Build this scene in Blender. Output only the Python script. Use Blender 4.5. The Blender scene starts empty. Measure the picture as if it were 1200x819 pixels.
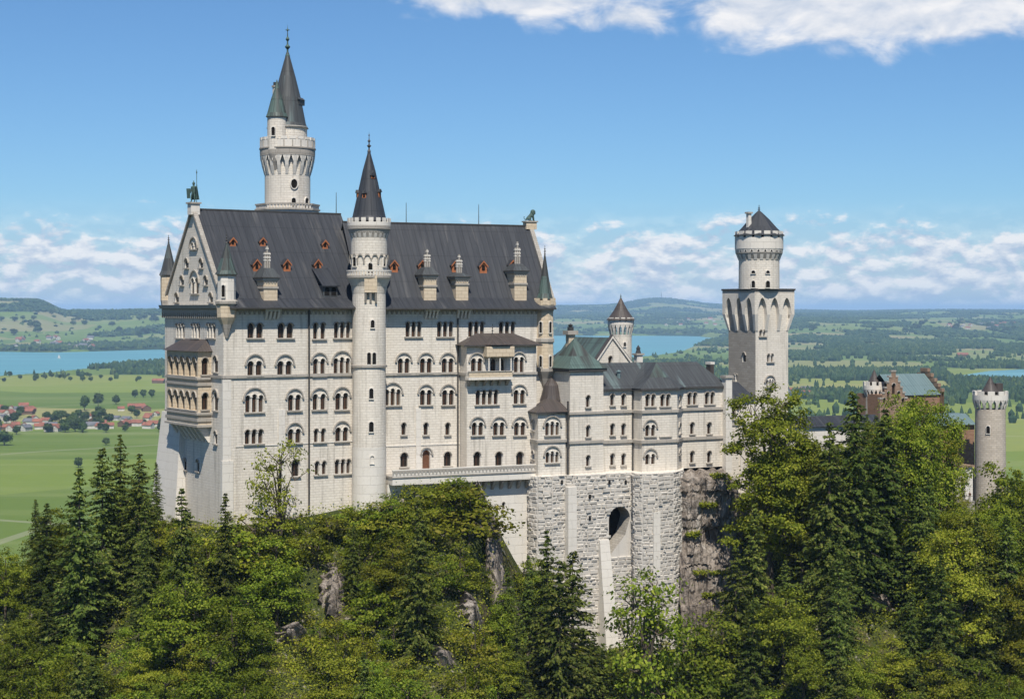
import bpy, math, random
import numpy as np
from mathutils import Vector, noise as mnoise
from mathutils.geometry import delaunay_2d_cdt

# ------------------------------------------------------------------ camera, sky, sun, exposure
SC = bpy.context.scene
COL = SC.collection
F = 2000.0            # focal length in photo pixels (photo 1200 wide)
CXP, HYP = 600.0, 362.0
cam_d = bpy.data.cameras.new('camera'); cam = bpy.data.objects.new('camera', cam_d); COL.objects.link(cam)
cam_d.sensor_width = 36.0; cam_d.lens = 36.0 * F / 1200.0
cam_d.shift_y = -(409.5 - HYP) / 1200.0
cam_d.clip_start = 1.0; cam_d.clip_end = 300000.0
cam.location = (0, 0, 0); cam.rotation_euler = (math.radians(90), 0, 0)
SC.camera = cam

SUN_AZ = math.atan2(0.09, -0.996)       # measured from +Y towards +X
SUN_EL = math.radians(56)
SKY_STRENGTH = 0.085
world = bpy.data.worlds.new('World'); SC.world = world; world.use_nodes = True
wn = world.node_tree; wn.nodes.clear()
def N(nt, typ, **kw):
    n = nt.nodes.new(typ)
    for k, v in kw.items():
        if k in ('operation', 'blend_type', 'noise_dimensions', 'feature', 'data_type', 'interpolation_type', 'distance', 'vector_type'): setattr(n, k, v)
    return n
def M(nt, op, a, b=None, c=None, clamp=False):
    n = nt.nodes.new('ShaderNodeMath'); n.operation = op; n.use_clamp = clamp
    for i, v in enumerate((a, b, c)):
        if v is None: continue
        if isinstance(v, (int, float)): n.inputs[i].default_value = v
        else: nt.links.new(v, n.inputs[i])
    return n.outputs[0]
def comb(nt, x, y, z):
    n = nt.nodes.new('ShaderNodeCombineXYZ')
    for i, v in enumerate((x, y, z)):
        if isinstance(v, (int, float)): n.inputs[i].default_value = v
        else: nt.links.new(v, n.inputs[i])
    return n.outputs[0]
def noise_tex(nt, vec, scale, detail=4, rough=.55, dist=0.0):
    n = nt.nodes.new('ShaderNodeTexNoise'); nt.links.new(vec, n.inputs['Vector'])
    n.inputs['Scale'].default_value = scale; n.inputs['Detail'].default_value = detail
    n.inputs['Roughness'].default_value = rough; n.inputs['Distortion'].default_value = dist
    return n.outputs[0]
def smooth(nt, v, a, b):
    n = nt.nodes.new('ShaderNodeMapRange'); n.interpolation_type = 'SMOOTHSTEP'
    nt.links.new(v, n.inputs[0]); n.inputs[1].default_value = a; n.inputs[2].default_value = b
    return n.outputs[0]
sky = wn.nodes.new('ShaderNodeTexSky'); sky.sky_type = 'NISHITA'; sky.sun_disc = False
sky.sun_elevation = SUN_EL; sky.sun_rotation = SUN_AZ; sky.altitude = 900; sky.air_density = 1.0; sky.dust_density = 0.3; sky.ozone_density = 1.6
tc = wn.nodes.new('ShaderNodeTexCoord'); sx = wn.nodes.new('ShaderNodeSeparateXYZ'); wn.links.new(tc.outputs['Generated'], sx.inputs[0])
az = M(wn, 'ARCTAN2', sx.outputs[0], sx.outputs[1]); el = M(wn, 'ARCSINE', sx.outputs[2])
def mixc_w(c):      # clear mountain air: a little bluer than the sea-level model
    n = wn.nodes.new('ShaderNodeMix'); n.data_type = 'RGBA'; n.blend_type = 'MULTIPLY'; n.inputs[0].default_value = 1.0
    wn.links.new(c, n.inputs[6]); n.inputs[7].default_value = (.59, .87, 1.15, 1); return n.outputs[2]
def ell(px, py, rx, ry):
    a0 = math.atan((px - 600) / F); e0 = (HYP - py) / F
    dx = M(wn, 'DIVIDE', M(wn, 'SUBTRACT', az, a0), rx / F); dy = M(wn, 'DIVIDE', M(wn, 'SUBTRACT', el, e0), ry / F)
    return M(wn, 'SUBTRACT', 1.0, M(wn, 'SQRT', M(wn, 'ADD', M(wn, 'MULTIPLY', dx, dx), M(wn, 'MULTIPLY', dy, dy))))
def cloud_density(shift):
    e2 = M(wn, 'ADD', el, shift)
    p = comb(wn, az, M(wn, 'MULTIPLY', e2, 1.9), 0.0)
    n1 = noise_tex(wn, p, 26.0, 9, .56, .35)
    p2 = comb(wn, az, M(wn, 'MULTIPLY', e2, 2.1), 3.7)
    n2 = noise_tex(wn, p2, 52.0, 9, .55, .15)
    big = M(wn, 'MAXIMUM', M(wn, 'MAXIMUM', ell(600, -6, 150, 40), ell(1030, 8, 270, 70)), M(wn, 'MAXIMUM', ell(905, 12, 120, 45), ell(1180, 0, 200, 60)))
    big = M(wn, 'MAXIMUM', big, M(wn, 'MULTIPLY', ell(730, 25, 90, 26), .45))
    d_big = M(wn, 'ADD', M(wn, 'MULTIPLY', big, 1.6), M(wn, 'MULTIPLY', M(wn, 'SUBTRACT', n1, .5), 2.0))
    # band of cumulus above the horizon, thinning upwards
    b0 = smooth(wn, el, .064, .034)
    d_band = M(wn, 'ADD', M(wn, 'MULTIPLY', M(wn, 'SUBTRACT', b0, .66), 1.9), M(wn, 'MULTIPLY', M(wn, 'SUBTRACT', n2, .5), 5.6))
    return d_big, d_band
db, dn = cloud_density(0.0); db2, dn2 = cloud_density(0.006)
mb_ = smooth(wn, db, .0, .75); mn_ = M(wn, 'MULTIPLY', smooth(wn, dn, -.45, .8), .92)
light_b = M(wn, 'ADD', M(wn, 'MULTIPLY', M(wn, 'SUBTRACT', db, db2), 1.1), .62, clamp=True)
light_n = M(wn, 'ADD', M(wn, 'MULTIPLY', M(wn, 'SUBTRACT', dn, dn2), .8), .45, clamp=True)
veil = M(wn, 'MULTIPLY', smooth(wn, el, .070, .005), .72)
mn_ = M(wn, 'MAXIMUM', mn_, veil)
pick = M(wn, 'GREATER_THAN', el, .085)
mn_ = M(wn, 'MULTIPLY', mn_, smooth(wn, el, .070, .052))
mask = M(wn, 'MAXIMUM', mb_, mn_)
# only cloud well above the horizon line uses the big clouds' light
lt = wn.nodes.new('ShaderNodeMix'); lt.data_type = 'FLOAT'
wn.links.new(pick, lt.inputs[0]); wn.links.new(light_n, lt.inputs[2]); wn.links.new(light_b, lt.inputs[3])
cc = wn.nodes.new('ShaderNodeMix'); cc.data_type = 'RGBA'
wn.links.new(lt.outputs[0], cc.inputs[0]); cc.inputs[6].default_value = (.44, .54, .70, 1); cc.inputs[7].default_value = (.88, .88, .90, 1)
bg1 = wn.nodes.new('ShaderNodeBackground'); wn.links.new(mixc_w(sky.outputs[0]), bg1.inputs[0]); bg1.inputs[1].default_value = SKY_STRENGTH
bg2 = wn.nodes.new('ShaderNodeBackground'); wn.links.new(cc.outputs[2], bg2.inputs[0]); bg2.inputs[1].default_value = 0.95
mx = wn.nodes.new('ShaderNodeMixShader'); wn.links.new(mask, mx.inputs[0]); wn.links.new(bg1.outputs[0], mx.inputs[1]); wn.links.new(bg2.outputs[0], mx.inputs[2])
wo = wn.nodes.new('ShaderNodeOutputWorld'); wn.links.new(mx.outputs[0], wo.inputs[0])

sun_d = bpy.data.lights.new('sun', 'SUN'); sun = bpy.data.objects.new('sun', sun_d); COL.objects.link(sun)
sun_d.energy = 5.0; sun_d.angle = math.radians(.5); sun_d.color = (1.0, .95, .86)
sd = Vector((math.sin(SUN_AZ) * math.cos(SUN_EL), math.cos(SUN_AZ) * math.cos(SUN_EL), math.sin(SUN_EL)))
sun.rotation_euler = sd.to_track_quat('Z', 'Y').to_euler(); sun.location = sd * 400
SC.view_settings.view_transform = 'Standard'; SC.view_settings.look = 'None'
SC.view_settings.exposure = 0.14; SC.view_settings.gamma = 1.0; SC.view_settings.use_curve_mapping = False
SC.render.engine = 'CYCLES'
SC.cycles.max_bounces = 5; SC.cycles.diffuse_bounces = 3; SC.cycles.glossy_bounces = 2; SC.cycles.transmission_bounces = 2
SC.cycles.volume_bounces = 0; SC.cycles.use_denoising = True; SC.cycles.transparent_max_bounces = 6
SC.cycles.use_adaptive_sampling = False

# ------------------------------------------------------------------ helpers
def at(px, py, Y): return Vector(((px - CXP) / F * Y, Y, -(py - HYP) / F * Y))
def tag(o, label=None, cat=None, group=None, kind=None):
    if label: o['label'] = label
    if cat: o['category'] = cat
    if group: o['group'] = group
    if kind: o['kind'] = kind
    return o
def empty(name, loc=(0, 0, 0), label=None, cat=None, group=None):
    o = bpy.data.objects.new(name, None); COL.objects.link(o); o.location = loc; o.empty_display_size = .5
    return tag(o, label, cat, group)
def new_mat(name):
    m = bpy.data.materials.new(name); m.use_nodes = True; nt = m.node_tree; nt.nodes.clear()
    out = nt.nodes.new('ShaderNodeOutputMaterial'); b = nt.nodes.new('ShaderNodeBsdfPrincipled'); nt.links.new(b.outputs[0], out.inputs[0])
    return m, nt, b, out
def rgba(c): return (c[0], c[1], c[2], 1.0)
def mixc(nt, fac, a, b, mode='MIX'):
    n = nt.nodes.new('ShaderNodeMix'); n.data_type = 'RGBA'; n.blend_type = mode
    for i, v in ((0, fac), (6, a), (7, b)):
        if isinstance(v, (int, float)): n.inputs[i].default_value = v
        elif isinstance(v, (tuple, list)): n.inputs[i].default_value = rgba(v)
        else: nt.links.new(v, n.inputs[i])
    return n.outputs[2]
def ramp(nt, fac, stops):
    n = nt.nodes.new('ShaderNodeValToRGB'); nt.links.new(fac, n.inputs[0]); cr = n.color_ramp
    while len(cr.elements) < len(stops): cr.elements.new(.5)
    for e, (p, c) in zip(cr.elements, stops): e.position = p; e.color = rgba(c)
    return n.outputs[0]
def mapping(nt, vec, scale=(1, 1, 1), rot=(0, 0, 0), loc=(0, 0, 0)):
    n = nt.nodes.new('ShaderNodeMapping'); nt.links.new(vec, n.inputs[0]); n.inputs[3].default_value = scale; n.inputs[2].default_value = rot; n.inputs[1].default_value = loc
    return n.outputs[0]
def bump(nt, b, h, strength=.5, dist=.05):
    n = nt.nodes.new('ShaderNodeBump'); n.inputs['Strength'].default_value = strength; n.inputs['Distance'].default_value = dist
    nt.links.new(h, n.inputs['Height']); nt.links.new(n.outputs[0], b.inputs['Normal'])

def fast_mesh(name, V, Fa, mat=None, mats=None, mi=None, smooth_=False, attrs=None):
    """V (n,3) array, Fa (m,k) array of equal-size faces"""
    V = np.asarray(V, np.float32); Fa = np.asarray(Fa, np.int32)
    me = bpy.data.meshes.new(name); k = Fa.shape[1]; m = len(Fa)
    me.vertices.add(len(V)); me.vertices.foreach_set('co', V.ravel())
    me.loops.add(m * k); me.loops.foreach_set('vertex_index', Fa.ravel())
    me.polygons.add(m); me.polygons.foreach_set('loop_start', np.arange(0, m * k, k, dtype=np.int32)); me.polygons.foreach_set('loop_total', np.full(m, k, np.int32))
    if mi is not None: me.polygons.foreach_set('material_index', np.asarray(mi, np.int32))
    me.polygons.foreach_set('use_smooth', np.full(m, smooth_, bool))
    for a_, v_ in (attrs or {}).items():
        at_ = me.attributes.new(a_, 'FLOAT', 'POINT'); at_.data.foreach_set('value', np.asarray(v_, np.float32))
    me.update(calc_edges=True); me.validate()
    for x in (mats or ([mat] if mat else [])): me.materials.append(x)
    return me
def link(name, me, parent=None):
    o = bpy.data.objects.new(name, me); COL.objects.link(o)
    if parent is not None: o.parent = parent
    return o
# ------------------------------------------------------------------ land: heights
rng = np.random.default_rng(7); random.seed(7)
_tab = rng.random((256, 256))
def vnoise(x, y):
    x = np.asarray(x, float); y = np.asarray(y, float)
    xi = np.floor(x).astype(int); yi = np.floor(y).astype(int); fx = x - xi; fy = y - yi
    fx = fx * fx * (3 - 2 * fx); fy = fy * fy * (3 - 2 * fy)
    a = _tab[xi % 256, yi % 256]; b = _tab[(xi + 1) % 256, yi % 256]; c = _tab[xi % 256, (yi + 1) % 256]; d = _tab[(xi + 1) % 256, (yi + 1) % 256]
    return (a * (1 - fx) + b * fx) * (1 - fy) + (c * (1 - fx) + d * fx) * fy
def fbm(x, y, oct=4):
    s = 0; a = 1; t = 0
    for i in range(oct):
        s = s + a * vnoise(x * 2 ** i + 17.3 * i, y * 2 ** i + 5.1 * i); t += a; a *= .5
    return s / t
FOOT = np.array([(-260, 235, -62), (-89, 252, -46), (-78.6, 258, -44), (-63, 264, -41), (-54, 264, -34.5), (-43.6, 260.5, -33.5), (-34, 267, -33), (-24, 273, -31.5), (-17, 273, -30), (-10.9, 274, -28.5),
                 (-5.5, 276, -29.5), (0, 279.5, -41), (7, 279.5, -55), (18, 284.5, -57), (29, 289.5, -57), (36, 291, -50), (43, 294, -37), (50, 295, -36), (67, 300, -38), (96, 322, -42), (136, 345, -50), (300, 380, -70)], float)
def foot(X):
    return np.interp(X, FOOT[:, 0], FOOT[:, 1]), np.interp(X, FOOT[:, 0], FOOT[:, 2])
PXT = [-600, 0, 40, 80, 190, 400, 650, 700, 775, 850, 930, 1000, 1100, 1200, 1800]
YT = [0, 5000, 8000, 12000, 18000, 25000, 40000, 95000]
ZT = np.array([
 [-187] * 15, [-187] * 15,
 [-184, -184, -184, -184, -184, -187, -187, -187, -187, -187, -172, -168, -172, -178, -170],
 [30, 66, 64, -22, -14, -50, -178, -178, -180, -176, -84, -92, -98, -112, -100],
 [0, 10, 0, -50, -40, -60, -70, -60, -40, -50, -46, -46, -46, -50, -50],
 [-20, -30, -30, -30, -30, -10, 38, 55, 150, 60, -30, -34, -34, -34, -30],
 [-40] * 15, [-110] * 15], float)
def far_h(X, Y):
    px = np.clip(600 + F * X / np.maximum(Y, 1.0), -600, 1800)
    Yc = np.clip(Y, 0, 94999)
    j = np.clip(np.searchsorted(YT, Yc, side='right') - 1, 0, len(YT) - 2)
    i = np.clip(np.searchsorted(PXT, px, side='right') - 1, 0, len(PXT) - 2)
    YTa = np.array(YT, float); PXa = np.array(PXT, float)
    fy = (Yc - YTa[j]) / (YTa[j + 1] - YTa[j]); fx = (px - PXa[i]) / (PXa[i + 1] - PXa[i])
    fy = fy * fy * (3 - 2 * fy); fx = fx * fx * (3 - 2 * fx)
    z = (ZT[j, i] * (1 - fx) + ZT[j, i + 1] * fx) * (1 - fy) + (ZT[j + 1, i] * (1 - fx) + ZT[j + 1, i + 1] * fx) * fy
    amp = np.interp(Y, [0, 4500, 9000, 14000, 30000], [1.5, 4, 20, 34, 30])
    return z + amp * (fbm(X / 1500 + 40, Y / 2600 + 11, 4) - .5) * 2
def lake_mask(X, Y):
    Yc = np.maximum(Y, 500.0); px = 600 + F * X / Yc; py = HYP + 190 * F / Yc
    w = (fbm(X / 500 + 3, Y / 900, 3) - .5) * 3.0
    T = np.interp(px, [-600, 0, 60, 100, 150, 190, 250, 400, 600, 650, 760, 800, 820, 838, 850], [414, 412, 413, 412, 410.5, 409.5, 408, 402, 395, 393.2, 393.2, 393.4, 394, 396, 400])
    B = np.interp(px, [-600, 0, 60, 100, 150, 190, 250, 400, 600, 650, 735, 770, 800, 820, 838, 850], [452, 441.5, 438, 434, 428.5, 427, 425, 422, 421, 421, 420, 417, 411, 404, 399, 398])
    m1 = np.minimum(py - T, B + w * .5 - py); m1 = np.where(px > 850, -9, m1)
    T2 = np.interp(px, [1118, 1130, 1160, 1200, 1300, 1400], [445, 439.5, 435, 433, 432, 436]); B2 = np.interp(px, [1118, 1130, 1200, 1300, 1400], [443, 446, 449, 450, 440])
    m2 = np.minimum(py - T2 - w * .25, B2 + w * .5 - py); m2 = np.where((px < 1118) | (px > 1400), -9, m2)
    m = np.maximum(m1, m2)
    return np.clip(m / 1.0 + .5, 0, 1) * (Y > 2500)
def hgt(X, Y):
    X = np.asarray(X, float); Y = np.asarray(Y, float)
    yf, zf = foot(X)
    d = yf - Y
    bump_ = (fbm(X / 14 + 9, Y / 14, 4) - .5) * 7.0
    dp = np.maximum(d, 0); drop = np.where(dp < 11, dp * 1.05, 11.55 + (dp - 11) * .50)
    front = np.maximum(zf - drop + bump_ * np.clip(d / 8, 0, 1), -118 + bump_)
    wb = np.interp(X, [-90, -60, -54, -20, 20, 45, 70, 150, 260], [4, 6, 30, 44, 60, 110, 140, 120, 20])
    db_ = Y - (yf + wb)
    top = np.maximum(zf, np.interp(X, [-90, -54, -44, 0, 30, 60, 140], [-50, -34, -32, -34, -36, -37, -48]))
    tr = np.clip((Y - yf - 4) / 8, 0, 1)
    plat = zf * (1 - tr) + top * tr
    back = plat - .62 * np.maximum(db_, 0) + (fbm(X / 30, Y / 30, 3) - .5) * 10 * np.clip(db_ / 20, 0, 1)
    hill = np.where(d > 0, front, back)
    fh = far_h(X, Y)
    lm = lake_mask(X, Y)
    fh = fh * (1 - lm) + np.minimum(fh, -197) * lm
    z = np.where(d > 0, np.where(Y > 0, front, -118.0), np.maximum(hill, fh))
    # side slopes down far left and right of the castle rock
    z = np.where((d > 0) & (Y < 60), np.minimum(z, -112), z)
    return z
def forest_frac(px, py, Y):
    f = np.full(px.shape, .04)
    def box(x0, x1, y0, y1, v):
        nonlocal f
        f = np.where((px >= x0) & (px < x1) & (py >= y0) & (py < y1), v, f)
    box(-900, 650, 340, 372, .55); box(-900, 650, 372, 412, .24)
    box(-900, 72, 340, 366, .92); box(20, 100, 366, 374, .15); box(84, 650, 340, 369, .88); box(84, 210, 369, 378, .45)
    box(-900, 650, 398, 413, .5); box(100, 650, 403, 413, .8)
    box(650, 930, 340, 380, .72); box(650, 930, 380, 391, .5); box(650, 930, 391, 395, .35); box(650, 712, 374, 385, .2)
    box(812, 930, 396, 411, .8); box(740, 930, 411, 424, .06); box(740, 930, 424, 460, .5); box(640, 740, 420, 440, .6)
    box(930, 2200, 340, 369, .6); box(920, 1002, 368, 377, .85); box(1002, 1140, 369, 374, .8); box(930, 1150, 377, 390, .14); box(1140, 2200, 370, 384, .45); box(1100, 2200, 384, 396, .7); box(930, 1100, 389, 396, .6)
    box(920, 2200, 395, 424, .82); box(1035, 1096, 393, 399, .05); box(1016, 1034, 402, 405, .05); box(920, 968, 402, 415, .12); box(1118, 1168, 409, 421, .06); box(985, 1022, 417, 424, .2)
    box(920, 1160, 423, 434, .06); box(1130, 2200, 421, 432, .35)
    box(920, 1112, 434, 446, .85); box(1112, 2200, 444, 460, .55); box(930, 972, 443, 456, .1)
    box(920, 1000, 446, 460, .12); box(930, 1130, 460, 478, .8); box(1150, 2200, 460, 468, .8); box(1150, 2200, 468, 478, .08); box(1150, 2200, 478, 492, .7); box(1180, 2200, 455, 470, .5)
    box(920, 2200, 480, 495, .12); box(-900, 2200, 503, 900, 0)
    box(132, 650, 424, 439, .96); box(100, 132, 430, 437, .6); box(-900, 100, 437, 444, .6)
    box(-900, 650, 444, 640, .012)
    return f
def forest_here(X, Y, z, n01):
    px = 600 + F * X / Y + (fbm(X / 260, Y / 400, 2) - .5) * 18; py = HYP - z * F / Y + (fbm(X / 300 + 7, Y / 500, 2) - .5) * 1.8
    f = forest_frac(px, py, Y)
    big = fbm(X / 420 + 50, Y / 800 + 20, 3)
    thr = np.clip((big - .5) * 2.6 + .5, 0, 1)
    keep = (thr < f + .02 * (f > .1)) & (f > .05)
    return keep | (n01 < np.where(f > .05, .035, .004)), f

# one sheet of ground, polar rows fine where the valley is seen
rows = np.concatenate([np.geomspace(12, 180, 40)[:-1], np.linspace(180, 420, 130)[:-1], np.geomspace(420, 1500, 60)[:-1],
                       380000 / np.linspace(380000 / 1500, 380000 / 9000, 330)[:-1], np.geomspace(9000, 32000, 190)[:-1], np.geomspace(32000, 92000, 14)])
ang = np.concatenate([np.linspace(-180, -40, 24)[:-1], np.linspace(-40, -19, 40)[:-1], np.linspace(-19, 19, 640)[:-1], np.linspace(19, 40, 40)[:-1], np.linspace(40, 180, 24)[:-1]])
ar = np.radians(ang); R_, A_ = np.meshgrid(rows, ar, indexing='ij')
# rows are laid by depth in front, by radius elsewhere
w = np.clip((np.cos(A_) - .6) / .2, 0, 1); rad = R_ * (w / np.maximum(np.cos(A_), .3) + (1 - w))
GX = rad * np.sin(A_); GY = rad * np.cos(A_)
GZ = hgt(GX, GY)
frG, _ = forest_here(GX, np.maximum(GY, 10), GZ, np.full(GX.shape, .5))
frG = frG & (GY > 1200)
nr, na = GX.shape
idx = np.arange(nr * na).reshape(nr, na)
i2 = np.concatenate([idx, idx[:, :1]], axis=1)
FQ = np.stack([i2[:-1, :-1], i2[:-1, 1:], i2[1:, 1:], i2[1:, :-1]], -1).reshape(-1, 4)[:, ::-1]
VV = np.stack([GX, GY, GZ], -1).reshape(-1, 3)
m, nt, b, out = new_mat('land')
geo = nt.nodes.new('ShaderNodeNewGeometry'); P = geo.outputs['Position']
def attr(nt, name):
    n = nt.nodes.new('ShaderNodeAttribute'); n.attribute_name = name; return n.outputs['Fac']
wv = nt.nodes.new('ShaderNodeVectorMath'); wv.operation = 'ADD'; nt.links.new(mapping(nt, P, (1 / 620, 1 / 520, 0), (0, 0, .3)), wv.inputs[0])
nz = nt.nodes.new('ShaderNodeTexNoise'); nt.links.new(mapping(nt, P, (1 / 900, 1 / 900, 0)), nz.inputs['Vector']); nz.inputs['Scale'].default_value = 1
sc_ = nt.nodes.new('ShaderNodeVectorMath'); sc_.operation = 'SCALE'; nt.links.new(nz.outputs[1], sc_.inputs[0]); sc_.inputs[3].default_value = .6
nt.links.new(sc_.outputs[0], wv.inputs[1])
vo = nt.nodes.new('ShaderNodeTexVoronoi'); nt.links.new(wv.outputs[0], vo.inputs['Vector']); vo.inputs['Scale'].default_value = 1
sepc = nt.nodes.new('ShaderNodeSeparateColor'); nt.links.new(vo.outputs['Color'], sepc.inputs[0])
fields_near = ramp(nt, sepc.outputs[0], [(0, (.105, .155, .025)), (.35, (.17, .225, .034)), (.6, (.22, .265, .048)), (.82, (.28, .29, .07)), (1, (.34, .295, .12))])
fields_far = ramp(nt, sepc.outputs[0], [(0, (.10, .17, .04)), (.35, (.15, .22, .05)), (.6, (.20, .24, .08)), (.8, (.27, .25, .12)), (1, (.33, .27, .15))])
sepp = nt.nodes.new('ShaderNodeSeparateXYZ'); nt.links.new(P, sepp.inputs[0])
ff = smooth(nt, sepp.outputs[1], 4200, 6500)
fld = mixc(nt, ff, fields_near, fields_far)
st = noise_tex(nt, mapping(nt, P, (1 / 900, 1 / 60, 0), (0, 0, .12)), 1, 5, .6)     # mown strips
fld = mixc(nt, smooth(nt, st, .42, .66), fld, mixc(nt, .55, fld, (.24, .27, .09)))
fine = noise_tex(nt, mapping(nt, P, (1 / 40, 1 / 40, 0)), 1, 5, .7)
fld = mixc(nt, M(nt, 'MULTIPLY', fine, .35), fld, (.06, .11, .02))
ed = nt.nodes.new('ShaderNodeTexVoronoi'); ed.feature = 'DISTANCE_TO_EDGE'; nt.links.new(wv.outputs[0], ed.inputs['Vector']); ed.inputs['Scale'].default_value = .8
track = M(nt, 'MULTIPLY', M(nt, 'LESS_THAN', ed.outputs[0], .006), .35)
fld = mixc(nt, track, fld, (.36, .33, .25))
wood = (.030, .052, .020)
far_c = mixc(nt, attr(nt, 'wood'), fld, wood)
n1 = noise_tex(nt, P, .16, 6, .6); n2 = noise_tex(nt, P, .9, 5, .6)
floor_ = ramp(nt, n1, [(.3, (.030, .042, .012)), (.5, (.050, .060, .016)), (.62, (.085, .075, .03)), (.75, (.16, .135, .09))])
floor_ = mixc(nt, smooth(nt, n2, .58, .7), floor_, (.27, .24, .20))
nearf = smooth(nt, sepp.outputs[1], 1300, 700)
colr = mixc(nt, nearf, far_c, floor_)
nt.links.new(colr, b.inputs['Base Color']); b.inputs['Roughness'].default_value = .95; b.inputs['Specular IOR Level'].default_value = .1
bump(nt, b, n2, .6, .5)
land_me = fast_mesh('ground', VV, FQ, m, smooth_=True, attrs={'wood': frG.ravel().astype(float)})
tag(link('ground', land_me), kind='structure')

# lakes: one level sheet; the shore is where the land rises out of it
m, nt, b, out = new_mat('lake_water')
geo = nt.nodes.new('ShaderNodeNewGeometry'); P = geo.outputs['Position']
nn = noise_tex(nt, mapping(nt, P, (1 / 900, 1 / 160, 0), (0, 0, .08)), 1, 5, .6)
nt.links.new(ramp(nt, nn, [(.3, (.09, .25, .27)), (.55, (.12, .31, .32)), (.72, (.20, .40, .40))]), b.inputs['Base Color'])
b.inputs['Roughness'].default_value = .35; b.inputs['Specular IOR Level'].default_value = .25
bump(nt, b, noise_tex(nt, P, .05, 4, .6), .4, 1.0)
def lake(name, pts):
    me = bpy.data.meshes.new(name); me.from_pydata([(x, y, -190) for x, y in pts], [], [list(range(len(pts)))]); me.materials.append(m)
    tag(link(name, me), kind='structure')
def gp(px, py, z=-187): Y = z * F / (HYP - py); return ((px - 600) / F * Y, Y)
lake('lake', [gp(-500, 458, -190), gp(-500, 405, -190), gp(300, 398, -190), gp(600, 391, -190), gp(900, 391, -190), gp(900, 426, -190), gp(300, 430, -190), gp(120, 440, -190)][::-1])
lake('pond', [gp(1100, 452, -190), gp(1100, 430, -190), gp(1450, 429, -190), gp(1450, 453, -190)][::-1])

# ------------------------------------------------------------------ far woods (one mass of trees)
Ys = np.geomspace(2700, 27000, 215)
pxs = np.arange(-160, 1340, 2.15)
YY, PP = np.meshgrid(Ys, pxs, indexing='ij')
YY = YY * (1 + (rng.random(YY.shape) - .5) * .0107); PP = PP + (rng.random(PP.shape) - .5) * 2.15
XX = (PP - 600) / F * YY; ZZ = hgt(XX, YY)
keep, ffr = forest_here(XX, YY, ZZ, rng.random(XX.shape))
keep &= (ZZ > -189.5) & (ZZ * F / YY > -170) & (lake_mask(XX, YY) < .3)
# keep the village fields clear of scattered trees (single trees are objects of their own)
keep &= ~((HYP - ZZ * F / YY > 444) & (PP < 640))
X3, Y3, Z3 = XX[keep], YY[keep], ZZ[keep]; nT = len(X3)
Hh = 11 + 9 * rng.random(nT); Hh = Hh * (.75 + .5 * fbm(X3 / 200, Y3 / 300, 2)); 
con = rng.random(nT) < .6
Rr = np.where(con, 4.5 + 2 * rng.random(nT), 6.5 + 3 * rng.random(nT)) * np.clip(Y3 / 5500, .8, 2.0)
K = 5; th = np.arange(K) * 2 * math.pi / K
ph = rng.random((nT, 1)) * 6.28
def ring(fr, fz):
    rr = (Rr * fr)[:, None] * (.85 + .3 * rng.random((nT, K)))
    return np.stack([X3[:, None] + rr * np.cos(th + ph), Y3[:, None] + rr * np.sin(th + ph), np.broadcast_to((Z3 + Hh * fz)[:, None], (nT, K))], -1)
r1 = ring(np.where(con, 1.0, .75), -.06); r2 = ring(np.where(con, .62, 1.0), np.where(con, .5, .55)); ap = np.stack([X3 + (rng.random(nT) - .5), Y3, Z3 + Hh], -1)[:, None]
V = np.concatenate([r1, r2, ap], 1).reshape(-1, 3); base = (np.arange(nT) * (2 * K + 1))[:, None]
T = []
for k in range(K):
    k2 = (k + 1) % K
    T += [[k, k2, K + k2], [k, K + k2, K + k], [K + k, K + k2, 2 * K]]
T = np.array(T)
Tri = (base[:, :, None] + T[None]).reshape(-1, 3)
m, nt, b, out = new_mat('far_trees')
geo = nt.nodes.new('ShaderNodeNewGeometry')
c = ramp(nt, geo.outputs['Random Per Island'], [(0, (.022, .045, .020)), (.5, (.035, .066, .024)), (.8, (.055, .090, .028)), (1, (.085, .115, .035))])
nt.links.new(c, b.inputs['Base Color']); b.inputs['Roughness'].default_value = .9; b.inputs['Specular IOR Level'].default_value = .1
MAT_FAR = m
tag(link('far_woods', fast_mesh('far_woods', V, Tri, m)), 'dark woods covering the hills and plain beyond the castle', 'woods', kind='stuff')

# ------------------------------------------------------------------ haze
m = bpy.data.materials.new('haze'); m.use_nodes = True; nt = m.node_tree; nt.nodes.clear()
o_ = nt.nodes.new('ShaderNodeOutputMaterial'); pv = nt.nodes.new('ShaderNodeVolumePrincipled'); nt.links.new(pv.outputs[0], o_.inputs['Volume'])
pv.inputs['Color'].default_value = (.46, .71, 1.0, 1); pv.inputs['Density'].default_value = 3.7e-5; pv.inputs['Anisotropy'].default_value = -0.3
HB = 93500.0; z0, z1 = float(GZ.min()) - 1.0, float(max(GZ.max(), 60)) + 12
V = [(x, y, z) for z in (z0, z1) for y in (-HB, HB) for x in (-HB, HB)]
Fh = [(0, 2, 3, 1), (4, 5, 7, 6), (0, 1, 5, 4), (2, 6, 7, 3), (0, 4, 6, 2), (1, 3, 7, 5)]
tag(link('haze', fast_mesh('haze', V, Fh, m)), 'pale blue summer haze over the plain', 'haze', kind='stuff')
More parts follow.
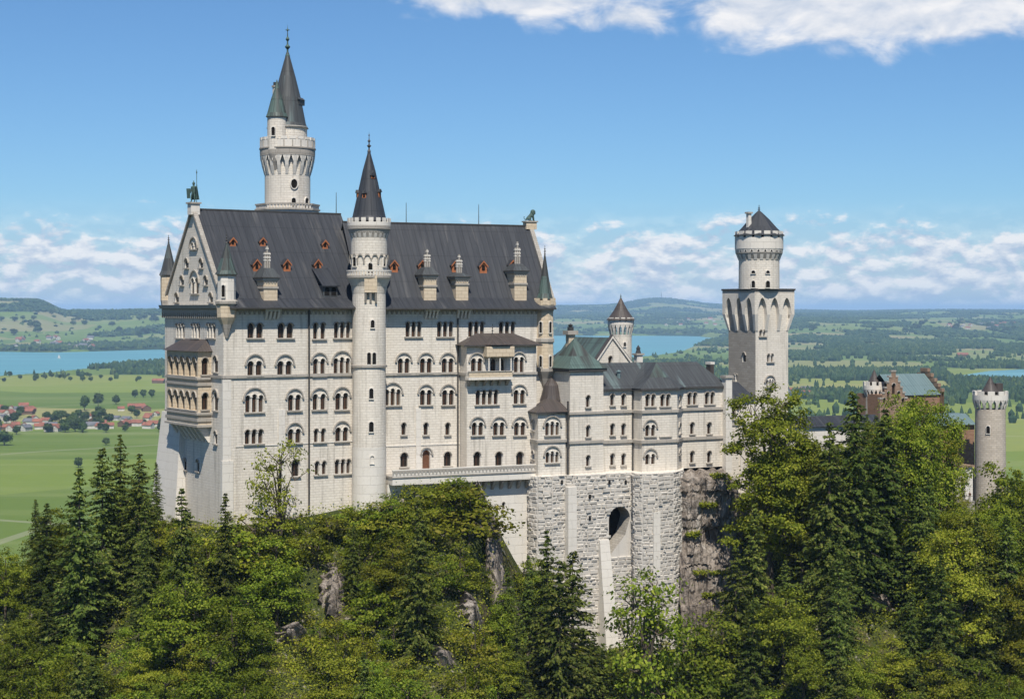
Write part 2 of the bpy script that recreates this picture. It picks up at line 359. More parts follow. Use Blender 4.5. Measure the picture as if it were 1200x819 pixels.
# ------------------------------------------------------------------ materials of the buildings
def uvnode(nt):
    n = nt.nodes.new('ShaderNodeUVMap'); return n.outputs[0]
def stone_mat(name, base, dark, block=(1.05, .42), var=.5, mortar=.75, streak=.35, rough_bump=.4, grime=(.30, .265, .22)):
    m, nt, b, out = new_mat(name)
    uv = uvnode(nt)
    br = nt.nodes.new('ShaderNodeTexBrick'); wv_ = nt.nodes.new('ShaderNodeTexNoise'); nt.links.new(uv, wv_.inputs['Vector']); wv_.inputs['Scale'].default_value = .9; wv_.inputs['Detail'].default_value = 2
    wa_ = nt.nodes.new('ShaderNodeVectorMath'); wa_.operation = 'MULTIPLY_ADD'; nt.links.new(wv_.outputs[1], wa_.inputs[0]); wa_.inputs[1].default_value = (.5, .07, 0); nt.links.new(uv, wa_.inputs[2]); nt.links.new(wa_.outputs[0], br.inputs['Vector'])
    br.inputs['Scale'].default_value = 1.0; br.inputs['Brick Width'].default_value = block[0]; br.inputs['Row Height'].default_value = block[1]
    br.inputs['Mortar Size'].default_value = .028; br.inputs['Mortar Smooth'].default_value = .3; br.inputs['Bias'].default_value = -.1
    br.inputs['Color1'].default_value = rgba(base); br.inputs['Color2'].default_value = rgba(tuple(x + (y - x) * var for x, y in zip(base, dark)))
    br.inputs['Mortar'].default_value = rgba(tuple(x * mortar for x in dark))
    geo = nt.nodes.new('ShaderNodeNewGeometry')
    big = noise_tex(nt, geo.outputs['Position'], .12, 5, .65)
    c = mixc(nt, M(nt, 'MULTIPLY', smooth(nt, big, .45, .75), .55), br.outputs[0], dark)
    # rain streaks running down the stone
    stn = noise_tex(nt, mapping(nt, uv, (1.1, .07, 1)), 1.0, 5, .65)
    c = mixc(nt, M(nt, 'MULTIPLY', smooth(nt, stn, .48, .74), streak * .8), c, grime)
    fine = noise_tex(nt, geo.outputs['Position'], 2.6, 4, .7)
    c = mixc(nt, M(nt, 'MULTIPLY', smooth(nt, fine, .52, .75), .22), c, grime)
    nt.links.new(c, b.inputs['Base Color']); b.inputs['Roughness'].default_value = .9; b.inputs['Specular IOR Level'].default_value = .15
    h = M(nt, 'ADD', M(nt, 'MULTIPLY', br.outputs[1], -1.0), M(nt, 'MULTIPLY', fine, rough_bump))
    bump(nt, b, h, .7, .06)
    return m
LIME = stone_mat('limestone', (.73, .665, .57), (.62, .555, .465), mortar=.95, streak=.75)
LIMEP = stone_mat('pale_limestone', (.69, .64, .565), (.62, .57, .495), (2.6, 1.4), .4, .95, .15)
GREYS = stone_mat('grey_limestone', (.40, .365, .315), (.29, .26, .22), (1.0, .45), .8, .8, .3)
OCHRE = stone_mat('ochre_sandstone', (.62, .51, .37), (.52, .41, .28), (1.2, .6), .5, .9, .25)
TRIM = stone_mat('grey_trim', (.40, .36, .31), (.30, .27, .23), (2.0, 1.0), .5, .9, .3)
WARMG = stone_mat('weathered_limestone', (.54, .47, .385), (.42, .36, .29), (1.0, .45), .8, .85, .45)
BRICK = stone_mat('red_brick', (.32, .185, .115), (.24, .14, .09), (.8, .3), .8, 1.2, .3)
BROWNS = stone_mat('brown_sandstone', (.33, .22, .15), (.22, .15, .10), (1.0, .5), .7, .8, .3)
RUST = stone_mat('rusticated_limestone', (.60, .555, .49), (.49, .45, .395), (60, 30), .6, 1, .4)
def plain(name, c, rough=.7, c2=None, sc=1.2, metallic=0.0, spec=.3):
    m, nt, b, out = new_mat(name)
    geo = nt.nodes.new('ShaderNodeNewGeometry'); n = noise_tex(nt, geo.outputs['Position'], sc, 5, .6)
    nt.links.new(mixc(nt, smooth(nt, n, .35, .7), c, c2 or tuple(x * .7 for x in c)), b.inputs['Base Color'])
    b.inputs['Roughness'].default_value = rough; b.inputs['Metallic'].default_value = metallic; b.inputs['Specular IOR Level'].default_value = spec
    return m
def seam_mat(name, c1, c2, c3, seam=.62, k3=(.55, .72), rough=.55, lines=1):
    """sheet roofing: standing seams every `seam` m running up the slope, run-off streaks, courses"""
    m, nt, b, out = new_mat(name); uv = uvnode(nt)
    s = nt.nodes.new('ShaderNodeSeparateXYZ'); nt.links.new(uv, s.inputs[0])
    fr = M(nt, 'FRACT', M(nt, 'DIVIDE', s.outputs[0], seam)); ln = M(nt, 'GREATER_THAN', M(nt, 'ABSOLUTE', M(nt, 'SUBTRACT', fr, .5)), .42)
    fr2 = M(nt, 'FRACT', M(nt, 'DIVIDE', s.outputs[1], 5.2)); ln2 = M(nt, 'GREATER_THAN', M(nt, 'ABSOLUTE', M(nt, 'SUBTRACT', fr2, .5)), .488)
    wn_ = nt.nodes.new('ShaderNodeTexWhiteNoise'); wn_.noise_dimensions = '1D'; nt.links.new(M(nt, 'FLOOR', M(nt, 'DIVIDE', s.outputs[0], seam)), wn_.inputs['W'])
    st1 = noise_tex(nt, mapping(nt, uv, (1.7, .10, 1)), 1, 6, .65); st2 = noise_tex(nt, mapping(nt, uv, (.45, .05, 1), loc=(7, 3, 0)), 1, 5, .6)
    c = mixc(nt, smooth(nt, st1, .38, .66), c1, c2)
    c = mixc(nt, M(nt, 'MULTIPLY', wn_.outputs[0], .35), c, c2)
    c = mixc(nt, smooth(nt, st2, *k3), c, c3)
    c = mixc(nt, M(nt, 'MULTIPLY', ln, .30), c, tuple(x * .45 for x in c1))
    c = mixc(nt, M(nt, 'MULTIPLY', ln2, .5), c, tuple(x * .45 for x in c1))
    nt.links.new(c, b.inputs['Base Color']); b.inputs['Roughness'].default_value = rough; b.inputs['Specular IOR Level'].default_value = .35
    bump(nt, b, M(nt, 'ADD', ln, M(nt, 'MULTIPLY', st1, .5)), .8, .07)
    return m
SLATE = seam_mat('dark_sheet_roof', (.028, .030, .035), (.047, .049, .054), (.095, .092, .090), 1.1, (.56, .72))
COPPER = seam_mat('green_copper', (.065, .095, .082), (.105, .155, .135), (.05, .05, .045), .5, (.44, .62))
COPPERD = seam_mat('dark_copper', (.046, .047, .048), (.074, .080, .080), (.13, .17, .165), .6, (.58, .74))
COPPERB = seam_mat('blue_copper', (.11, .165, .17), (.155, .215, .215), (.09, .10, .10), .7, (.6, .78))
BROWNR = seam_mat('brown_sheet_roof', (.058, .048, .043), (.085, .068, .060), (.13, .095, .075), .5, (.55, .75))
GLASS = plain('window_glass', (.010, .009, .009), .3, (.035, .020, .012), .6, spec=.35)
_nt = GLASS.node_tree; _b = [n for n in _nt.nodes if n.type == 'BSDF_PRINCIPLED'][0]; _g = _nt.nodes.new('ShaderNodeNewGeometry')      # curtains and shutters behind some panes
_nt.links.new(ramp(_nt, _g.outputs['Random Per Island'], [(0, (.010, .009, .009)), (.55, (.018, .014, .011)), (.8, (.045, .030, .020)), (1, (.12, .10, .08))]), _b.inputs['Base Color'])
DARK = plain('dark_opening', (.018, .016, .014), .9, spec=.05)
WOOD = plain('orange_wood', (.40, .145, .06), .8, (.28, .10, .045), 2.5)
DOORW = plain('brown_door', (.16, .07, .035), .7)
GUTTER = plain('dark_gutter', (.07, .065, .06), .5)
VERDI = plain('verdigris_bronze', (.075, .13, .11), .6, (.04, .06, .05), 3)
IRON = plain('iron', (.05, .05, .05), .5)
ROCKM = None

# ------------------------------------------------------------------ mesh builder
class MB:
    def __init__(s): s.v = []; s.f = []; s.m = []; s.uv = []; s.mats = []; s.sm = []
    def mi(s, m):
        if m not in s.mats: s.mats.append(m)
        return s.mats.index(m)
    def poly(s, pts, m, uv=None, smooth_=False):
        pts = [Vector(p) for p in pts]; b0 = len(s.v)
        if uv is None:
            n = Vector((0, 0, 0))
            for i in range(len(pts)):
                a, b = pts[i], pts[(i + 1) % len(pts)]
                n += Vector(((a.y - b.y) * (a.z + b.z), (a.z - b.z) * (a.x + b.x), (a.x - b.x) * (a.y + b.y)))
            if n.length < 1e-9: return
            n.normalize(); t = Vector((0, 0, 1)).cross(n)
            t = Vector((1, 0, 0)) if t.length < 1e-3 else t.normalized()
            bt = n.cross(t); uv = [(p.dot(t), p.dot(bt)) for p in pts]
        s.v += [tuple(p) for p in pts]; s.f.append(list(range(b0, b0 + len(pts)))); s.m.append(s.mi(m)); s.uv += uv; s.sm.append(smooth_)
    def hexa(s, P8, m, skip=()):
        """P8: bottom 4 (ccw from above) then top 4"""
        a = P8
        for k, q in enumerate(([a[3], a[2], a[1], a[0]], [a[4], a[5], a[6], a[7]], [a[0], a[1], a[5], a[4]], [a[1], a[2], a[6], a[5]], [a[2], a[3], a[7], a[6]], [a[3], a[0], a[4], a[7]])):
            if k not in skip: s.poly(q, m)
    def box(s, fr, u0, u1, v0, v1, z0, z1, m, inset=0.0):
        i = inset
        s.hexa([fr.p(u0, v0, z0), fr.p(u1, v0, z0), fr.p(u1, v1, z0), fr.p(u0, v1, z0),
                fr.p(u0 + i, v0 + i, z1), fr.p(u1 - i, v0 + i, z1), fr.p(u1 - i, v1 - i, z1), fr.p(u0 + i, v1 - i, z1)], m)
    def prism(s, pts, z0, z1, m, cap=True, capm=None, scale1=1.0):
        n = len(pts); cx = sum(p[0] for p in pts) / n; cy = sum(p[1] for p in pts) / n
        top = [(cx + (p[0] - cx) * scale1, cy + (p[1] - cy) * scale1) for p in pts]
        for i in range(n):
            j = (i + 1) % n
            s.poly([(*pts[i], z0), (*pts[j], z0), (*top[j], z1), (*top[i], z1)], m)
        if cap:
            s.poly([(*p, z1) for p in top], capm or m); s.poly([(*p, z0) for p in pts][::-1], capm or m)
    def cone_roof(s, pts, z0, apex, m, over=0.0, soffit=None):
        n = len(pts); cx = sum(p[0] for p in pts) / n; cy = sum(p[1] for p in pts) / n
        q = []
        for p in pts:
            d = Vector((p[0] - cx, p[1] - cy)); L = d.length; q.append((cx + d.x * (L + over) / L, cy + d.y * (L + over) / L))
        for i in range(n):
            s.poly([(*q[i], z0), (*q[(i + 1) % n], z0), apex], m)
        s.poly([(*p, z0) for p in q][::-1], soffit or m)
    def lathe(s, cx, cy, prof, m, n=32, ph=0.0, ms=None, smooth_=True, uvs=1.0):
        """prof: list of (r, z) from bottom to top; ms: material per segment"""
        for k in range(len(prof) - 1):
            (r0, z0), (r1, z1) = prof[k], prof[k + 1]; mm = ms[k] if ms else m
            sl = math.hypot(r1 - r0, z1 - z0)
            for i in range(n):
                a0 = ph + 2 * math.pi * i / n; a1 = ph + 2 * math.pi * (i + 1) / n
                c0, s0, c1, s1 = math.cos(a0), math.sin(a0), math.cos(a1), math.sin(a1)
                rm = max(r0, r1, .01) * uvs
                q = [(cx + r0 * c0, cy + r0 * s0, z0), (cx + r0 * c1, cy + r0 * s1, z0), (cx + r1 * c1, cy + r1 * s1, z1), (cx + r1 * c0, cy + r1 * s0, z1)]
                uv = [(a0 * rm, z0), (a1 * rm, z0), (a1 * rm, z0 + sl), (a0 * rm, z0 + sl)]
                if r0 < 1e-4: q = [q[0], q[2], q[3]]; uv = [uv[0], uv[2], uv[3]]
                elif r1 < 1e-4: q = q[:3]; uv = uv[:3]
                s.poly(q, mm, uv, smooth_ and n > 12)
    def build(s, name, parent=None):
        me = bpy.data.meshes.new(name); 
        # weld for smooth shading only within lathes: keep split verts, shade by custom merge
        me.from_pydata(s.v, [], s.f); 
        for x in s.mats: me.materials.append(x)
        me.polygons.foreach_set('material_index', s.m)
        ul = me.uv_layers.new(name='UVMap'); ul.data.foreach_set('uv', np.array(s.uv, np.float32).ravel())
        me.update()
        return link(name, me, parent)

class Each:
    """every box or block becomes an object of its own"""
    def __init__(s, name, parent): s.n = name; s.p = parent
    def box(s, *a, **k): m_ = MB(); m_.box(*a, **k); m_.build(s.n, s.p)
    def hexa(s, *a, **k): m_ = MB(); m_.hexa(*a, **k); m_.build(s.n, s.p)
class Fr:
    def __init__(s, X, Y, deg):
        s.o = Vector((X, Y)); a = math.radians(deg); s.u = Vector((math.cos(a), math.sin(a))); s.n = Vector((-math.sin(a), math.cos(a))); s.deg = deg
    def p(s, u, v, z): return Vector((s.o.x + s.u.x * u + s.n.x * v, s.o.y + s.u.y * u + s.n.y * v, z))
    def p2(s, u, v): return (s.o.x + s.u.x * u + s.n.x * v, s.o.y + s.u.y * u + s.n.y * v)
    def ua(s, px, v=0.0):
        """u of the plane v=const seen at photo column px, and its depth"""
        a = (px - 600) / F; ox = s.o.x + s.n.x * v; oy = s.o.y + s.n.y * v
        u = (a * oy - ox) / (s.u.x - a * s.u.y); return u, oy + s.u.y * u
    def va(s, px, u=0.0):
        a = (px - 600) / F; ox = s.o.x + s.u.x * u; oy = s.o.y + s.u.y * u
        v = (a * oy - ox) / (s.n.x - a * s.n.y); return v, oy + s.n.y * v
def zz(py, Y): return (HYP - py) / F * Y

def arch_pts(s0, z0, w, h, n=7, rise=None):
    """outline of a round-headed opening: lower left, lower right, then over the arch; ccw"""
    r = w / 2; rise = r if rise is None else rise
    pts = [(s0 - r, z0), (s0 + r, z0)]
    for k in range(n + 1):
        a = math.pi * k / n
        pts.append((s0 + r * math.cos(a), z0 + h - rise + rise * math.sin(a)))
    return pts
class Wall:
    """a vertical wall face from P to Q (left to right seen from outside) with real openings, reveals, panes and trim"""
    def __init__(s, P, Q, z0, z1, mat, outline=None, depth=.45):
        s.P = Vector(P[:2]); s.Q = Vector(Q[:2]); s.d = (s.Q - s.P); s.L = s.d.length; s.d.normalize(); s.nn = Vector((s.d.y, -s.d.x))
        s.mat = mat; s.depth = depth; s.holes = []; s.wins = []
        s.outline = outline or [(0, z0), (s.L, z0), (s.L, z1), (0, z1)]
    def pt(s, a, z, out=0.0): q = s.P + s.d * a + s.nn * out; return Vector((q.x, q.y, z))
    def hit(s, px):
        a = (px - 600) / F; t = (a * s.P.y - s.P.x) / (s.d.x - a * s.d.y); return t, s.P.y + s.d.y * t
    def win(s, px, y0, y1, wpx, n=1, hood=False, sill=True, kind='win', gap=.36, blind=False, label=None, head=None):
        """opening centred at photo column px, top y0 bottom y1, full width wpx, n lights"""
        t, Y = s.hit(px); t0, _ = s.hit(px - wpx / 2); t1, _ = s.hit(px + wpx / 2); W = t1 - t0; z1 = zz(y0, Y); z0 = zz(y1, Y); t = (t0 + t1) / 2
        if hood and n > 1: z1o = z1; z1 = z1 - min((z1 - z0) * .26, W * .26)
        lw = W / (n + gap * (n - 1)) if n > 1 else W; lights = []
        for k in range(n):
            c = t - W / 2 + lw / 2 + k * lw * (1 + gap); hk = (z1 - z0) * (1.0 if not (hood and n == 3 and k == 1) else 1.06)
            lights.append((c, z0, lw, hk))
        if not blind:
            for (c, zb, w_, h_) in lights: s.holes.append(arch_pts(c, zb, w_, h_))
        s.wins.append(dict(t=t, z0=z0, z1=z1, W=W, lights=lights, hood=hood, sill=sill, blind=blind, zt=(z1o if hood and n > 1 else z1), kind=kind, label=label))
    def rect_hole(s, pts): s.holes.append(pts)
    def emit(s, mb, parent, trim=None, sillm=None):
        trim = trim or LIMEP; sillm = sillm or TRIM
        vs = []; ed = []
        for loop in [s.outline] + s.holes:
            b0 = len(vs); k = len(loop)
            vs += [Vector(p) for p in loop]; ed += [(b0 + i, b0 + (i + 1) % k) for i in range(k)]
        rv, re, rf, *_ = delaunay_2d_cdt(vs, ed, [], 0, 1e-5)
        def inside(x, y, loop):
            c = False; k = len(loop)
            for i in range(k):
                (x0, y0), (x1, y1) = loop[i], loop[(i + 1) % k]
                if (y0 > y) != (y1 > y) and x < (x1 - x0) * (y - y0) / (y1 - y0) + x0: c = not c
            return c
        for f in rf:
            pts = [rv[i] for i in f]
            gx = sum(p.x for p in pts) / len(pts); gy = sum(p.y for p in pts) / len(pts)
            if not inside(gx, gy, s.outline) or any(inside(gx, gy, h) for h in s.holes): continue
            ar = sum(pts[i].x * pts[(i + 1) % len(pts)].y - pts[(i + 1) % len(pts)].x * pts[i].y for i in range(len(pts)))
            if ar < 0: pts = pts[::-1]
            mb.poly([s.pt(p.x, p.y) for p in pts], s.mat, [(p.x + s.P.x * 3.1, p.y) for p in pts])
        for loop in s.holes:
            k = len(loop)
            for i in range(k):
                a, b = loop[i], loop[(i + 1) % k]
                mb.poly([s.pt(*a), s.pt(*b), s.pt(*b, -s.depth), s.pt(*a, -s.depth)], trim)
        for w_ in s.wins: s.window(w_, parent, trim, sillm)
    def window(s, w_, parent, trim, sillm):
        root = None
        if not w_['blind']:
            p = MB()
            for (c, zb, lw, h) in w_['lights']:
                gm = DOORW if w_['kind'] == 'door' else GLASS
                p.poly([s.pt(c - lw / 2 - .05, zb - .05, -s.depth + .02), s.pt(c + lw / 2 + .05, zb - .05, -s.depth + .02), s.pt(c + lw / 2 + .05, zb + h + .05, -s.depth + .02), s.pt(c - lw / 2 - .05, zb + h + .05, -s.depth + .02)], gm)
                if w_['kind'] == 'win' and lw > .45:       # glazing bars
                    for (a0, a1, b0, b1) in ((c - .035, c + .035, zb, zb + h), (c - lw / 2, c + lw / 2, zb + h * .62, zb + h * .62 + .07)):
                        p.poly([s.pt(a0, b0, -s.depth + .06), s.pt(a1, b0, -s.depth + .06), s.pt(a1, b1, -s.depth + .06), s.pt(a0, b1, -s.depth + .06)], DOORW)
            root = p.build('door' if w_['kind'] == 'door' else 'window', parent)
            if w_['label']: root['label'] = w_['label']
        fm = MB(); has = False
        def arc(c, zc, r0, r1, o0, o1, mat, rise=1.0, n=12):
            for k in range(n):
                a0 = math.pi * k / n; a1 = math.pi * (k + 1) / n
                A = [(c + r * math.cos(a), zc + r * math.sin(a) * rise) for a in (a0, a1) for r in (r0, r1)]
                i0, o_0, i1, o_1 = A
                fm.poly([s.pt(*i0, o1), s.pt(*o_0, o1), s.pt(*o_1, o1), s.pt(*i1, o1)], mat)
                fm.poly([s.pt(*o_0, o1), s.pt(*o_0, o0), s.pt(*o_1, o0), s.pt(*o_1, o1)], mat)
                fm.poly([s.pt(*i0, o0), s.pt(*i0, o1), s.pt(*i1, o1), s.pt(*i1, o0)], mat)
        def slab(a0, a1, b0, b1, o1, mat, o0=0.0):
            q = [s.pt(a0, b0, o1), s.pt(a1, b0, o1), s.pt(a1, b0, o0), s.pt(a0, b0, o0), s.pt(a0, b1, o1), s.pt(a1, b1, o1), s.pt(a1, b1, o0), s.pt(a0, b1, o0)]
            fm.hexa(q, mat)
        t, W, z0, z1 = w_['t'], w_['W'], w_['z0'], w_['z1']
        if w_['hood']:
            r = W / 2 + .22; zc = w_['zt'] - r * .98 + .25
            rise = min(1.0, max(.55, (w_['zt'] + .3 - zc) / r))
            arc(t, zc, r, r + .20, 0, .28, TRIM, rise); has = True
            arc(t, zc, r - .2, r, 0, .06, trim, rise)
            slab(t - r - .3, t - r + .02, zc - .22, zc - .01, .26, TRIM); slab(t + r - .02, t + r + .3, zc - .22, zc - .01, .26, TRIM)
        for i, (c, zb, lw, h) in enumerate(w_['lights']):
            if not w_['blind']:
                arc(c, zb + h - lw / 2, lw / 2, lw / 2 + min(.13, lw * .2), 0, min(lw * .28, .10 + (.12 if not w_['hood'] else 0)), trim if w_['hood'] else TRIM, 1.0, 8); has = True
                if i:   # colonnette between lights, with capital
                    xm = c - lw / 2 - (c - lw / 2 - (w_['lights'][i - 1][0] + lw / 2)) / 2
                    fm.box(Fr(*s.pt(xm, 0, .02)[:2], math.degrees(math.atan2(s.d.y, s.d.x))), -min(.11, lw * .16), min(.11, lw * .16), -.1, .1, zb, zb + h - lw / 2, trim)
                    slab(xm - min(.2, lw * .3), xm + min(.2, lw * .3), zb + h - lw / 2 - .12, zb + h - lw / 2 + .06, .2, trim)
        if has and fm.f:
            (fm.build('window_frame', root if root is not None else parent))
        if w_['sill']:
            fm = MB(); slab(t - W / 2 - .25, t + W / 2 + .25, z0 - .2, z0 - .003, .3, sillm)
            fm.build('sill', root if root is not None else parent)
def band(mb, poly, z0, z1, out, mat, closed=True, n=None):
    """string course running round a polygon (ccw from above), standing `out` proud"""
    k = len(poly); rngk = range(k if closed else k - 1)
    def off(i):
        a = Vector(poly[(i - 1) % k]); b = Vector(poly[i]); c = Vector(poly[(i + 1) % k])
        if not closed and i == 0: e2 = (c - b).normalized(); return b + Vector((e2.y, -e2.x)) * out
        if not closed and i == k - 1: e1 = (b - a).normalized(); return b + Vector((e1.y, -e1.x)) * out
        e1 = (b - a).normalized(); e2 = (c - b).normalized(); n1 = Vector((e1.y, -e1.x)); n2 = Vector((e2.y, -e2.x)); q = n1 + n2
        return b + q * (out / max(.3, 1 + n1.dot(n2)))
    for i in rngk:
        j = (i + 1) % k; a, b = Vector(poly[i]), Vector(poly[j]); A, B = off(i), off(j)
        mb.poly([(*A, z0), (*B, z0), (*B, z1), (*A, z1)], mat)
        mb.poly([(*A, z1), (*B, z1), (*b, z1 + out * .3), (*a, z1 + out * .3)], mat)
        mb.poly([(*a, z0 - out * .15), (*b, z0 - out * .15), (*B, z0), (*A, z0)], mat)
def arcade_frieze(mb, P, Q, z_top, h, step, out, mat, w=None):
    """small corbel arches below a cornice: pendants between half-round notches"""
    P = Vector(P[:2]); Q = Vector(Q[:2]); d = Q - P; L = d.length; d.normalize(); nn = Vector((d.y, -d.x)); n = max(1, int(L / step)); st = L / n
    for k in range(n):
        a0 = k * st; top = []
        pts = [(a0, z_top)]
        for j in range(7):
            a = math.pi * (1 - j / 6); pts.append((a0 + st / 2 + st * .36 * math.cos(a), z_top - h + .0 + h * .62 * math.sin(a)))
        # front face as strips between arc and top
        arc = pts[1:]; arc = [(a0, arc[0][1])] + arc + [(a0 + st, arc[-1][1])]
        for i in range(len(arc) - 1):
            (x0, y0), (x1, y1) = arc[i], arc[i + 1]
            f = lambda x, y, o: Vector((P.x + d.x * x + nn.x * o, P.y + d.y * x + nn.y * o, y))
            mb.poly([f(x0, y0, out), f(x1, y1, out), f(x1, z_top, out), f(x0, z_top, out)], mat)
            mb.poly([f(x0, y0, 0), f(x1, y1, 0), f(x1, y1, out), f(x0, y0, out)], mat)
def machicolation(mb, cx, cy, r0, r1, z0, z1, n, mat, ph=0.0, wf=.42, darkm=None):
    """ring of tapered brackets carrying a round gallery"""
    for k in range(n):
        a = ph + 2 * math.pi * k / n; da = math.pi / n * wf; am = 2 * math.pi / n
        def q(r, aa, z): return (cx + r * math.cos(aa), cy + r * math.sin(aa), z)
        zi = z0 + (z1 - z0) * .45
        mb.hexa([q(r0 - .05, a - da, z0), q(r0 + .03, a - da, z0), q(r0 + .03, a + da, z0), q(r0 - .05, a + da, z0), q(r0 - .05, a - da, zi), q(r0 + (r1 - r0) * .6, a - da, zi), q(r0 + (r1 - r0) * .6, a + da, zi), q(r0 - .05, a + da, zi)][::1], mat)
        mb.hexa([q(r0 - .05, a - da, zi), q(r0 + (r1 - r0) * .6, a - da, zi), q(r0 + (r1 - r0) * .6, a + da, zi), q(r0 - .05, a + da, zi), q(r0 - .05, a - da, z1), q(r1, a - da, z1), q(r1, a + da, z1), q(r0 - .05, a + da, z1)], mat)
        # pointed arch head between two brackets
        a2 = a + da; a3 = a + am - da; amid = (a2 + a3) / 2; zs = z1 - (z1 - z0) * .38
        for (x0, x1, h0, h1) in ((a2, amid, zs, z1 - .02), (amid, a3, z1 - .02, zs)):
            mb.poly([q(r1 - .04, x0, h0), q(r1 - .04, x1, h1), q(r1 - .04, x1, z1), q(r1 - .04, x0, z1)], mat)
def crenels(mb, cx, cy, r0, r1, z0, z1, n, mat, ph=0.0, wf=.55):
    for k in range(n):
        a = ph + 2 * math.pi * k / n; da = math.pi / n * wf
        def q(r, aa, z): return (cx + r * math.cos(aa), cy + r * math.sin(aa), z)
        mb.hexa([q(r0, a - da, z0), q(r1, a - da, z0), q(r1, a + da, z0), q(r0, a + da, z0), q(r0, a - da, z1), q(r1, a - da, z1), q(r1, a + da, z1), q(r0, a + da, z1)], mat)
def ring_poly(cx, cy, r, n, ph=0.0): return [(cx + r * math.cos(ph + 2 * math.pi * k / n), cy + r * math.sin(ph + 2 * math.pi * k / n)) for k in range(n)]
def round_window(cx, cy, r, px, y0, y1, wpx, parent, mat=LIMEP, ring=True, Y=None, round_=False, bars=True, name='window'):
    """small arched window on a round tower: the pane sits deep inside a proud stone surround"""
    Yc = cy - r; a = (px - 600) / F
    # nearest intersection of the ray with the cylinder
    A = a * a + 1; B = -2 * (a * cx + cy); C_ = cx * cx + cy * cy - r * r; D = B * B - 4 * A * C_
    if D <= 0: return
    Y = (-B - math.sqrt(D)) / (2 * A); X = a * Y; n = Vector((X - cx, Y - cy)).normalized(); t = Vector((-n.y, n.x)); 
    if t.x < 0: t = -t
    ca = max(.35, abs(t.x - a * t.y)); w = wpx / F * Y / ca; z1 = zz(y0, Y); z0 = zz(y1, Y)
    def q(s_, z, o): return Vector((X + t.x * s_ + n.x * o, Y + t.y * s_ + n.y * o, z))
    p = MB(); o = .06
    if round_: pts = [(w / 2 * math.cos(k * math.pi / 8), (z0 + z1) / 2 + (z1 - z0) / 2 * math.sin(k * math.pi / 8)) for k in range(16)]
    else: pts = arch_pts(0, z0, w, z1 - z0, 6)
    o = .02 + r - math.sqrt(max(0, r * r - (w / 2 + .2) ** 2))
    o = .03
    p.poly([q(x, z, o) for x, z in pts], DARK)
    win = p.build(name, parent)
    if ring:
        f = MB(); cz = (z0 + z1) / 2
        k = len(pts); th_ = .16
        outp = []
        for x, z in pts:
            dx, dz = x, z - cz; L = math.hypot(dx, dz); outp.append((x + dx / L * th_, z + dz / L * th_))
        for i in range(k):
            j = (i + 1) % k
            f.poly([q(*pts[i], .2), q(*outp[i], .2), q(*outp[j], .2), q(*pts[j], .2)][::-1], mat)
            f.poly([q(*pts[i], o), q(*pts[i], .2), q(*pts[j], .2), q(*pts[j], o)][::-1], mat)
            f.poly([q(*outp[i], .2), q(*outp[i], -.15), q(*outp[j], -.15), q(*outp[j], .2)][::-1], mat)
        f.build('window_frame', win)
    return win
def finial(mb, cx, cy, z0, h, r, m, ball=True):
    pr = [(r * .9, z0), (r * .35, z0 + h * .12), (r * .3, z0 + h * .2), (r, z0 + h * .28), (r * .3, z0 + h * .36), (r * .25, z0 + h * .45), (r * .7, z0 + h * .52), (r * .2, z0 + h * .60), (r * .12, z0 + h * .75), (r * .35, z0 + h * .8), (r * .08, z0 + h * .86), (0, z0 + h)]
    mb.lathe(cx, cy, pr, m, 10)
# ------------------------------------------------------------------ main palace, west block (A) and east block (B)
A = Fr(-44.3, 262.0, 33.0)
uJ, _ = A.ua(432.0)                      # where the stair tower stands
JX, JY = A.p2(uJ, 0)
B = Fr(JX, JY, 25.0)
uE = 33.3
ZE = .75; HA = 12.0; HBk = 9.0
ZRA, ZRB = 15.9, 14.45
palace = empty('palace', A.p(0, 0, -34), 'long five-storey white limestone palace under two dark steep sheet roofs', 'palace')
PAL = palace
def P_(mb, name, parent=None):
    o = mb.build(name, None); par = parent or PAL
    o.parent = par; 
    return o
def par_keep(root, first):
    """parts built in world coordinates hang under an Empty: undo the Empty's offset"""
    off = Matrix.Translation(root.location).inverted()
    for o in list(COL.objects):
        if o.parent is root and o.matrix_parent_inverse != off: o.matrix_parent_inverse = off
from mathutils import Matrix
W0 = MB()   # palace wall mesh
# --- south face of block A
wa = Wall(A.p2(0, 0), A.p2(uJ, 0), -46, ZE, LIME)
for px in (299, 334.5): wa.win(px, 378.5, 396, 18, 2)
wa.win(374, 378, 397, 14, 2, gap=.7); wa.win(401, 377.5, 396, 19, 3)
for px in (298.5, 333.5): wa.win(px, 418, 440, 17, 2, hood=True)
wa.win(374, 416, 440, 14, 2, hood=True, gap=.55); wa.win(400.5, 414, 439, 19, 3, hood=True)
wa.win(298, 457, 483, 21, 3, hood=True); wa.win(345, 458, 481, 15, 2, hood=True); wa.win(374, 457, 480, 15, 2, hood=True, gap=.6); wa.win(400.5, 456, 480, 15, 2, hood=True)
wa.win(297.5, 503, 520, 21, 3); wa.win(345, 498, 519, 15, 2, hood=True); wa.win(374.5, 502, 518, 13, 2, gap=.8); wa.win(400.5, 496, 517, 15, 2, hood=True)
wa.win(346, 538, 558, 9, 1); wa.win(375.5, 540, 556, 13, 2, gap=.8); wa.win(401.5, 538, 555, 18, 3)
wa.emit(W0, PAL)
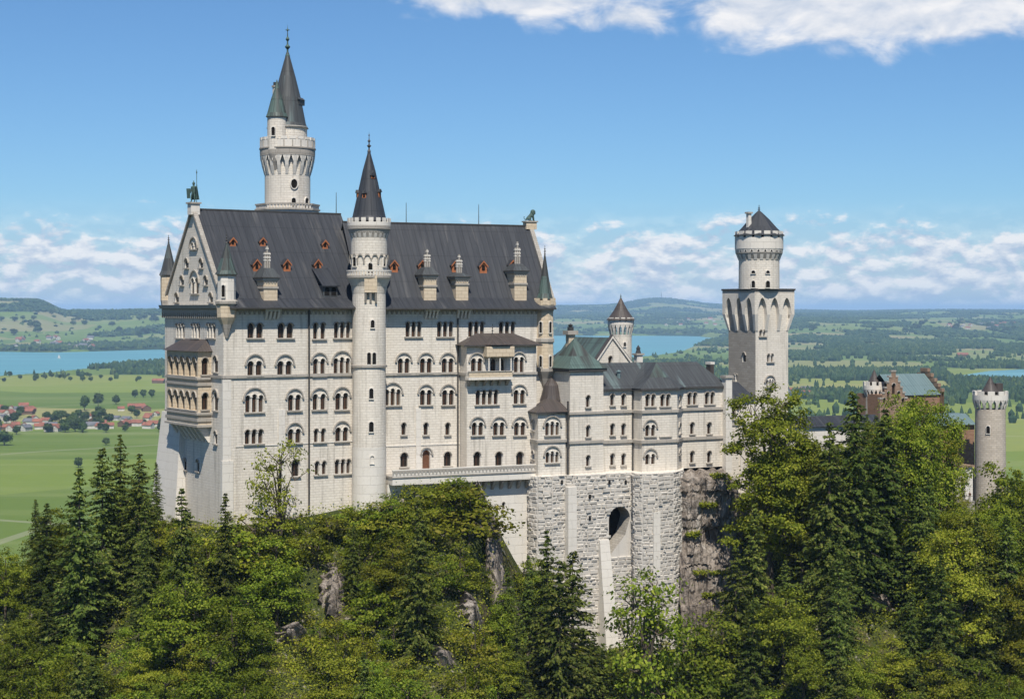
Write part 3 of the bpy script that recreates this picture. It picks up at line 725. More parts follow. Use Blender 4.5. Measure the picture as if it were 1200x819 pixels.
# --- west gable face of block A (seen left of the corner)
vW = 2 * HA
gb = [(0, -46), (vW, -46), (vW, ZE), (HA, ZRA - .2), (0, ZE)]
ww = Wall(A.p2(0, vW), A.p2(0, 0), -46, ZE, LIME, outline=gb, depth=.2)
for px in (211.5, 229.5, 247.5): ww.win(px, 379, 396, 9.5, 3)
ww.win(253, 417, 436, 4.5, 1); ww.win(253, 459, 481, 4.5, 1, hood=True); ww.win(253, 505, 520, 3.0, 1)
ww.win(228.5, 320, 344, 8.5, 2, hood=True); ww.win(227.5, 281, 292, 7, 2, hood=True)
for px, y in ((219, 303), (236, 303), (213.5, 323), (241.5, 323), (207.5, 343), (247.5, 343)): ww.win(px, y, y + 11, 4, 1)
ww.win(215, 536, 550, 7, 2); ww.win(232, 538, 552, 3, 1)
ww.emit(W0, PAL)
# back and east faces of A
uAe = A.ua(399, HA)[0] - .3
W0.poly([A.p(uAe, .05, -46), A.p(uAe, vW, -46), A.p(uAe, vW, ZE), A.p(uAe, HA, ZRA - .3), A.p(uAe, .05, ZE)], LIME)
W0.poly([A.p(uAe, vW, -46), A.p(0, vW, -46), A.p(0, vW, ZE), A.p(uAe, vW, ZE)], LIME)
# --- south face of block B, upper and lower part; section C stands forward
uC0, _ = B.ua(536.0, 0.0)
wb = Wall(B.p2(0, 0), B.p2(uE, 0), -43, ZE, LIME)
for px in (484.5, 521.5, 558, 594): wb.win(px, 377, 394.5, 18.5, 3)
for px in (473, 499, 524.5): wb.win(px, 416, 437, 13.5, 2, hood=True)
wb.win(460, 451, 475, 18.5, 3, hood=True); 
for px in (499, 525): wb.win(px, 453, 474.5, 13.5, 2, hood=True)
for px in (473, 499, 524.5): wb.win(px, 495, 509.5, 5, 1)
wb.win(473.5, 530, 547, 8.5, 1); wb.win(499.5, 527, 552, 9, 1, hood=True, kind='door', sill=False); wb.win(524.5, 529, 546, 8.5, 1)
wb.emit(W0, PAL)
W0.poly([B.p(uE, 0, -43), B.p(uE, 2 * HBk, -43), B.p(uE, 2 * HBk, ZE), B.p(uE, HBk, ZRB), B.p(uE, 0, ZE)], LIME)
W0.poly([B.p(uE, 2 * HBk, -43), B.p(0, 2 * HBk, -43), B.p(0, 2 * HBk, ZE), B.p(uE, 2 * HBk, ZE)], LIME)
# --- section C: three metres forward, below its own canopy roof
pC = 3.0
uc0, Yc0 = B.ua(547.0, -pC); uc1, Yc1 = B.ua(628.5, -pC); zC = zz(404.5, Yc0)
wc = Wall(B.p2(uc0, -pC), B.p2(uc1, -pC), -27.2, zC, LIME)
wc.win(558.5, 416, 438, 13, 2, hood=True, kind='win'); wc.win(578, 420, 437, 6.5, 1); wc.win(588, 420, 437, 6.5, 1); wc.win(608, 415, 437, 11.5, 2, hood=True)
wc.win(570.5, 457, 474, 26, 4); wc.win(608.5, 453, 473, 13, 2, hood=True)
for px in (559.5, 584.5, 609): wc.win(px, 491, 510, 13, 2, hood=True)
for px in (559, 584.5, 609): wc.win(px, 529, 546, 8, 1)
wc.emit(W0, PAL)
W0.poly([B.p(uc0, 0.02, -27.2), B.p(uc0, -pC, -27.2), B.p(uc0, -pC, zC), B.p(uc0, 0.02, zC)], LIME)
W0.poly([B.p(uc1, -pC, -27.2), B.p(uc1, 0.02, -27.2), B.p(uc1, 0.02, zC), B.p(uc1, -pC, zC)], LIME)
W0.poly([B.p(uc0, -pC, zC - .01), B.p(uc1, -pC, zC - .01), B.p(uc1, 0, zC - .01), B.p(uc0, 0, zC - .01)], TRIM)
W0.build('wall', PAL)
# shallow hipped canopy roof over section C
r = MB()
o = .8; zt = zC + 1.9
e = [B.p(uc0 - o, -pC - o, zC), B.p((uc0 + uc1) / 2 - 3.8, -pC - o, zC), B.p((uc0 + uc1) / 2 + 1.6, -pC - o, zC), B.p(uc1 + o, -pC - o, zC), B.p(uc1 + o, 0, zC), B.p(uc0 - o, 0, zC)]
t0 = B.p(uc0 + 3, -.02, zt); t1 = B.p(uc1 - 3, -.02, zt)
r.poly([e[0], e[3], t1, t0], BROWNR); r.poly([e[3], e[4], t1], BROWNR); r.poly([e[5], e[0], t0], BROWNR); r.poly([e[5], e[4], e[3], e[0]], GUTTER)
r.box(B, uc0 - o, uc1 + o, -pC - o, -pC - o + .12, zC - .22, zC + .02, GUTTER)
um = (uc0 + uc1) / 2 - .9
for k in range(3):   # half-octagon tip over the balcony
    pass
oct_ = [B.p(um - 2.6, -pC - o + .1, zC + .03), B.p(um - 1.5, -pC - 1.9, zC + .03), B.p(um + 1.5, -pC - 1.9, zC + .03), B.p(um + 2.6, -pC - o + .1, zC + .03)]; tip = B.p(um, -1.2, zt - .05)
for i in range(3): r.poly([oct_[i], oct_[i + 1], tip], BROWNR)
r.poly([oct_[3], oct_[2], oct_[1], oct_[0]], GUTTER)
finial(r, *tip[:2], zt - .1, 1.9, .18, IRON)
r.build('canopy_roof', PAL)
# balcony of section C
bl = MB(); Ym = Yc0 + 1; ub0, _ = B.ua(549, -pC - 1.4); ub1, _ = B.ua(601, -pC - 1.4); zb = zz(441.5, Ym)
bl.box(B, ub0, ub1, -pC - 1.5, -pC, zb - .45, zb, LIMEP)
bl.box(B, ub0 + .1, ub1 - .1, -pC - 1.45, -pC - 1.3, zb, zb + .85, OCHRE); bl.box(B, ub0 - .05, ub1 + .05, -pC - 1.55, -pC - 1.2, zb + .85, zb + 1.0, TRIM)
for uu in (ub0 + .1, ub1 - .25): bl.box(B, uu, uu + .15, -pC - 1.3, -pC, zb, zb + .85, LIMEP)
for k in range(6):
    uu = ub0 + .4 + (ub1 - ub0 - 1.2) * k / 5
    bl.hexa([B.p(uu, -pC - .15, zb - 1.5), B.p(uu + .4, -pC - .15, zb - 1.5), B.p(uu + .4, -pC, zb - 1.5), B.p(uu, -pC, zb - 1.5), B.p(uu, -pC - 1.3, zb - .45), B.p(uu + .4, -pC - 1.3, zb - .45), B.p(uu + .4, -pC, zb - .45), B.p(uu, -pC, zb - .45)], TRIM)
for k in range(3): 
    uu = um - 2.0 + 2.0 * k; bl.lathe(*B.p2(uu, -pC - 1.25), [(.13, zb + 1), (.11, zb + 3.0), (.22, zb + 3.2)], LIMEP, 8)
bl.box(B, um - 2.5, um + 2.5, -pC - 1.5, -pC + .0, zb + 3.3, zC - .23, OCHRE)
bl.build('balcony', PAL)

# --- roofs
def gable_roof(name, fr, u0, u1, v0, v1, ze, zr, mat, over_e=1.9, over_g=.3, thick=.22, vr=None, parent=None, flare=0.0):
    """two slopes, eaves at v0 and v1, ridge at vr, real thickness; flare lifts the foot of the slope"""
    vr = (v0 + v1) / 2 if vr is None else vr; m_ = MB()
    sl0 = (zr - ze) / (vr - v0); sl1 = (zr - ze) / (v1 - vr)
    a0, a1 = u0 - over_g, u1 + over_g
    f0 = v0 - over_e; zf0 = ze - over_e * .22 * sl0; f1 = v1 + over_e; zf1 = ze - over_e * .22 * sl1
    top = [(f0, zf0), (v0 + .9, ze + .9 * sl0 * .8), (vr, zr), (v1 - .9, ze + .9 * sl1 * .8), (f1, zf1)]
    for i in range(4):
        (va_, za), (vb_, zb_) = top[i], top[i + 1]
        s_ = mat
        if i < 2: m_.poly([fr.p(a0, va_, za), fr.p(a1, va_, za), fr.p(a1, vb_, zb_), fr.p(a0, vb_, zb_)], s_)
        else: m_.poly([fr.p(a1, vb_, zb_), fr.p(a0, vb_, zb_), fr.p(a0, va_, za), fr.p(a1, va_, za)], s_)
    und = [(v_, z_ - thick * (1.6 if i == 2 else 1.0)) for i, (v_, z_) in enumerate(top)]
    for i in range(4):
        (va_, za), (vb_, zb_) = und[i], und[i + 1]
        m_.poly([fr.p(a0, vb_, zb_), fr.p(a1, vb_, zb_), fr.p(a1, va_, za), fr.p(a0, va_, za)], GUTTER)
    m_.poly([fr.p(a0, f0, zf0 - thick), fr.p(a1, f0, zf0 - thick), fr.p(a1, f0, zf0), fr.p(a0, f0, zf0)], GUTTER)
    m_.poly([fr.p(a0, f1, zf1 - thick), fr.p(a1, f1, zf1 - thick), fr.p(a1, f1, zf1), fr.p(a0, f1, zf1)][::-1], GUTTER)
    for uu, rev in ((a0, 1), (a1, 0)):
        for q in ([top[0], top[1], und[1], und[0]], [top[1], top[2], und[2], und[1]], [top[2], top[3], und[3], und[2]], [top[3], top[4], und[4], und[3]]):
            pts = [fr.p(uu, v_, z_) for v_, z_ in q]
            m_.poly(pts if rev else pts[::-1], GUTTER)
    # ridge roll
    m_.box(fr, a0, a1, vr - .16, vr + .16, zr - .1, zr + .14, GUTTER)
    return m_.build(name, parent)
gable_roof('roof', A, .35, uAe + .35, 0, vW, ZE, ZRA, SLATE, over_g=0.0, parent=PAL)
gable_roof('roof', B, -1.3, uE - .35, 0, 2 * HBk, ZE, ZRB, SLATE, over_g=0.0, parent=PAL)
# gable copings (raked parapets) at both ends
def coping(fr, u0, u1, vr, half, ze, zr, m_, rise=.55, par=None):
    c = MB()
    for sgn in (-1, 1):
        ve = vr + sgn * half
        q = [fr.p(u0, ve, ze - .2), fr.p(u1, ve, ze - .2), fr.p(u1, vr, zr - .2), fr.p(u0, vr, zr - .2)]
        n = Vector((0, 0, rise)); t_ = [x + n for x in q]
        if sgn > 0: q = q[::-1]; t_ = t_[::-1]
        c.hexa(q + t_, m_)
    return c.build('gable_coping', par or PAL)
coping(A, -.35, .4, HA, HA + .5, ZE - .3, ZRA + .1, GREYS); coping(B, uE - .4, uE + .35, HBk, HBk + .3, ZE, ZRB + .1, GREYS)
# --- cornice, arched friezes, string courses, buttresses, terrace
cn = MB()  # grey trim stone; the shade under the eaves is also put into its tone
def cornice(P, Q, z, m1=TRIM, mbx=cn, out=.35, h=.55, fr_h=.95, step=.8):
    P3 = Vector(P); Q3 = Vector(Q); d = (Q3 - P3).normalized(); nn = Vector((d.y, -d.x))
    def q(a, o, zz_): return Vector((a.x + nn.x * o, a.y + nn.y * o, zz_))
    mbx.hexa([q(P3, out, z - h), q(Q3, out, z - h), q(Q3, 0, z - h), q(P3, 0, z - h), q(P3, out + .2, z), q(Q3, out + .2, z), q(Q3, 0, z), q(P3, 0, z)], m1)
    arcade_frieze(mbx, P, Q, z - h, fr_h, step, out * .6, m1)
cornice(A.p2(.3, 0), A.p2(uJ - 2.2, 0), ZE - .12)
cornice(A.p2(0, vW), A.p2(0, .3), ZE - .12, out=.95, h=.6, fr_h=1.5)
cornice(B.p2(2.4, 0), B.p2(uE - 1.6, 0), ZE - .12)
cn.build('cornice', PAL)
st = Each('string_course', PAL)
_, Ya = A.ua(300); zs = zz(441, Ya)
st.box(A, -.22, uJ - 2.4, -.24, -.003, zs - .22, zs + .22, TRIM); 
_, Yb = B.ua(500); zs2 = zz(437.8, Yb)
st.box(B, 2.2, uc0 - .003, -.24, -.003, zs2 - .22, zs2 + .2, TRIM); st.box(B, uc0 - .22, uc1 + .1, -pC - .24, -pC - .003, zs2 - .3, zs2 + .12, TRIM); st.box(B, uc0 - .22, uc0 - .003, -pC - .003, 0, zs2 - .3, zs2 + .12, TRIM)
st.box(A, -.24, -.003, 0, 8, zs - .22, zs + .22, TRIM)
# smooth plinth course line
st.box(B, 2.5, uc0 - .003, -.1, -.003, zz(521, Yb) - .1, zz(521, Yb) + .08, LIMEP); st.box(A, 2, uJ - 2.4, -.1, -.003, zz(522, Ya) - .1, zz(522, Ya) + .08, LIMEP)
# smooth ashlar strips and corner buttress
bt = Each('buttress', PAL)
z_b = zz(445, 262); bt.box(A, -.35, 1.5, -.35, .3, -46, zz(540, 262), LIMEP); bt.box(A, -.2, 1.2, -.2, .2, zz(540, 262), z_b, LIMEP, .0)
u1_, Yq = A.ua(330); bt.box(A, u1_ - .55, u1_ + .55, -.16, -.004, -33, zz(480, Yq), LIMEP)
u1_, Yq = B.ua(490); bt.box(B, u1_ - .45, u1_ + .45, -.16, -.004, zz(553, Yq), zz(478, Yq), LIMEP)
# battered foot of the west front
bt.hexa([A.p(-2.8, vW + .6, -38), A.p(-2.2, vW * .62, -38), A.p(-.004, vW * .62, -38), A.p(-.004, vW + .6, -38), A.p(-.5, vW + .1, zz(482, 281)), A.p(-.5, vW * .66, zz(482, 281)), A.p(-.004, vW * .66, zz(482, 281)), A.p(-.004, vW + .1, zz(482, 281))], LIMEP)
# downpipes
for fr, px, y1, y0 in ((A, 361.5, 363, 600), (B, 536.0, 362, 552)):
    dp = MB(); u_, Y_ = fr.ua(px); dp.box(fr, u_ - .11, u_ + .11, -.32, -.1, zz(y0, Y_), zz(y1, Y_), GUTTER); dp.build('downpipe', PAL)
# terrace with balustrade in front of block B
te = MB(); zT = zz(552.5, Yb); zB2 = zz(563, Yb)
te.box(B, 2.2, uE + 1.0, -5.0, -.004, zB2, zT - .35, LIMEP); te.box(B, 2.1, uE + 1.1, -5.15, -.004, zT - .35, zT - .1, TRIM)
te.box(B, 2.2, uE + 1.0, -5.1, -4.9, zT - .1, zT + .85, LIMEP); te.box(B, 2.15, uE + 1.05, -5.2, -4.8, zT + .85, zT + 1.0, LIMEP)
for k in range(60):
    uu = 2.5 + k * (uE - 2.2) / 60; te.hexa([B.p(uu, -5.12, zT + .8), B.p(uu + .3, -5.12, zT + .8), B.p(uu + .3, -5.1, zT + .8), B.p(uu, -5.1, zT + .8)] + [B.p(uu, -5.14, zT + .82), B.p(uu + .3, -5.14, zT + .82), B.p(uu + .3, -5.1, zT + .82), B.p(uu, -5.1, zT + .82)], TRIM)
arcade_frieze(te, B.p2(2.2, -5.1), B.p2(uE + 1.0, -5.1), zT + .82, .7, .62, .09, TRIM)
for k in range(9):
    uu = uc0 - .5 + k * 1.55; te.hexa([B.p(uu, -3.4, zB2 - 1.6), B.p(uu + .5, -3.4, zB2 - 1.6), B.p(uu + .5, -2.8, zB2 - 1.6), B.p(uu, -2.8, zB2 - 1.6), B.p(uu, -4.8, zB2), B.p(uu + .5, -4.8, zB2), B.p(uu + .5, -2.8, zB2), B.p(uu, -2.8, zB2)], TRIM)
te.build('terrace', PAL)
fo = MB(); 
wf_ = Wall(B.p2(2, -3.3), B.p2(uE + 1, -3.3), -46, zB2, LIMEP)
wf_.win(590, 588, 597, 3, 1, sill=False)
wf_.emit(fo, PAL); fo.poly([B.p(2, -3.3, -46), B.p(2, -3.3, zB2), B.p(2, 0, zB2), B.p(2, 0, -46)], LIMEP)
fo.build('foundation_wall', PAL)
# --- loggia bay on the west front
bay = MB(); pB = 2.2
vb0, _ = A.va(195.5, -pB); vb1, _ = A.va(232, -pB); Yl = A.p2(-pB, (vb0 + vb1) / 2)[1]
zb_t, zb_1, zb_2, zb_b = zz(411, Yl), zz(443, Yl), zz(483, Yl), zz(497, Yl)
wl = Wall(A.p2(-pB, vb0), A.p2(-pB, vb1), zb_b, zb_t, OCHRE, depth=.5)
wl.win(214, 417.5, 440, 33, 5, gap=.45); wl.win(214, 457.5, 479, 33, 5, gap=.45)
wl.emit(bay, PAL, trim=OCHRE)
wl2 = Wall(A.p2(-pB, vb1), A.p2(0, vb1), zb_b, zb_t, OCHRE, depth=.4)
wl2.win(240, 419, 439, 7, 1); wl2.win(240, 460, 480, 7, 1)
wl2.emit(bay, PAL, trim=OCHRE)
bay.poly([A.p(0, vb0, zb_b), A.p(-pB, vb0, zb_b), A.p(-pB, vb0, zb_t), A.p(0, vb0, zb_t)], OCHRE)
bay.poly([A.p(0, vb0, zb_b), A.p(0, vb1, zb_b), A.p(-pB, vb1, zb_b), A.p(-pB, vb0, zb_b)], TRIM)
bp = [A.p2(-pB, vb0), A.p2(-pB, vb1), A.p2(0, vb1)]
for (za, zb__, o) in ((zz(443.5, Yl), zz(441, Yl), .3), (zz(450.5, Yl), zz(447.5, Yl), .18), (zz(484, Yl), zz(481.5, Yl), .3), (zz(491.5, Yl), zz(488, Yl), .2), (zz(498, Yl), zz(495.5, Yl), .28)):
    band(bay, [A.p2(0, vb0)] + bp, za, zb__, o, TRIM, closed=False)
for k in range(7):   # sloping corbels under the bay
    vv = vb0 + (vb1 - vb0) * (k + .5) / 7
    bay.hexa([A.p(-.2, vv + .3, zb_b - 2.6), A.p(-.2, vv - .3, zb_b - 2.6), A.p(0, vv - .3, zb_b - 2.6), A.p(0, vv + .3, zb_b - 2.6), A.p(-pB + .1, vv + .3, zb_b), A.p(-pB + .1, vv - .3, zb_b), A.p(0, vv - .3, zb_b), A.p(0, vv + .3, zb_b)], LIMEP)
BAY = bay.build('bay_window', PAL)
br_ = MB(); o = .55; zr_ = zb_t + 1.85
e = [A.p(0, vb0 + o, zb_t), A.p(-pB - o, vb0 + o, zb_t), A.p(-pB - o, vb1 - o, zb_t), A.p(0, vb1 - o, zb_t)]; t0, t1 = A.p(-.02, vb0 - 1.6, zr_), A.p(-.02, vb1 + 1.6, zr_)
br_.poly([e[1], e[2], t1, t0], BROWNR); br_.poly([e[0], e[1], t0], BROWNR); br_.poly([e[2], e[3], t1], BROWNR); br_.poly(e[::-1], GUTTER); br_.poly(e, GUTTER)
br_.build('bay_roof', PAL)

# --- corner turrets
def turret(name, cx, cy, Y, prof, mat, n, roof_r, zr0, zr1, roofm, parent, win=None, cren=False, fin=1.9, ms=None, ph=0.0):
    t = MB(); t.lathe(cx, cy, prof, mat, n, ph, ms, smooth_=False)
    if cren: crenels(t, cx, cy, roof_r + .05, roof_r + .35, zr0 - .9, zr0 + .15, n, mat)
    o = t.build(name, parent)
    rf = MB(); rf.lathe(cx, cy, [(roof_r, zr0), (roof_r * .80, zr0 + (zr1 - zr0) * .12), (roof_r * .46, zr0 + (zr1 - zr0) * .5), (.08, zr1)], roofm, n, ph, smooth_=False); rf.poly([(x, y, zr0 - .02) for x, y in ring_poly(cx, cy, roof_r, n, ph)][::-1], GUTTER)
    finial(rf, cx, cy, zr1 - .1, fin, .22, GUTTER)
    rf.build('turret_roof', o)
    return o
Yt = 262.0; k_ = Yt / F
c = A.p2(.6, .1)
T1 = turret('turret', c[0], c[1] - .2, Yt, [(.25, zz(396, Yt)), (.9, zz(380, Yt)), (1.45, zz(372, Yt)), (1.5, zz(358, Yt)), (1.75, zz(356, Yt)), (1.75, zz(353, Yt)), (1.38, zz(351, Yt)), (1.38, zz(324, Yt)), (1.6, zz(322, Yt))], OCHRE, 8, 1.8, zz(321.5, Yt), zz(284, Yt), COPPER, PAL, ph=.3, fin=1.6, ms=[TRIM, OCHRE, OCHRE, TRIM, TRIM, TRIM, LIMEP, TRIM])
round_window(c[0], c[1] - .2, 1.36, 262, 334, 348, 4, T1); 
c = A.p2(.6, vW - .1); Yt2 = c[1]
T2 = turret('turret', c[0], c[1], Yt2, [(.3, zz(378, Yt2)), (1.1, zz(362, Yt2)), (1.35, zz(352, Yt2)), (1.35, zz(324, Yt2)), (1.5, zz(323, Yt2))], OCHRE, 8, 1.6, zz(322.5, Yt2), zz(283, Yt2), COPPERD, PAL, fin=1.3, ms=[TRIM, TRIM, OCHRE, TRIM])
c = B.p2(uE - 1.1, -.2); Yt3 = c[1]; tx = (638.5 - 600) / F * Yt3
T3 = turret('turret', tx, c[1], Yt3, [(.1, zz(461, Yt3)), (1.1, zz(443, Yt3)), (1.75, zz(435, Yt3)), (1.75, zz(432, Yt3)), (1.5, zz(431, Yt3)), (1.5, zz(402, Yt3)), (1.72, zz(400.5, Yt3)), (1.72, zz(397, Yt3)), (1.5, zz(396, Yt3)), (1.5, zz(366, Yt3)), (1.9, zz(358, Yt3)), (1.9, zz(352, Yt3))], OCHRE, 8, 1.5, zz(350.5, Yt3), zz(297, Yt3), COPPER, PAL, cren=True, fin=1.6, ph=.39, ms=[TRIM, TRIM, TRIM, TRIM, OCHRE, TRIM, TRIM, TRIM, OCHRE, TRIM, OCHRE])
for y in (377, 417): round_window(tx, c[1], 1.46, 634, y, y + 13, 3.4, T3); round_window(tx, c[1], 1.46, 644.5, y, y + 13, 3, T3)

# --- dormers on the south slopes
def slope_hit(fr, px, py, half, ze, zr):
    """ray through the photo pixel meets the south roof slope of the frame"""
    d = Vector(((px - 600) / F, 1.0, (HYP - py) / F)); P0 = fr.p(0, 0, ze); e1 = fr.p(1, 0, ze) - P0; e2 = fr.p(0, half, zr) - P0; n = e1.cross(e2)
    t = P0.dot(n) / d.dot(n); q = d * t; r_ = Vector((q.x, q.y)) - fr.o; return r_.dot(fr.u), r_.dot(fr.n), q.z
def dormer(fr, px, py_bottom, wpx, hpx, half, ze, zr, parent):
    u, v, z = slope_hit(fr, px, py_bottom, half, ze, zr); Y = fr.p(u, v, z).y; w = wpx / F * Y / .85; h = hpx / F * Y; sl = (zr - ze) / half
    d = MB(); z0 = z - .15; zc = z + h * .62; zt_ = z + h; vb = v + (h + .3) / sl + .3
    d.box(fr, u - w / 2, u + w / 2, v, vb, z0 - .4, zc, WOOD)
    d.poly([fr.p(u - w / 2, v, zc), fr.p(u + w / 2, v, zc), fr.p(u, v, zt_ - .12)], WOOD)
    o = d.build('dormer', parent)
    g = MB(); g.poly([fr.p(u + x, v - .02, zz_) for x, zz_ in arch_pts(0, z + h * .12, w * .42, h * .52, 6)], DARK); g.build('window', o)
    rf = MB(); ov = .18; 
    for s_ in (-1, 1):
        q = [fr.p(u + s_ * (w / 2 + ov), v - ov, zc - ov * 1.1), fr.p(u, v - ov, zt_ + .02), fr.p(u, vb + .3, zt_ + .02), fr.p(u + s_ * (w / 2 + ov), vb, zc - ov * 1.1)]
        if s_ < 0: q = q[::-1]
        q2 = [x + Vector((0, 0, -.12)) for x in q]
        rf.hexa(q2[::-1] + q[::-1] if False else [q2[0], q2[1], q2[2], q2[3], q[0], q[1], q[2], q[3]], SLATE)
        # barge board in the wood's colour
        a_, b_ = (q[0], q[1]) if s_ > 0 else (q[3], q[2]); nn_ = -Vector((*fr.n, 0)) * .03
        rf.poly([a_ + nn_, b_ + nn_, b_ + nn_ - Vector((0, 0, .3)), a_ + nn_ - Vector((0, 0, .3))], WOOD)
    rf.build('dormer_roof', o)
for px, py in ((301, 317), (336.5, 317), (372.5, 317)): dormer(A, px, py, 7.5, 13.5, HA, ZE, ZRA, PAL)
for px, py in ((273, 288), (308, 288), (381, 291)): dormer(A, px, py, 6.2, 10, HA, ZE, ZRA, PAL)
for px, py in ((462, 318), (495, 318), (534, 318), (566.5, 319), (601, 318)): dormer(B, px, py, 7.8, 13.5, HBk, ZE, ZRB, PAL)
# broad shed dormer low on the west roof
u, v, z = slope_hit(A, 387, 347, HA, ZE, ZRA); d = MB(); d.box(A, u - 1.3, u + 1.3, v, v + 2.4, z - .3, z + 1.7, COPPERD)
d.hexa([A.p(u - 1.6, v - .5, z + 1.5), A.p(u + 1.6, v - .5, z + 1.5), A.p(u + 1.6, v + 3.4, z + 4.4), A.p(u - 1.6, v + 3.4, z + 4.4), A.p(u - 1.6, v - .5, z + 1.7), A.p(u + 1.6, v - .5, z + 1.7), A.p(u + 1.6, v + 3.4, z + 4.6), A.p(u - 1.6, v + 3.4, z + 4.6)], SLATE)
o = d.build('shed_dormer', PAL); g = MB()
for s_ in (-.6, .6): g.poly([A.p(u + x, v - .03, q) for x, q in arch_pts(s_, z + .1, .85, 1.3, 6)], DARK)
g.build('window', o)
# --- wall-head chimneys: a stone shaft on the eaves, a little hipped hood, a stack of flues
def eave_chimney(fr, px, y_top, y_hood0, y_hood1, y_body1, wpx, parent, v0=.4, bandc=False):
    u, Y = fr.ua(px, v0); w = wpx / F * Y / .86 / 2; zb0 = zz(y_body1, Y); zh0 = zz(y_hood1, Y); zh1 = zz(y_hood0, Y); zt_ = zz(y_top, Y)
    c_ = MB(); c_.box(fr, u - w, u + w, v0 - .2, v0 + 3.2, zb0 - 1.2, zh0, OCHRE); c_.box(fr, u - w - .14, u + w + .14, v0 - .34, v0 + 3.3, (zb0 + zh0) / 2 + .1, (zb0 + zh0) / 2 + .42, TRIM)
    c_.box(fr, u - w - .25, u + w + .25, v0 - .45, v0 + 3.5, zh0 - .35, zh0, TRIM)
    arcade_frieze(c_, fr.p2(u - w - .02, v0 - .2), fr.p2(u + w + .02, v0 - .2), zh0 - .35, .5, .42, .1, TRIM)
    o = c_.build('chimney', parent)
    h_ = MB(); h_.box(fr, u - w - .45, u + w + .45, v0 - .65, v0 + 3.6, zh0, zh0 + .15, GUTTER); 
    a_ = w + .42; b_ = w * .6
    P8 = [fr.p(u - a_, v0 - .62, zh0 + .15), fr.p(u + a_, v0 - .62, zh0 + .15), fr.p(u + a_, v0 + 3.55, zh0 + .15), fr.p(u - a_, v0 + 3.55, zh0 + .15), fr.p(u - b_, v0 + .5, zh1), fr.p(u + b_, v0 + .5, zh1), fr.p(u + b_, v0 + 2.4, zh1), fr.p(u - b_, v0 + 2.4, zh1)]
    h_.hexa(P8, COPPERD); h_.build('chimney_hood', o)
    f_ = MB(); hs = zt_ - zh1
    for s_, hh in ((-.36, .72), (0, 1.0), (.36, .72)):
        x_ = u + s_ * 1.0; f_.box(fr, x_ - .13, x_ + .13, v0 + 1.0, v0 + 1.3, zh1 - .4, zh1 + hs * hh, TRIM)
        for q in (.45, .62, .85):
            if q < hh + .2: f_.box(fr, x_ - .19, x_ + .19, v0 + .94, v0 + 1.36, zh1 + hs * q * hh, zh1 + hs * q * hh + .2, LIMEP)
    f_.build('flue', o)
    if bandc:   # corbelled foot under the eaves
        k2 = MB(); zc = zz(361.5, Y); k2.box(fr, u - w - .2, u + w + .2, -1.0, -.6, zc - .45, zc, LIMEP)
        for i in range(4):
            uu = u - w + (2 * w - .3) * i / 3; k2.hexa([fr.p(uu, -.25, zc - 1.7), fr.p(uu + .3, -.25, zc - 1.7), fr.p(uu + .3, 0, zc - 1.7), fr.p(uu, 0, zc - 1.7), fr.p(uu, -.95, zc - .45), fr.p(uu + .3, -.95, zc - .45), fr.p(uu + .3, 0, zc - .45), fr.p(uu, 0, zc - .45)], LIMEP)
        k2.build('corbel', o)
eave_chimney(A, 316.5, 288, 314, 326, 352, 15, PAL, bandc=True)
eave_chimney(B, 503.5, 292, 313, 323, 351, 13.5, PAL, bandc=True)
eave_chimney(B, 541, 298, 320, 325, 345, 13.5, PAL, bandc=True)
eave_chimney(B, 609.5, 283, 309, 318, 351, 13.5, PAL)
# lightning rods
for px, y0, y1, fr in ((394, 250, 226, A), (476, 262, 238, B), (561, 262, 240, B)):
    u, Y = fr.ua(px, HA if fr is A else HBk); q = fr.p2(u, HA if fr is A else HBk); lr = MB(); lr.lathe(q[0], q[1], [(.07, zz(y0 + 2, Y)), (.04, zz(y1, Y)), (0, zz(y1, Y) + .1)], IRON, 6); lr.build('lightning_rod', PAL)
par_keep(palace, None)

# ------------------------------------------------------------------ round stair tower on the south front
def round_tower(name, px, Y, segs, label, cat, n=40, mat=LIME):
    """segs: (r_px, y_px) bottom to top"""
    cx = (px - 600) / F * Y; k = Y / F
    root = empty(name, (cx, Y, zz(segs[0][1], Y)), label, cat)
    return root, cx, k
Ys = JY - 1.6; k = Ys / F; cx = (432.5 - 600) / F * Ys
def prof(L, Y): return [(r * Y / F, zz(y, Y)) for r, y in L]
S = empty('stair_tower', (cx, Ys, -34), 'slender round white stair tower with grey cone roof against the palace front', 'tower')
t = MB(); t.lathe(cx, Ys, prof([(21, 700), (20.0, 523)], Ys), LIMEP, 40); t.lathe(cx, Ys, prof([(19.6, 523), (19.6, 345), (21, 336), (24.5, 328), (26, 326)], Ys), LIME, 40)
t.lathe(cx, Ys, prof([(26.3, 326), (26.3, 323), (21.5, 323)], Ys), TRIM, 40)
t.lathe(cx, Ys, prof([(21.2, 323), (21.2, 283), (21.5, 279)], Ys), LIME, 40)
t.lathe(cx, Ys, prof([(21.5, 279), (24.5, 270), (25.5, 269), (25.5, 265)], Ys), TRIM, 40)
t.build('wall', S)
g = MB(); crenels(g, cx, Ys, 25.2 * k, 26.2 * k, zz(323, Ys), zz(318, Ys), 44, LIMEP, wf=.5); g.lathe(cx, Ys, prof([(26.6, 318.3), (26.6, 316.8), (25.0, 316.8), (25.0, 318.3), (26.6, 318.3)], Ys), LIMEP, 40); g.build('balustrade', S)
g = MB(); g.lathe(cx, Ys, prof([(25.5, 265), (25.5, 261), (24.0, 261), (24, 265)], Ys), LIMEP, 40); crenels(g, cx, Ys, 24.2 * k, 25.5 * k, zz(261, Ys), zz(256, Ys), 18, LIMEP, wf=.62); machicolation(g, cx, Ys, 21.4 * k, 24 * k, zz(279, Ys), zz(270, Ys), 22, LIMEP, wf=.5); g.build('crenellation', S)
g = MB()   # blind arcade round the drum: arch ring at y 298-303
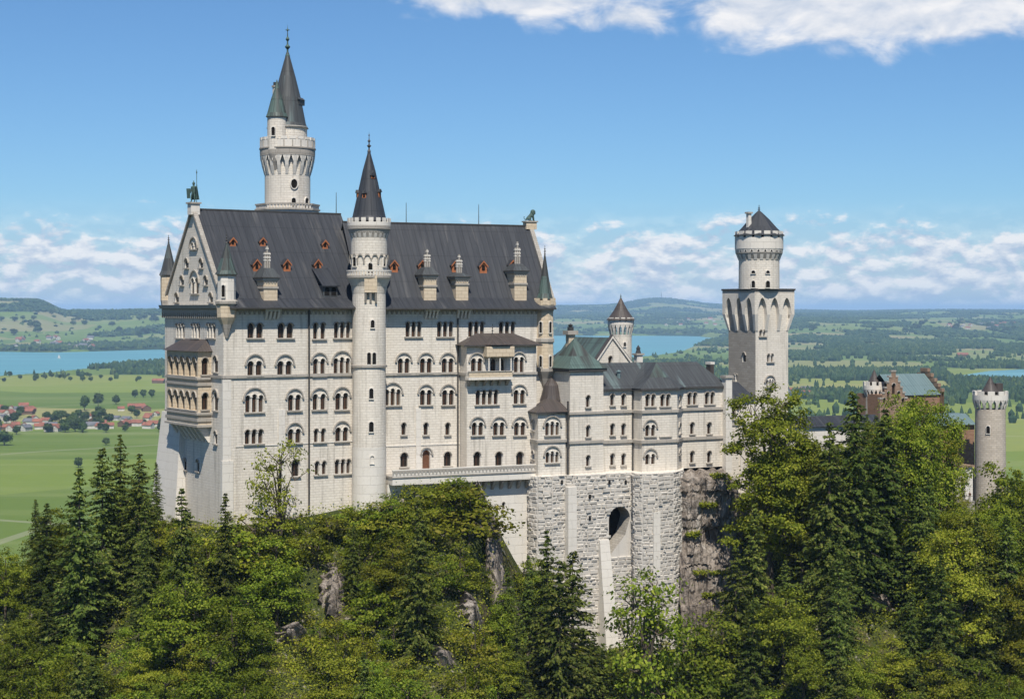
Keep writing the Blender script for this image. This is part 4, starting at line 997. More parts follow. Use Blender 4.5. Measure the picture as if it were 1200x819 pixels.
for i in range(16):
    a = 2 * math.pi * i / 16; rr = 21.2 * k + .02
    for j in range(6):
        a0 = a + (j - 3) * .052; h0 = math.sqrt(max(0, 1 - ((j - 3) / 3) ** 2)); h1 = math.sqrt(max(0, 1 - ((j - 2) / 3) ** 2)); a1 = a0 + .052
        zc = zz(303.5, Ys)
        q = lambda r_, a_, z_: (cx + r_ * math.cos(a_), Ys + r_ * math.sin(a_), z_)
        g.poly([q(rr + .2, a0, zc + h0 * .55), q(rr + .2, a1, zc + h1 * .55), q(rr + .2, a1, zc + h1 * .55 + .25), q(rr + .2, a0, zc + h0 * .55 + .25)], TRIM)
        g.poly([q(rr - .1, a0, zc + h0 * .55), q(rr - .1, a1, zc + h1 * .55), q(rr + .2, a1, zc + h1 * .55), q(rr + .2, a0, zc + h0 * .55)], TRIM)
    g.hexa([q(rr - .1, a + .156, zc - .9), q(rr + .1, a + .156, zc - .9), q(rr + .1, a + .236, zc - .9), q(rr - .1, a + .236, zc - .9), q(rr - .1, a + .156, zc + .1), q(rr + .25, a + .156, zc + .1), q(rr + .25, a + .236, zc + .1), q(rr - .1, a + .236, zc + .1)], TRIM)
g.build('blind_arcade', S)
rf = MB(); rf.lathe(cx, Ys, prof([(23, 259), (20.5, 256.5), (19.5, 254), (13, 225), (7.5, 200), (2.2, 181), (1.4, 177)], Ys), SLATE, 32); rf.poly([(x, y, zz(259, Ys)) for x, y in ring_poly(cx, Ys, 23 * k, 32)][::-1], GUTTER); o = rf.build('roof', S)
g = MB(); finial(g, cx, Ys, zz(178, Ys), 24 * k, .36, GUTTER); g.build('finial', o)
for px, yb, yt in ((427.5, 233, 224), (447, 232, 222), (417.5, 232, 223), (441, 210, 203)):
    g = MB(); d_ = (px - 432.5) / 16; aa = -math.pi / 2 + math.asin(max(-.98, min(.98, d_))); rr = (13 if yb > 220 else 8.5) * k
    q0 = Fr(cx + rr * math.cos(aa), Ys + rr * math.sin(aa), math.degrees(aa) + 90); g.box(q0, -.32, .32, -.25, 1.2, zz(yb, Ys), zz(yt, Ys) - .4, WOOD)
    g.hexa([q0.p(-.45, -.4, zz(yt, Ys) - .5), q0.p(.45, -.4, zz(yt, Ys) - .5), q0.p(.45, 1.4, zz(yt, Ys) - .5), q0.p(-.45, 1.4, zz(yt, Ys) - .5), q0.p(-.05, -.4, zz(yt, Ys)), q0.p(.05, -.4, zz(yt, Ys)), q0.p(.05, 1.4, zz(yt, Ys)), q0.p(-.05, 1.4, zz(yt, Ys))], SLATE)
    g.poly([q0.p(-.17, -.28, zz(yb, Ys) + .1), q0.p(.17, -.28, zz(yb, Ys) + .1), q0.p(.17, -.28, zz(yt, Ys) - .5), q0.p(-.17, -.28, zz(yt, Ys) - .5)], DARK); g.build('dormer', o)
for px, y0, y1, w_ in ((434, 308, 317, 5), (416, 301, 312, 4), (450, 301, 312, 3), (436.5, 375, 384, 4.5), (435, 455, 467, 5), (435, 494, 506, 5.5), (436, 534, 543, 4.5), (432.5, 413, 427, 4.4), (438.3, 413, 427, 4.4)):
    round_window(cx, Ys, 19.6 * k if y0 > 330 else 21.2 * k, px, y0, y1, w_, S)
# oriel below the gallery
g = MB(); of = Fr(cx + .45, Ys - 19.6 * k, 4); u0, u1 = -.95, 1.05
g.box(of, u0, u1, -.75, .6, zz(343, Ys), zz(323.5, Ys), OCHRE)
for uu in (u0, -.15, u1 - .35): g.hexa([of.p(uu, -.1, zz(355, Ys)), of.p(uu + .35, -.1, zz(355, Ys)), of.p(uu + .35, .4, zz(355, Ys)), of.p(uu, .4, zz(355, Ys)), of.p(uu, -.7, zz(343, Ys)), of.p(uu + .35, -.7, zz(343, Ys)), of.p(uu + .35, .4, zz(343, Ys)), of.p(uu, .4, zz(343, Ys))], TRIM)
g.build('oriel', S)
g = MB(); g.lathe(cx, Ys, [(19.6 * k, zz(430.5, Ys)), (19.6 * k + .22, zz(430, Ys)), (19.6 * k + .22, zz(427.6, Ys)), (19.6 * k, zz(427.4, Ys))], TRIM, 40); g.build('string_course', S)
par_keep(S, None)
# ------------------------------------------------------------------ tall tower behind the palace roof
YN = 300.0; k = YN / F; cx = (337 - 600) / F * YN
NT = empty('tall_tower', (cx, YN, -34), 'tallest white round tower with green cone spire rising behind the palace roof', 'tower')
t = MB(); t.lathe(cx, YN, prof([(26.5, 620), (26.5, 212), (26.6, 176)], YN), LIME, 48); t.build('wall', NT)
g = MB(); fN = Fr(cx, YN, 33); s_ = 34 * k
oc = ring_poly(cx, YN, 36.5 * k, 8, .2); g.prism(oc, zz(300, YN), zz(246, YN), LIMEP); g.prism([(cx + (x - cx) * 1.05, YN + (y - YN) * 1.05) for x, y in oc], zz(247.5, YN), zz(245.6, YN), TRIM)
for i in range(8):
    a_, b_ = Vector(oc[i]), Vector(oc[(i + 1) % 8]); L = (b_ - a_).length; n_ = int(L / .55)
    for j in range(n_):
        p = a_ + (b_ - a_) * (j + .5) / n_; q0 = Fr(p.x, p.y, math.degrees(math.atan2(b_.y - a_.y, b_.x - a_.x))); g.box(q0, -.13, .13, -.1, .1, zz(245.6, YN), zz(241.5, YN), LIMEP)
    q0 = Fr(a_.x, a_.y, math.degrees(math.atan2(b_.y - a_.y, b_.x - a_.x))); g.box(q0, -.1, L + .1, -.2, .2, zz(241.5, YN), zz(239.8, YN), TRIM)
g.build('balustrade', NT)
g = MB(); machicolation(g, cx, YN, 26.8 * k, 32 * k, zz(206, YN), zz(183, YN), 20, LIMEP, ph=.1, wf=.42)
g.lathe(cx, YN, prof([(26.6, 184), (32, 184), (32.2, 180), (32.2, 176.5), (33, 176), (33, 174.5), (31.8, 174)], YN), TRIM, 48)
g.lathe(cx, YN, prof([(31.8, 174), (31.8, 165.5), (30.4, 165.5), (30.4, 174)], YN), LIMEP, 48)
crenels(g, cx, YN, 30.2 * k, 32.2 * k, zz(165.5, YN), zz(162.5, YN), 20, LIMEP, wf=.7); 
for i in range(20):
    a = 2 * math.pi * i / 20; q0 = Fr(cx + 31.9 * k * math.cos(a), YN + 31.9 * k * math.sin(a), math.degrees(a) + 90); g.box(q0, -.09, .09, -.08, .06, zz(173.5, YN), zz(166.5, YN), TRIM)
g.build('gallery', NT)
t = MB(); t.lathe(cx, YN, prof([(22.8, 176), (22.8, 152), (23.6, 151), (23.6, 149)], YN), LIME, 40); t.build('drum', NT)
rf = MB(); rf.lathe(cx, YN, prof([(24.5, 151), (22.5, 148.5), (21.3, 145), (15.5, 115), (9.2, 90), (2.6, 66), (1.6, 62)], YN), COPPERD, 40); rf.poly([(x, y, zz(151, YN)) for x, y in ring_poly(cx, YN, 24.5 * k, 32)][::-1], GUTTER); o = rf.build('roof', NT)
g = MB(); finial(g, cx, YN, zz(66, YN), 38 * k, .5, VERDI); g.box(Fr(cx, YN, 0), -.35, .35, -.04, .04, zz(36, YN), zz(35, YN), VERDI); g.build('finial', o)
# stair turret clinging to the gallery on its left
c2x = (324.5 - 600) / F * (YN - 3.0); c2y = YN - 3.0; k2 = c2y / F
t = MB(); t.lathe(c2x, c2y, prof([(1, 207), (5, 199), (8.5, 190), (11, 181), (11.2, 176), (11.2, 139), (12, 137)], c2y), LIME, 28, ms=[TRIM, TRIM, TRIM, TRIM, LIME, TRIM]); o = t.build('stair_turret', NT)
rf = MB(); rf.lathe(c2x, c2y, prof([(13, 137.5), (11.2, 133), (7, 117), (2.6, 104), (.8, 95), (0, 93)], c2y), COPPER, 28); rf.poly([(x, y, zz(137.5, c2y)) for x, y in ring_poly(c2x, c2y, 13 * k2, 24)][::-1], GUTTER); rf.build('turret_roof', o)
round_window(c2x, c2y, 11.2 * k2, 320.5, 149, 159, 4.2, o)
g = MB(); g.box(Fr((322 - 600) / F * (YN + 3), YN + 3, 33), -.3, .3, -.3, .3, zz(140, YN), zz(98, YN), LIMEP); g.box(Fr((322 - 600) / F * (YN + 3), YN + 3, 33), -.42, .42, -.42, .42, zz(100, YN), zz(98, YN), TRIM); g.box(Fr((322 - 600) / F * (YN + 3), YN + 3, 33), -.2, .2, -.2, .2, zz(98, YN), zz(94, YN), IRON); g.build('chimney', NT)
g = MB(); q0 = Fr(cx + 2.2, YN - .4, -20); g.box(q0, -.45, .45, -1.0, 1.0, zz(124, YN), zz(118, YN), IRON); g.hexa([q0.p(-.6, -1.2, zz(118, YN)), q0.p(.6, -1.2, zz(118, YN)), q0.p(.6, 1, zz(118, YN)), q0.p(-.6, 1, zz(118, YN)), q0.p(-.1, -1.2, zz(115, YN)), q0.p(.1, -1.2, zz(115, YN)), q0.p(.1, 1, zz(115, YN)), q0.p(-.1, 1, zz(115, YN))], COPPERD); g.build('dormer', NT)
round_window(cx, YN, 26.5 * k, 344.5, 210, 221, 7.5, NT, round_=True); 
for px in (344, 359): round_window(cx, YN, 26.5 * k, px, 232, 240, 5 if px < 350 else 4, NT)
par_keep(NT, None)

# ------------------------------------------------------------------ bower house (lower wing east of the palace)
K = Fr(9.66, 284.0, 28.0)
KH = empty('bower_house', K.p(0, 0, -28), 'lower three-storey white wing with copper hipped roofs right of the palace', 'house')
zK0 = zz(556.5, 284)
def kpt(px, v): u, Y = K.ua(px, v); return K.p2(u, v)
wm = MB()
kd = 11.0
def segs_wall(pts, z1, mat, wins, z0=None):
    """pts left to right; wins: dict segment -> list of win kwargs"""
    for i in range(len(pts) - 1):
        w_ = Wall(pts[i], pts[i + 1], z0 or zK0, z1, mat)
        for a_, kw in wins.get(i, []): w_.win(*a_, **kw)
        w_.emit(wm, KH)
def closing(pts, z1, z0=None):
    for i in range(len(pts) - 1): wm.poly([(*pts[i], z0 or zK0), (*pts[i + 1], z0 or zK0), (*pts[i + 1], z1), (*pts[i], z1)], LIME)
h_ = dict(hood=True)
# a) polygonal pavilion 618-665
ZP = zz(482.5, 283)
pa = [kpt(621, 4.2), kpt(630.5, .6), kpt(662.5, .2), kpt(668.5, 2.5)]
segs_wall(pa, ZP, LIME, {0: [((625.0, 492, 504, 2.6), {}), ((625, 528, 538, 2.6), {})], 1: [((647, 490, 510, 16, 3), h_), ((647, 525, 542, 15, 3), h_)]})
back_a = [kpt(668.5, 9), kpt(628, 9)]
closing([pa[3]] + back_a + [pa[0]], ZP)
# b) square tower block 665-707, taller
ZT_ = zz(432, 284); ub1_, _ = K.ua(707, 0)
pb = [K.p2(0, 4.5), K.p2(0, 0), K.p2(ub1_, 0), K.p2(ub1_, 5)]
segs_wall(pb[:3], ZT_, LIME, {1: [((689, 463, 477, 4.2), {}), ((689, 498, 512, 4.2), {}), ((689, 533, 546, 4.2), {})]})
closing([pb[2], K.p2(ub1_, 8), K.p2(0, 8), K.p2(0, 4.5)], ZT_)
# c) long range 707-850 with a polygonal bay 741-799
ZL = zz(454.5, 292); vm = 1.1; uend, _ = K.ua(851.5, vm)
pcs = [K.p2(ub1_, vm), kpt(741.5, vm), kpt(752.5, -1.7), kpt(793.5, -1.7), kpt(799, vm), K.p2(uend, vm)]
segs_wall(pcs, ZL, LIME, {
 0: [((717.5, y, y + 14, 4.4), {}) for y in (461, 496, 531)] + [((730.5, y, y + 14, 4.4), {}) for y in (461, 496, 531)],
 2: [((762, 461.5, 476, 11, 2), {}), ((779.5, 461.5, 476, 11, 2), {}), ((762, 494, 511, 11.5, 2), h_), ((779.5, 494, 511, 11.5, 1), dict(hood=False, blind=True)), ((762, 528, 544, 11.5, 2), dict(hood=True, sill=False)), ((779.5, 528, 544, 11.5, 1), dict(blind=True, sill=False))],
 3: [((796.3, 463, 476, 2.2), {}), ((796.3, 495, 508, 2.2), {}), ((796.3, 527, 532, 1.6), {})],
 4: [((811, 459.5, 474, 10.5, 2), {}), ((831.5, 459, 473.5, 10.5, 2), {})] + [((811, y, y + 14, 4.4), {}) for y in (494.5, 528)] + [((831, y, y + 14, 4.4), {}) for y in (494.5, 528)]})
closing([pcs[5], K.p2(uend, kd), K.p2(ub1_, kd)], ZL)
wm.build('wall', KH)
g = MB(); band(g, pcs, zz(481.5, 292) - .2, zz(481.5, 292) + .25, .28, TRIM, closed=False); g.build('string_course', KH); g = MB(); band(g, pb[:3], zz(484.5, 284) - .2, zz(484.5, 284) + .2, .25, TRIM, closed=False); g.build('string_course', KH)
g = MB(); band(g, pcs, zz(516, 292) - .25, zz(516, 292) + .25, .28, TRIM, closed=False); g.build('string_course', KH); g = MB(); band(g, pb[:3], zz(518.5, 284) - .22, zz(518.5, 284) + .22, .25, TRIM, closed=False); g.build('string_course', KH); g = MB(); band(g, pa, zz(516, 284) - .25, zz(516, 284) + .2, .25, TRIM, closed=False); g.build('string_course', KH)
g = MB(); band(g, pcs, ZL - .35, ZL, .5, GUTTER, closed=False); g.build('gutter', KH); g = MB(); band(g, [K.p2(0, 8), K.p2(0, 0), K.p2(ub1_, 0), K.p2(ub1_, 8)], ZT_ - .5, ZT_, .45, GUTTER, closed=False); g.build('gutter', KH); g = MB(); band(g, pa, ZP - .3, ZP, .5, GUTTER, closed=False); g.build('gutter', KH)
# roofs of the wing
rf = MB(); zr = zz(425.5, 292); vr = 6.0
e0 = K.p(ub1_ - .2, vm - .5, ZL); e1 = K.p(uend + .1, vm - .5, ZL); r0_ = K.p(ub1_ - .2, vr, zr); r1_ = K.p(uend + .1, vr, zr - .1); uR, _ = K.ua(838, vr)
rf.poly([e0, e1, K.p(uend - 3.0, vr, zr - .1), r0_], COPPERD); rf.poly([e1, K.p(uend + .1, kd + .5, ZL), K.p(uend - 3.0, vr, zr - .1)], COPPERD); rf.poly([K.p(uend + .1, kd + .5, ZL), K.p(ub1_ - .2, kd + .5, ZL), r0_, K.p(uend - 3.0, vr, zr - .1)], COPPERD)
rf.poly([K.p(ub1_ - .2, kd + .5, ZL), e0, r0_], COPPERD)
rf.build('roof', KH)
rf = MB(); ubm, Ybm = K.ua(770.5, 1.2); ap = K.p(ubm, 1.6, zz(425, Ybm)); q = [Vector((*p, ZL + .02)) for p in (pcs[1], pcs[2], pcs[3], pcs[4])]
cc_ = Vector((ap.x, ap.y, ZL)); q = [p + (p - cc_).normalized() * .6 for p in q]; mid = [cc_ * .55 + p * .45 + Vector((0, 0, (ap.z - ZL) * .42)) for p in q]
bk = K.p(ubm, vr - .5, zr + .02)
for i in range(3): rf.poly([q[i], q[i + 1], mid[i + 1], mid[i]], COPPERD); rf.poly([mid[i], mid[i + 1], ap], COPPER if i == 1 else COPPERD)
rf.poly([mid[3], q[3], bk, ap], COPPERD); rf.poly([q[0], mid[0], ap, bk], COPPERD)
rf.build('bay_roof', KH)
rf = MB(); sq = [K.p(-.6, -.6, ZT_), K.p(ub1_ + .6, -.6, ZT_), K.p(ub1_ + .6, 8.4, ZT_), K.p(-.6, 8.4, ZT_)]; apx = K.p(ub1_ / 2 - .1, 3.9, zz(396, 287)); cc_ = Vector((apx.x, apx.y, ZT_)); mid = [cc_ * .5 + p * .5 + Vector((0, 0, (apx.z - ZT_) * .40)) for p in sq]
for i in range(4): rf.poly([sq[i], sq[(i + 1) % 4], mid[(i + 1) % 4], mid[i]], COPPER if i in (0, 3) else COPPERD); rf.poly([mid[i], mid[(i + 1) % 4], apx], COPPER)
rf.poly(sq[::-1], GUTTER); rf.build('tower_roof', KH)
rf = MB(); apx = Vector(((645 - 600) / F * 287, 287.5, zz(463, 287))); q = [Vector((*p, ZP)) for p in pa + back_a]; cc_ = Vector((apx.x, apx.y, ZP)); q = [p + (p - cc_).normalized() * .7 for p in q]
for i in range(len(q)): rf.poly([q[i], q[(i + 1) % len(q)], apx], BROWNR)
rf.poly(q[::-1], GUTTER); rf.lathe(apx.x + .2, apx.y + .6, [(2.0, ZP + 1.6), (1.7, zz(463, 287)), (1.3, zz(452, 287)), (.3, zz(444, 287)), (0, zz(443, 287))], BROWNR, 16)
rf.build('pavilion_roof', KH)
# chimneys and pipes
g = MB(); u, Y = K.ua(853, .5); g.box(K, u - .75, u + .55, .0, 1.3, zK0 - 1, zz(443, Y), LIMEP); g.box(K, u - .95, u + .75, -.2, 1.5, zz(443, Y), zz(440, Y), TRIM); g.build('corner_pier', KH)
g = MB(); g.box(K, u - .4, u + .3, 5.2, 6.6, ZL - 1, zz(428, Y), BROWNR); g.box(K, u - .5, u + .4, 5.1, 6.7, zz(428, Y), zz(425, Y), LIMEP); g.build('chimney', KH)
for px, v_, ya, yb in ((665.5, -.1, 470, 556), (741.5, vm - .15, 458, 640)):
    u, Y = K.ua(px, v_); g = MB(); g.box(K, u - .12, u + .12, v_ - .12, v_ + .1, zz(yb, Y), zz(ya, Y), GUTTER); g.build('downpipe', KH)
g = MB(); u, Y = K.ua(725, 3); g.lathe(*K.p2(u, 3), [(.3, zz(444, Y)), (.3, zz(436, Y)), (.5, zz(435.5, Y)), (0, zz(433, Y))], COPPERB, 10); g.build('roof_vent', KH)
par_keep(KH, None)

# ------------------------------------------------------------------ rough masonry substructure
def rough_wall(mb, P, Q, z0, z1, mat, holes=(), batter=0.0, bh=.66, bw=1.2, proud=.34, seed=1, skipf=None, base=True):
    """courses of rock-faced blocks, each standing out by its own amount"""
    rr = random.Random(seed); P = Vector(P[:2]); Q = Vector(Q[:2]); d = Q - P; L = d.length; d.normalize(); nn = Vector((d.y, -d.x))
    def pt(a, z, o): f = (z1 - z) * batter; return Vector((P.x + d.x * a + nn.x * (o + f), P.y + d.y * a + nn.y * (o + f), z))
    z = z0; row = 0
    while z < z1 - .05:
        h = min(bh * rr.uniform(.75, 1.2), z1 - z); a = -rr.uniform(0, bw * .5)
        while a < L:
            w_ = bw * rr.uniform(.45, 1.4); a0, a1 = max(0, a), min(L, a + w_); a += w_
            if a1 - a0 < .15: continue
            cxm, czm = (a0 + a1) / 2, z + h / 2
            if skipf and skipf(pt(cxm, czm, 0)): continue
            g_ = .025; o1 = rr.uniform(.04, proud); i1 = rr.uniform(.06, .2)
            b_ = [pt(a0 + g_, z + g_, 0), pt(a1 - g_, z + g_, 0), pt(a1 - g_, z + h - g_, 0), pt(a0 + g_, z + h - g_, 0)]
            t_ = [pt(a0 + g_ + i1, z + g_ + i1 * .8, o1 * rr.uniform(.7, 1)), pt(a1 - g_ - i1, z + g_ + i1 * .8, o1 * rr.uniform(.7, 1)), pt(a1 - g_ - i1, z + h - g_ - i1 * .5, o1 * rr.uniform(.8, 1.2)), pt(a0 + g_ + i1, z + h - g_ - i1 * .5, o1 * rr.uniform(.8, 1.2))]
            mb.poly(t_, mat)
            for i in range(4): j = (i + 1) % 4; mb.poly([b_[i], b_[j], t_[j], t_[i]], mat)
        z += h
    if base:
        return pt
RW = empty('castle_substructure', K.p(3, 0, -50), 'high rough-hewn white masonry base with dark arch under the copper-roofed wing', 'wall')
zB0 = -62.0; zTt = zK0 + .05
def ptspx(L): return [kpt(px, v) for px, v in L]
bp = ptspx([(617.5, 4.6), (620.5, 2.2), (630, .2), (647, -.5), (663, -.1)]) + [K.p2(.2, -.9)] + ptspx([(740.5, -.9), (744, -2.8), (753, -4.1), (771, -4.6), (789, -4.0), (797.5, -2.3), (801, -.4)])
aY = 285.0; ua0, _ = K.ua(713.5, -.9); ua1, _ = K.ua(738.5, -.9); zA1 = zz(594, 286.5); zA0 = zz(642, 286.5)
body = MB()
def in_arch(p):
    r_ = Vector((p.x, p.y)) - K.o; u_ = r_.dot(K.u)
    if not (ua0 < u_ < ua1): return False
    c_ = (ua0 + ua1) / 2; R_a = (ua1 - ua0) / 2; zc = zA1 - R_a
    return zA0 < p.z < zc or (p.z >= zc and (u_ - c_) ** 2 + (p.z - zc) ** 2 < R_a ** 2)
for i in range(len(bp) - 1):
    P0_, P1_ = bp[i], bp[i + 1]
    if i == 5:
        w_ = Wall(P0_, P1_, zB0, zTt, RUST, depth=3.2)
        t0, _ = w_.hit(713.5); t1, _ = w_.hit(738.5); R_a = (t1 - t0) / 2
        hole = [(t0, zA0 - 1.5), (t1 - 1.0, zA0 + 2.0), (t1, zA0 + 5.0)] + [((t0 + t1) / 2 + R_a * math.cos(math.pi * j / 10), zA1 - R_a + R_a * math.sin(math.pi * j / 10)) for j in range(11)]
        w_.rect_hole(hole); w_.emit(body, RW, trim=GREYS)
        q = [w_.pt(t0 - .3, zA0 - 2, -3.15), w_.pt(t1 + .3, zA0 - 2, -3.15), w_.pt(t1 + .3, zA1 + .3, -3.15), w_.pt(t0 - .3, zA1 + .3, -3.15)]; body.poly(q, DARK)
        HOLE3 = (w_, hole)
    else: body.poly([(*P0_, zB0), (*P1_, zB0), (*P1_, zTt), (*P0_, zTt)], RUST)
body.poly([(*bp[-1], zB0), (*kpt(802, 9), zB0), (*kpt(802, 9), zTt), (*bp[-1], zTt)], RUST)
body.poly([(*kpt(619, 12), zB0), (*bp[0], zB0), (*bp[0], zTt), (*kpt(619, 12), zTt)], RUST)
body.poly([(*p, zTt - .01) for p in bp] + [(*kpt(802, 9), zTt - .01), (*kpt(619, 12), zTt - .01)], LIMEP)
body.build('wall', RW)
def near_hole(p, m_=.25):
    w_, hole = HOLE3; a = (Vector((p.x, p.y)) - w_.P).dot(w_.d); xs = [h[0] for h in hole]; zs_ = [h[1] for h in hole]
    if not (min(xs) - m_ < a < max(xs) + m_ and min(zs_) - m_ < p.z < max(zs_) + m_): return False
    c_ = (min(xs) + max(xs)) / 2; R_ = (max(xs) - min(xs)) / 2; zc = max(zs_) - R_
    if p.z > zc: return (a - c_) ** 2 + (p.z - zc) ** 2 < (R_ + m_) ** 2
    return p.z > zA0 - 1.5 or a > c_
blk = MB()
for i in range(len(bp) - 1):
    rough_wall(blk, bp[i], bp[i + 1], zB0, zTt, RUST, seed=10 + i, skipf=(near_hole if i == 5 else None), batter=.0)
blk.build('rock_faced_blocks', RW)
g = MB()   # smooth ashlar piers and the stepped buttress beside the arch
for px0, px1, v_, ya, yb, bat in ((666, 676, -1.4, 571, 690, 0), (703, 714, -1.5, 633, 760, .12), (766, 774, -4.85, 600, 675, 0), (799.5, 806, .6, 556, 672, 0)):
    u0_, Y = K.ua(px0, v_); u1_, _ = K.ua(px1, v_); z1_ = zz(ya, Y); z0_ = zz(yb, Y)
    g = MB(); o_ = bat * (z1_ - z0_); g.hexa([K.p(u0_, v_ - o_, z0_), K.p(u1_ + o_ * .3, v_ - o_, z0_), K.p(u1_, v_ + 1.2, z0_), K.p(u0_, v_ + 1.2, z0_), K.p(u0_, v_, z1_), K.p(u1_, v_, z1_), K.p(u1_, v_ + 1.2, z1_), K.p(u0_, v_ + 1.2, z1_)], LIMEP); g.build('pier', RW)
for px, y in ((690, 579), (690, 604), (657, 562), (713, 562), (732, 562)):
    ww_ = Wall(bp[5], bp[6], 0, 1, RUST) if px > 665 else Wall(bp[3], bp[4], 0, 1, RUST); t_, Y = ww_.hit(px)
    g = MB(); g.poly([ww_.pt(t_ - .22, zz(y + 5, Y), .36), ww_.pt(t_ + .22, zz(y + 5, Y), .36), ww_.pt(t_ + .22, zz(y, Y), .36), ww_.pt(t_ - .22, zz(y, Y), .36)], DARK); g.build('drain_hole', RW)
par_keep(RW, None)

# ------------------------------------------------------------------ square tower
Q = Fr(*at(884.5, 362, 322)[:2], 30.0)      # south corner of the upper block
YQ = 322.0; kq = YQ / F
_, _y = 0, 0
vq, _ = Q.va(846.5, 0); uq, _ = Q.ua(931.0, 0)
SQ = empty('square_tower', Q.p(0, 0, -40), 'tall white square tower with pointed arches carrying a round top', 'tower')
ins = .85; z_top = zz(339, YQ); z_arch = zz(349, YQ); z_cor = zz(388, YQ)
um_, vm_ = uq, vq
sh = [Q.p2(ins, vq - ins), Q.p2(ins, ins), Q.p2(uq - ins, ins), Q.p2(uq - ins, vq - ins)]
t = MB()
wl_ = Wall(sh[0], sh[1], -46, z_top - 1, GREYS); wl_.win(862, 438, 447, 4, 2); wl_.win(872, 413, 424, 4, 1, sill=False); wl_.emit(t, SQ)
wr_ = Wall(sh[1], sh[2], -46, z_top - 1, LIME); wr_.win(893.5, 386.5, 394, 7, 2, gap=.5); wr_.win(902.5, 414.5, 424, 7, 2, gap=.5); wr_.win(902, 442, 453, 8.5, 3, hood=True); wr_.emit(t, SQ)
for a_, b_ in ((2, 3), (3, 0)): t.poly([(*sh[a_], -46), (*sh[b_], -46), (*sh[b_], z_top - 1), (*sh[a_], z_top - 1)], LIME)
t.build('wall', SQ)
g = MB(); corners = [Q.p2(0, vq), Q.p2(0, 0), Q.p2(uq, 0), Q.p2(uq, vq)]
def arch_side(P, Qp, Pi, Qi):
    P = Vector(P); Qp = Vector(Qp); Pi = Vector(Pi); Qi = Vector(Qi); n_ = 3; L = (Qp - P).length; d = (Qp - P).normalized(); nn = Vector((d.y, -d.x)); Li = (Qi - Pi).length; off_ = (L - Li) / 2
    pw = L * .075; aw = (L - (n_ + 1) * pw) / n_
    def f(a, z, o=0): v_ = P + d * a + nn * o; return Vector((v_.x, v_.y, z))
    zsp = z_arch - (z_arch - z_cor) * .50
    for k_i in range(n_):
        x0 = pw + k_i * (aw + pw); xm = x0 + aw / 2; N_ = 7
        for side in (0, 1):
            pr_ = None
            for j in range(N_ + 1):
                s__ = j / N_; xx = x0 + aw / 2 * s__; zc_ = zsp + (z_arch - zsp) * math.sin(s__ * math.pi / 2) ** .62
                if side: xx = x0 + aw - aw / 2 * s__
                if pr_: 
                    a_, b_ = (pr_, (xx, zc_)) if not side else ((xx, zc_), pr_)
                    g.poly([f(a_[0], a_[1]), f(b_[0], b_[1]), f(b_[0], z_top - .6), f(a_[0], z_top - .6)], LIME)
                    g.poly([f(a_[0], a_[1]), f(a_[0], a_[1], -ins), f(b_[0], b_[1], -ins), f(b_[0], b_[1])][::-1], LIMEP)
                pr_ = (xx, zc_)
    for k_i in range(n_ + 1):
        x0 = k_i * (aw + pw); x1 = x0 + pw
        g.poly([f(x0, zsp), f(x1, zsp), f(x1, z_top - .6), f(x0, z_top - .6)], LIME)
        # tapering pier below
        xi0 = max(x0, off_) ; xi1 = min(x1, L - off_)
        if xi1 - xi0 < .2: xi0, xi1 = (off_, off_ + .5) if k_i == 0 else (L - off_ - .5, L - off_)
        g.hexa([f(xi0, z_cor, -ins + .12), f(xi1, z_cor, -ins + .12), f(xi1, z_cor, -ins - .02), f(xi0, z_cor, -ins - .02), f(x0, zsp, 0), f(x1, zsp, 0), f(x1, zsp, -ins - .02), f(x0, zsp, -ins - .02)], LIMEP)
arch_side(corners[0], corners[1], sh[0], sh[1]); arch_side(corners[1], corners[2], sh[1], sh[2]); arch_side(corners[2], corners[3], sh[2], sh[3]); arch_side(corners[3], corners[0], sh[3], sh[0])
for (a0, b0, sa, sb) in ((0, 0, 1, 1), (uq, 0, -1, 1), (uq, vq, -1, -1), (0, vq, 1, -1)):   # solid corners
    lo, hi = z_arch - (z_arch - z_cor) * .8, z_arch - (z_arch - z_cor) * .35
    def cq(i_, z_): x0_, x1_ = sorted((a0 + sa * i_, a0 + sa * (ins + .02))); y0_, y1_ = sorted((b0 + sb * i_, b0 + sb * (ins + .02))); return [Q.p(x0_, y0_, z_), Q.p(x1_, y0_, z_), Q.p(x1_, y1_, z_), Q.p(x0_, y1_, z_)]
    g.hexa(cq(ins - .1, lo) + cq(.12, hi), LIMEP); g.hexa(cq(.12, hi) + cq(.12, z_top - .7), LIMEP)
g.build('arched_corbels', SQ)
g = MB(); cpx = sum(p[0] for p in corners) / 4; cpy = sum(p[1] for p in corners) / 4
g.prism(corners, z_top - .62, z_top - .2, TRIM); g.prism([(cpx + (x - cpx) * 1.03, cpy + (y - cpy) * 1.03) for x, y in corners], z_top - .2, z_top + .15, GUTTER); g.build('platform', SQ)
cxq, cyq = at(889.5, 0, 326)[:2]; kd_ = 326 / F
def pq(L): return [(r * kd_, zz(y, 326)) for r, y in L]
t = MB(); t.lathe(cxq, cyq, pq([(23.8, 339), (23.6, 306), (24, 304)]), LIME, 40); t.lathe(cxq, cyq, pq([(24, 304), (26.8, 298), (27.4, 297), (27.4, 296)]), TRIM, 40)
t.lathe(cxq, cyq, pq([(27.4, 294), (28.2, 292), (28.2, 279), (26.4, 279)]), LIMEP, 40); machicolation(t, cxq, cyq, 24 * kd_, 28 * kd_, zz(305, 326), zz(292, 326), 22, LIMEP, ph=.12, wf=.5); t.build('drum', SQ)
t = MB(); t.lathe(cxq, cyq, pq([(25.5, 292), (25.5, 272)]), DARK, 40); crenels(t, cxq, cyq, 26.4 * kd_, 28.2 * kd_, zz(279.2, 326), zz(271.5, 326), 16, LIMEP, ph=.2, wf=.7); t.build('crenellation', SQ)
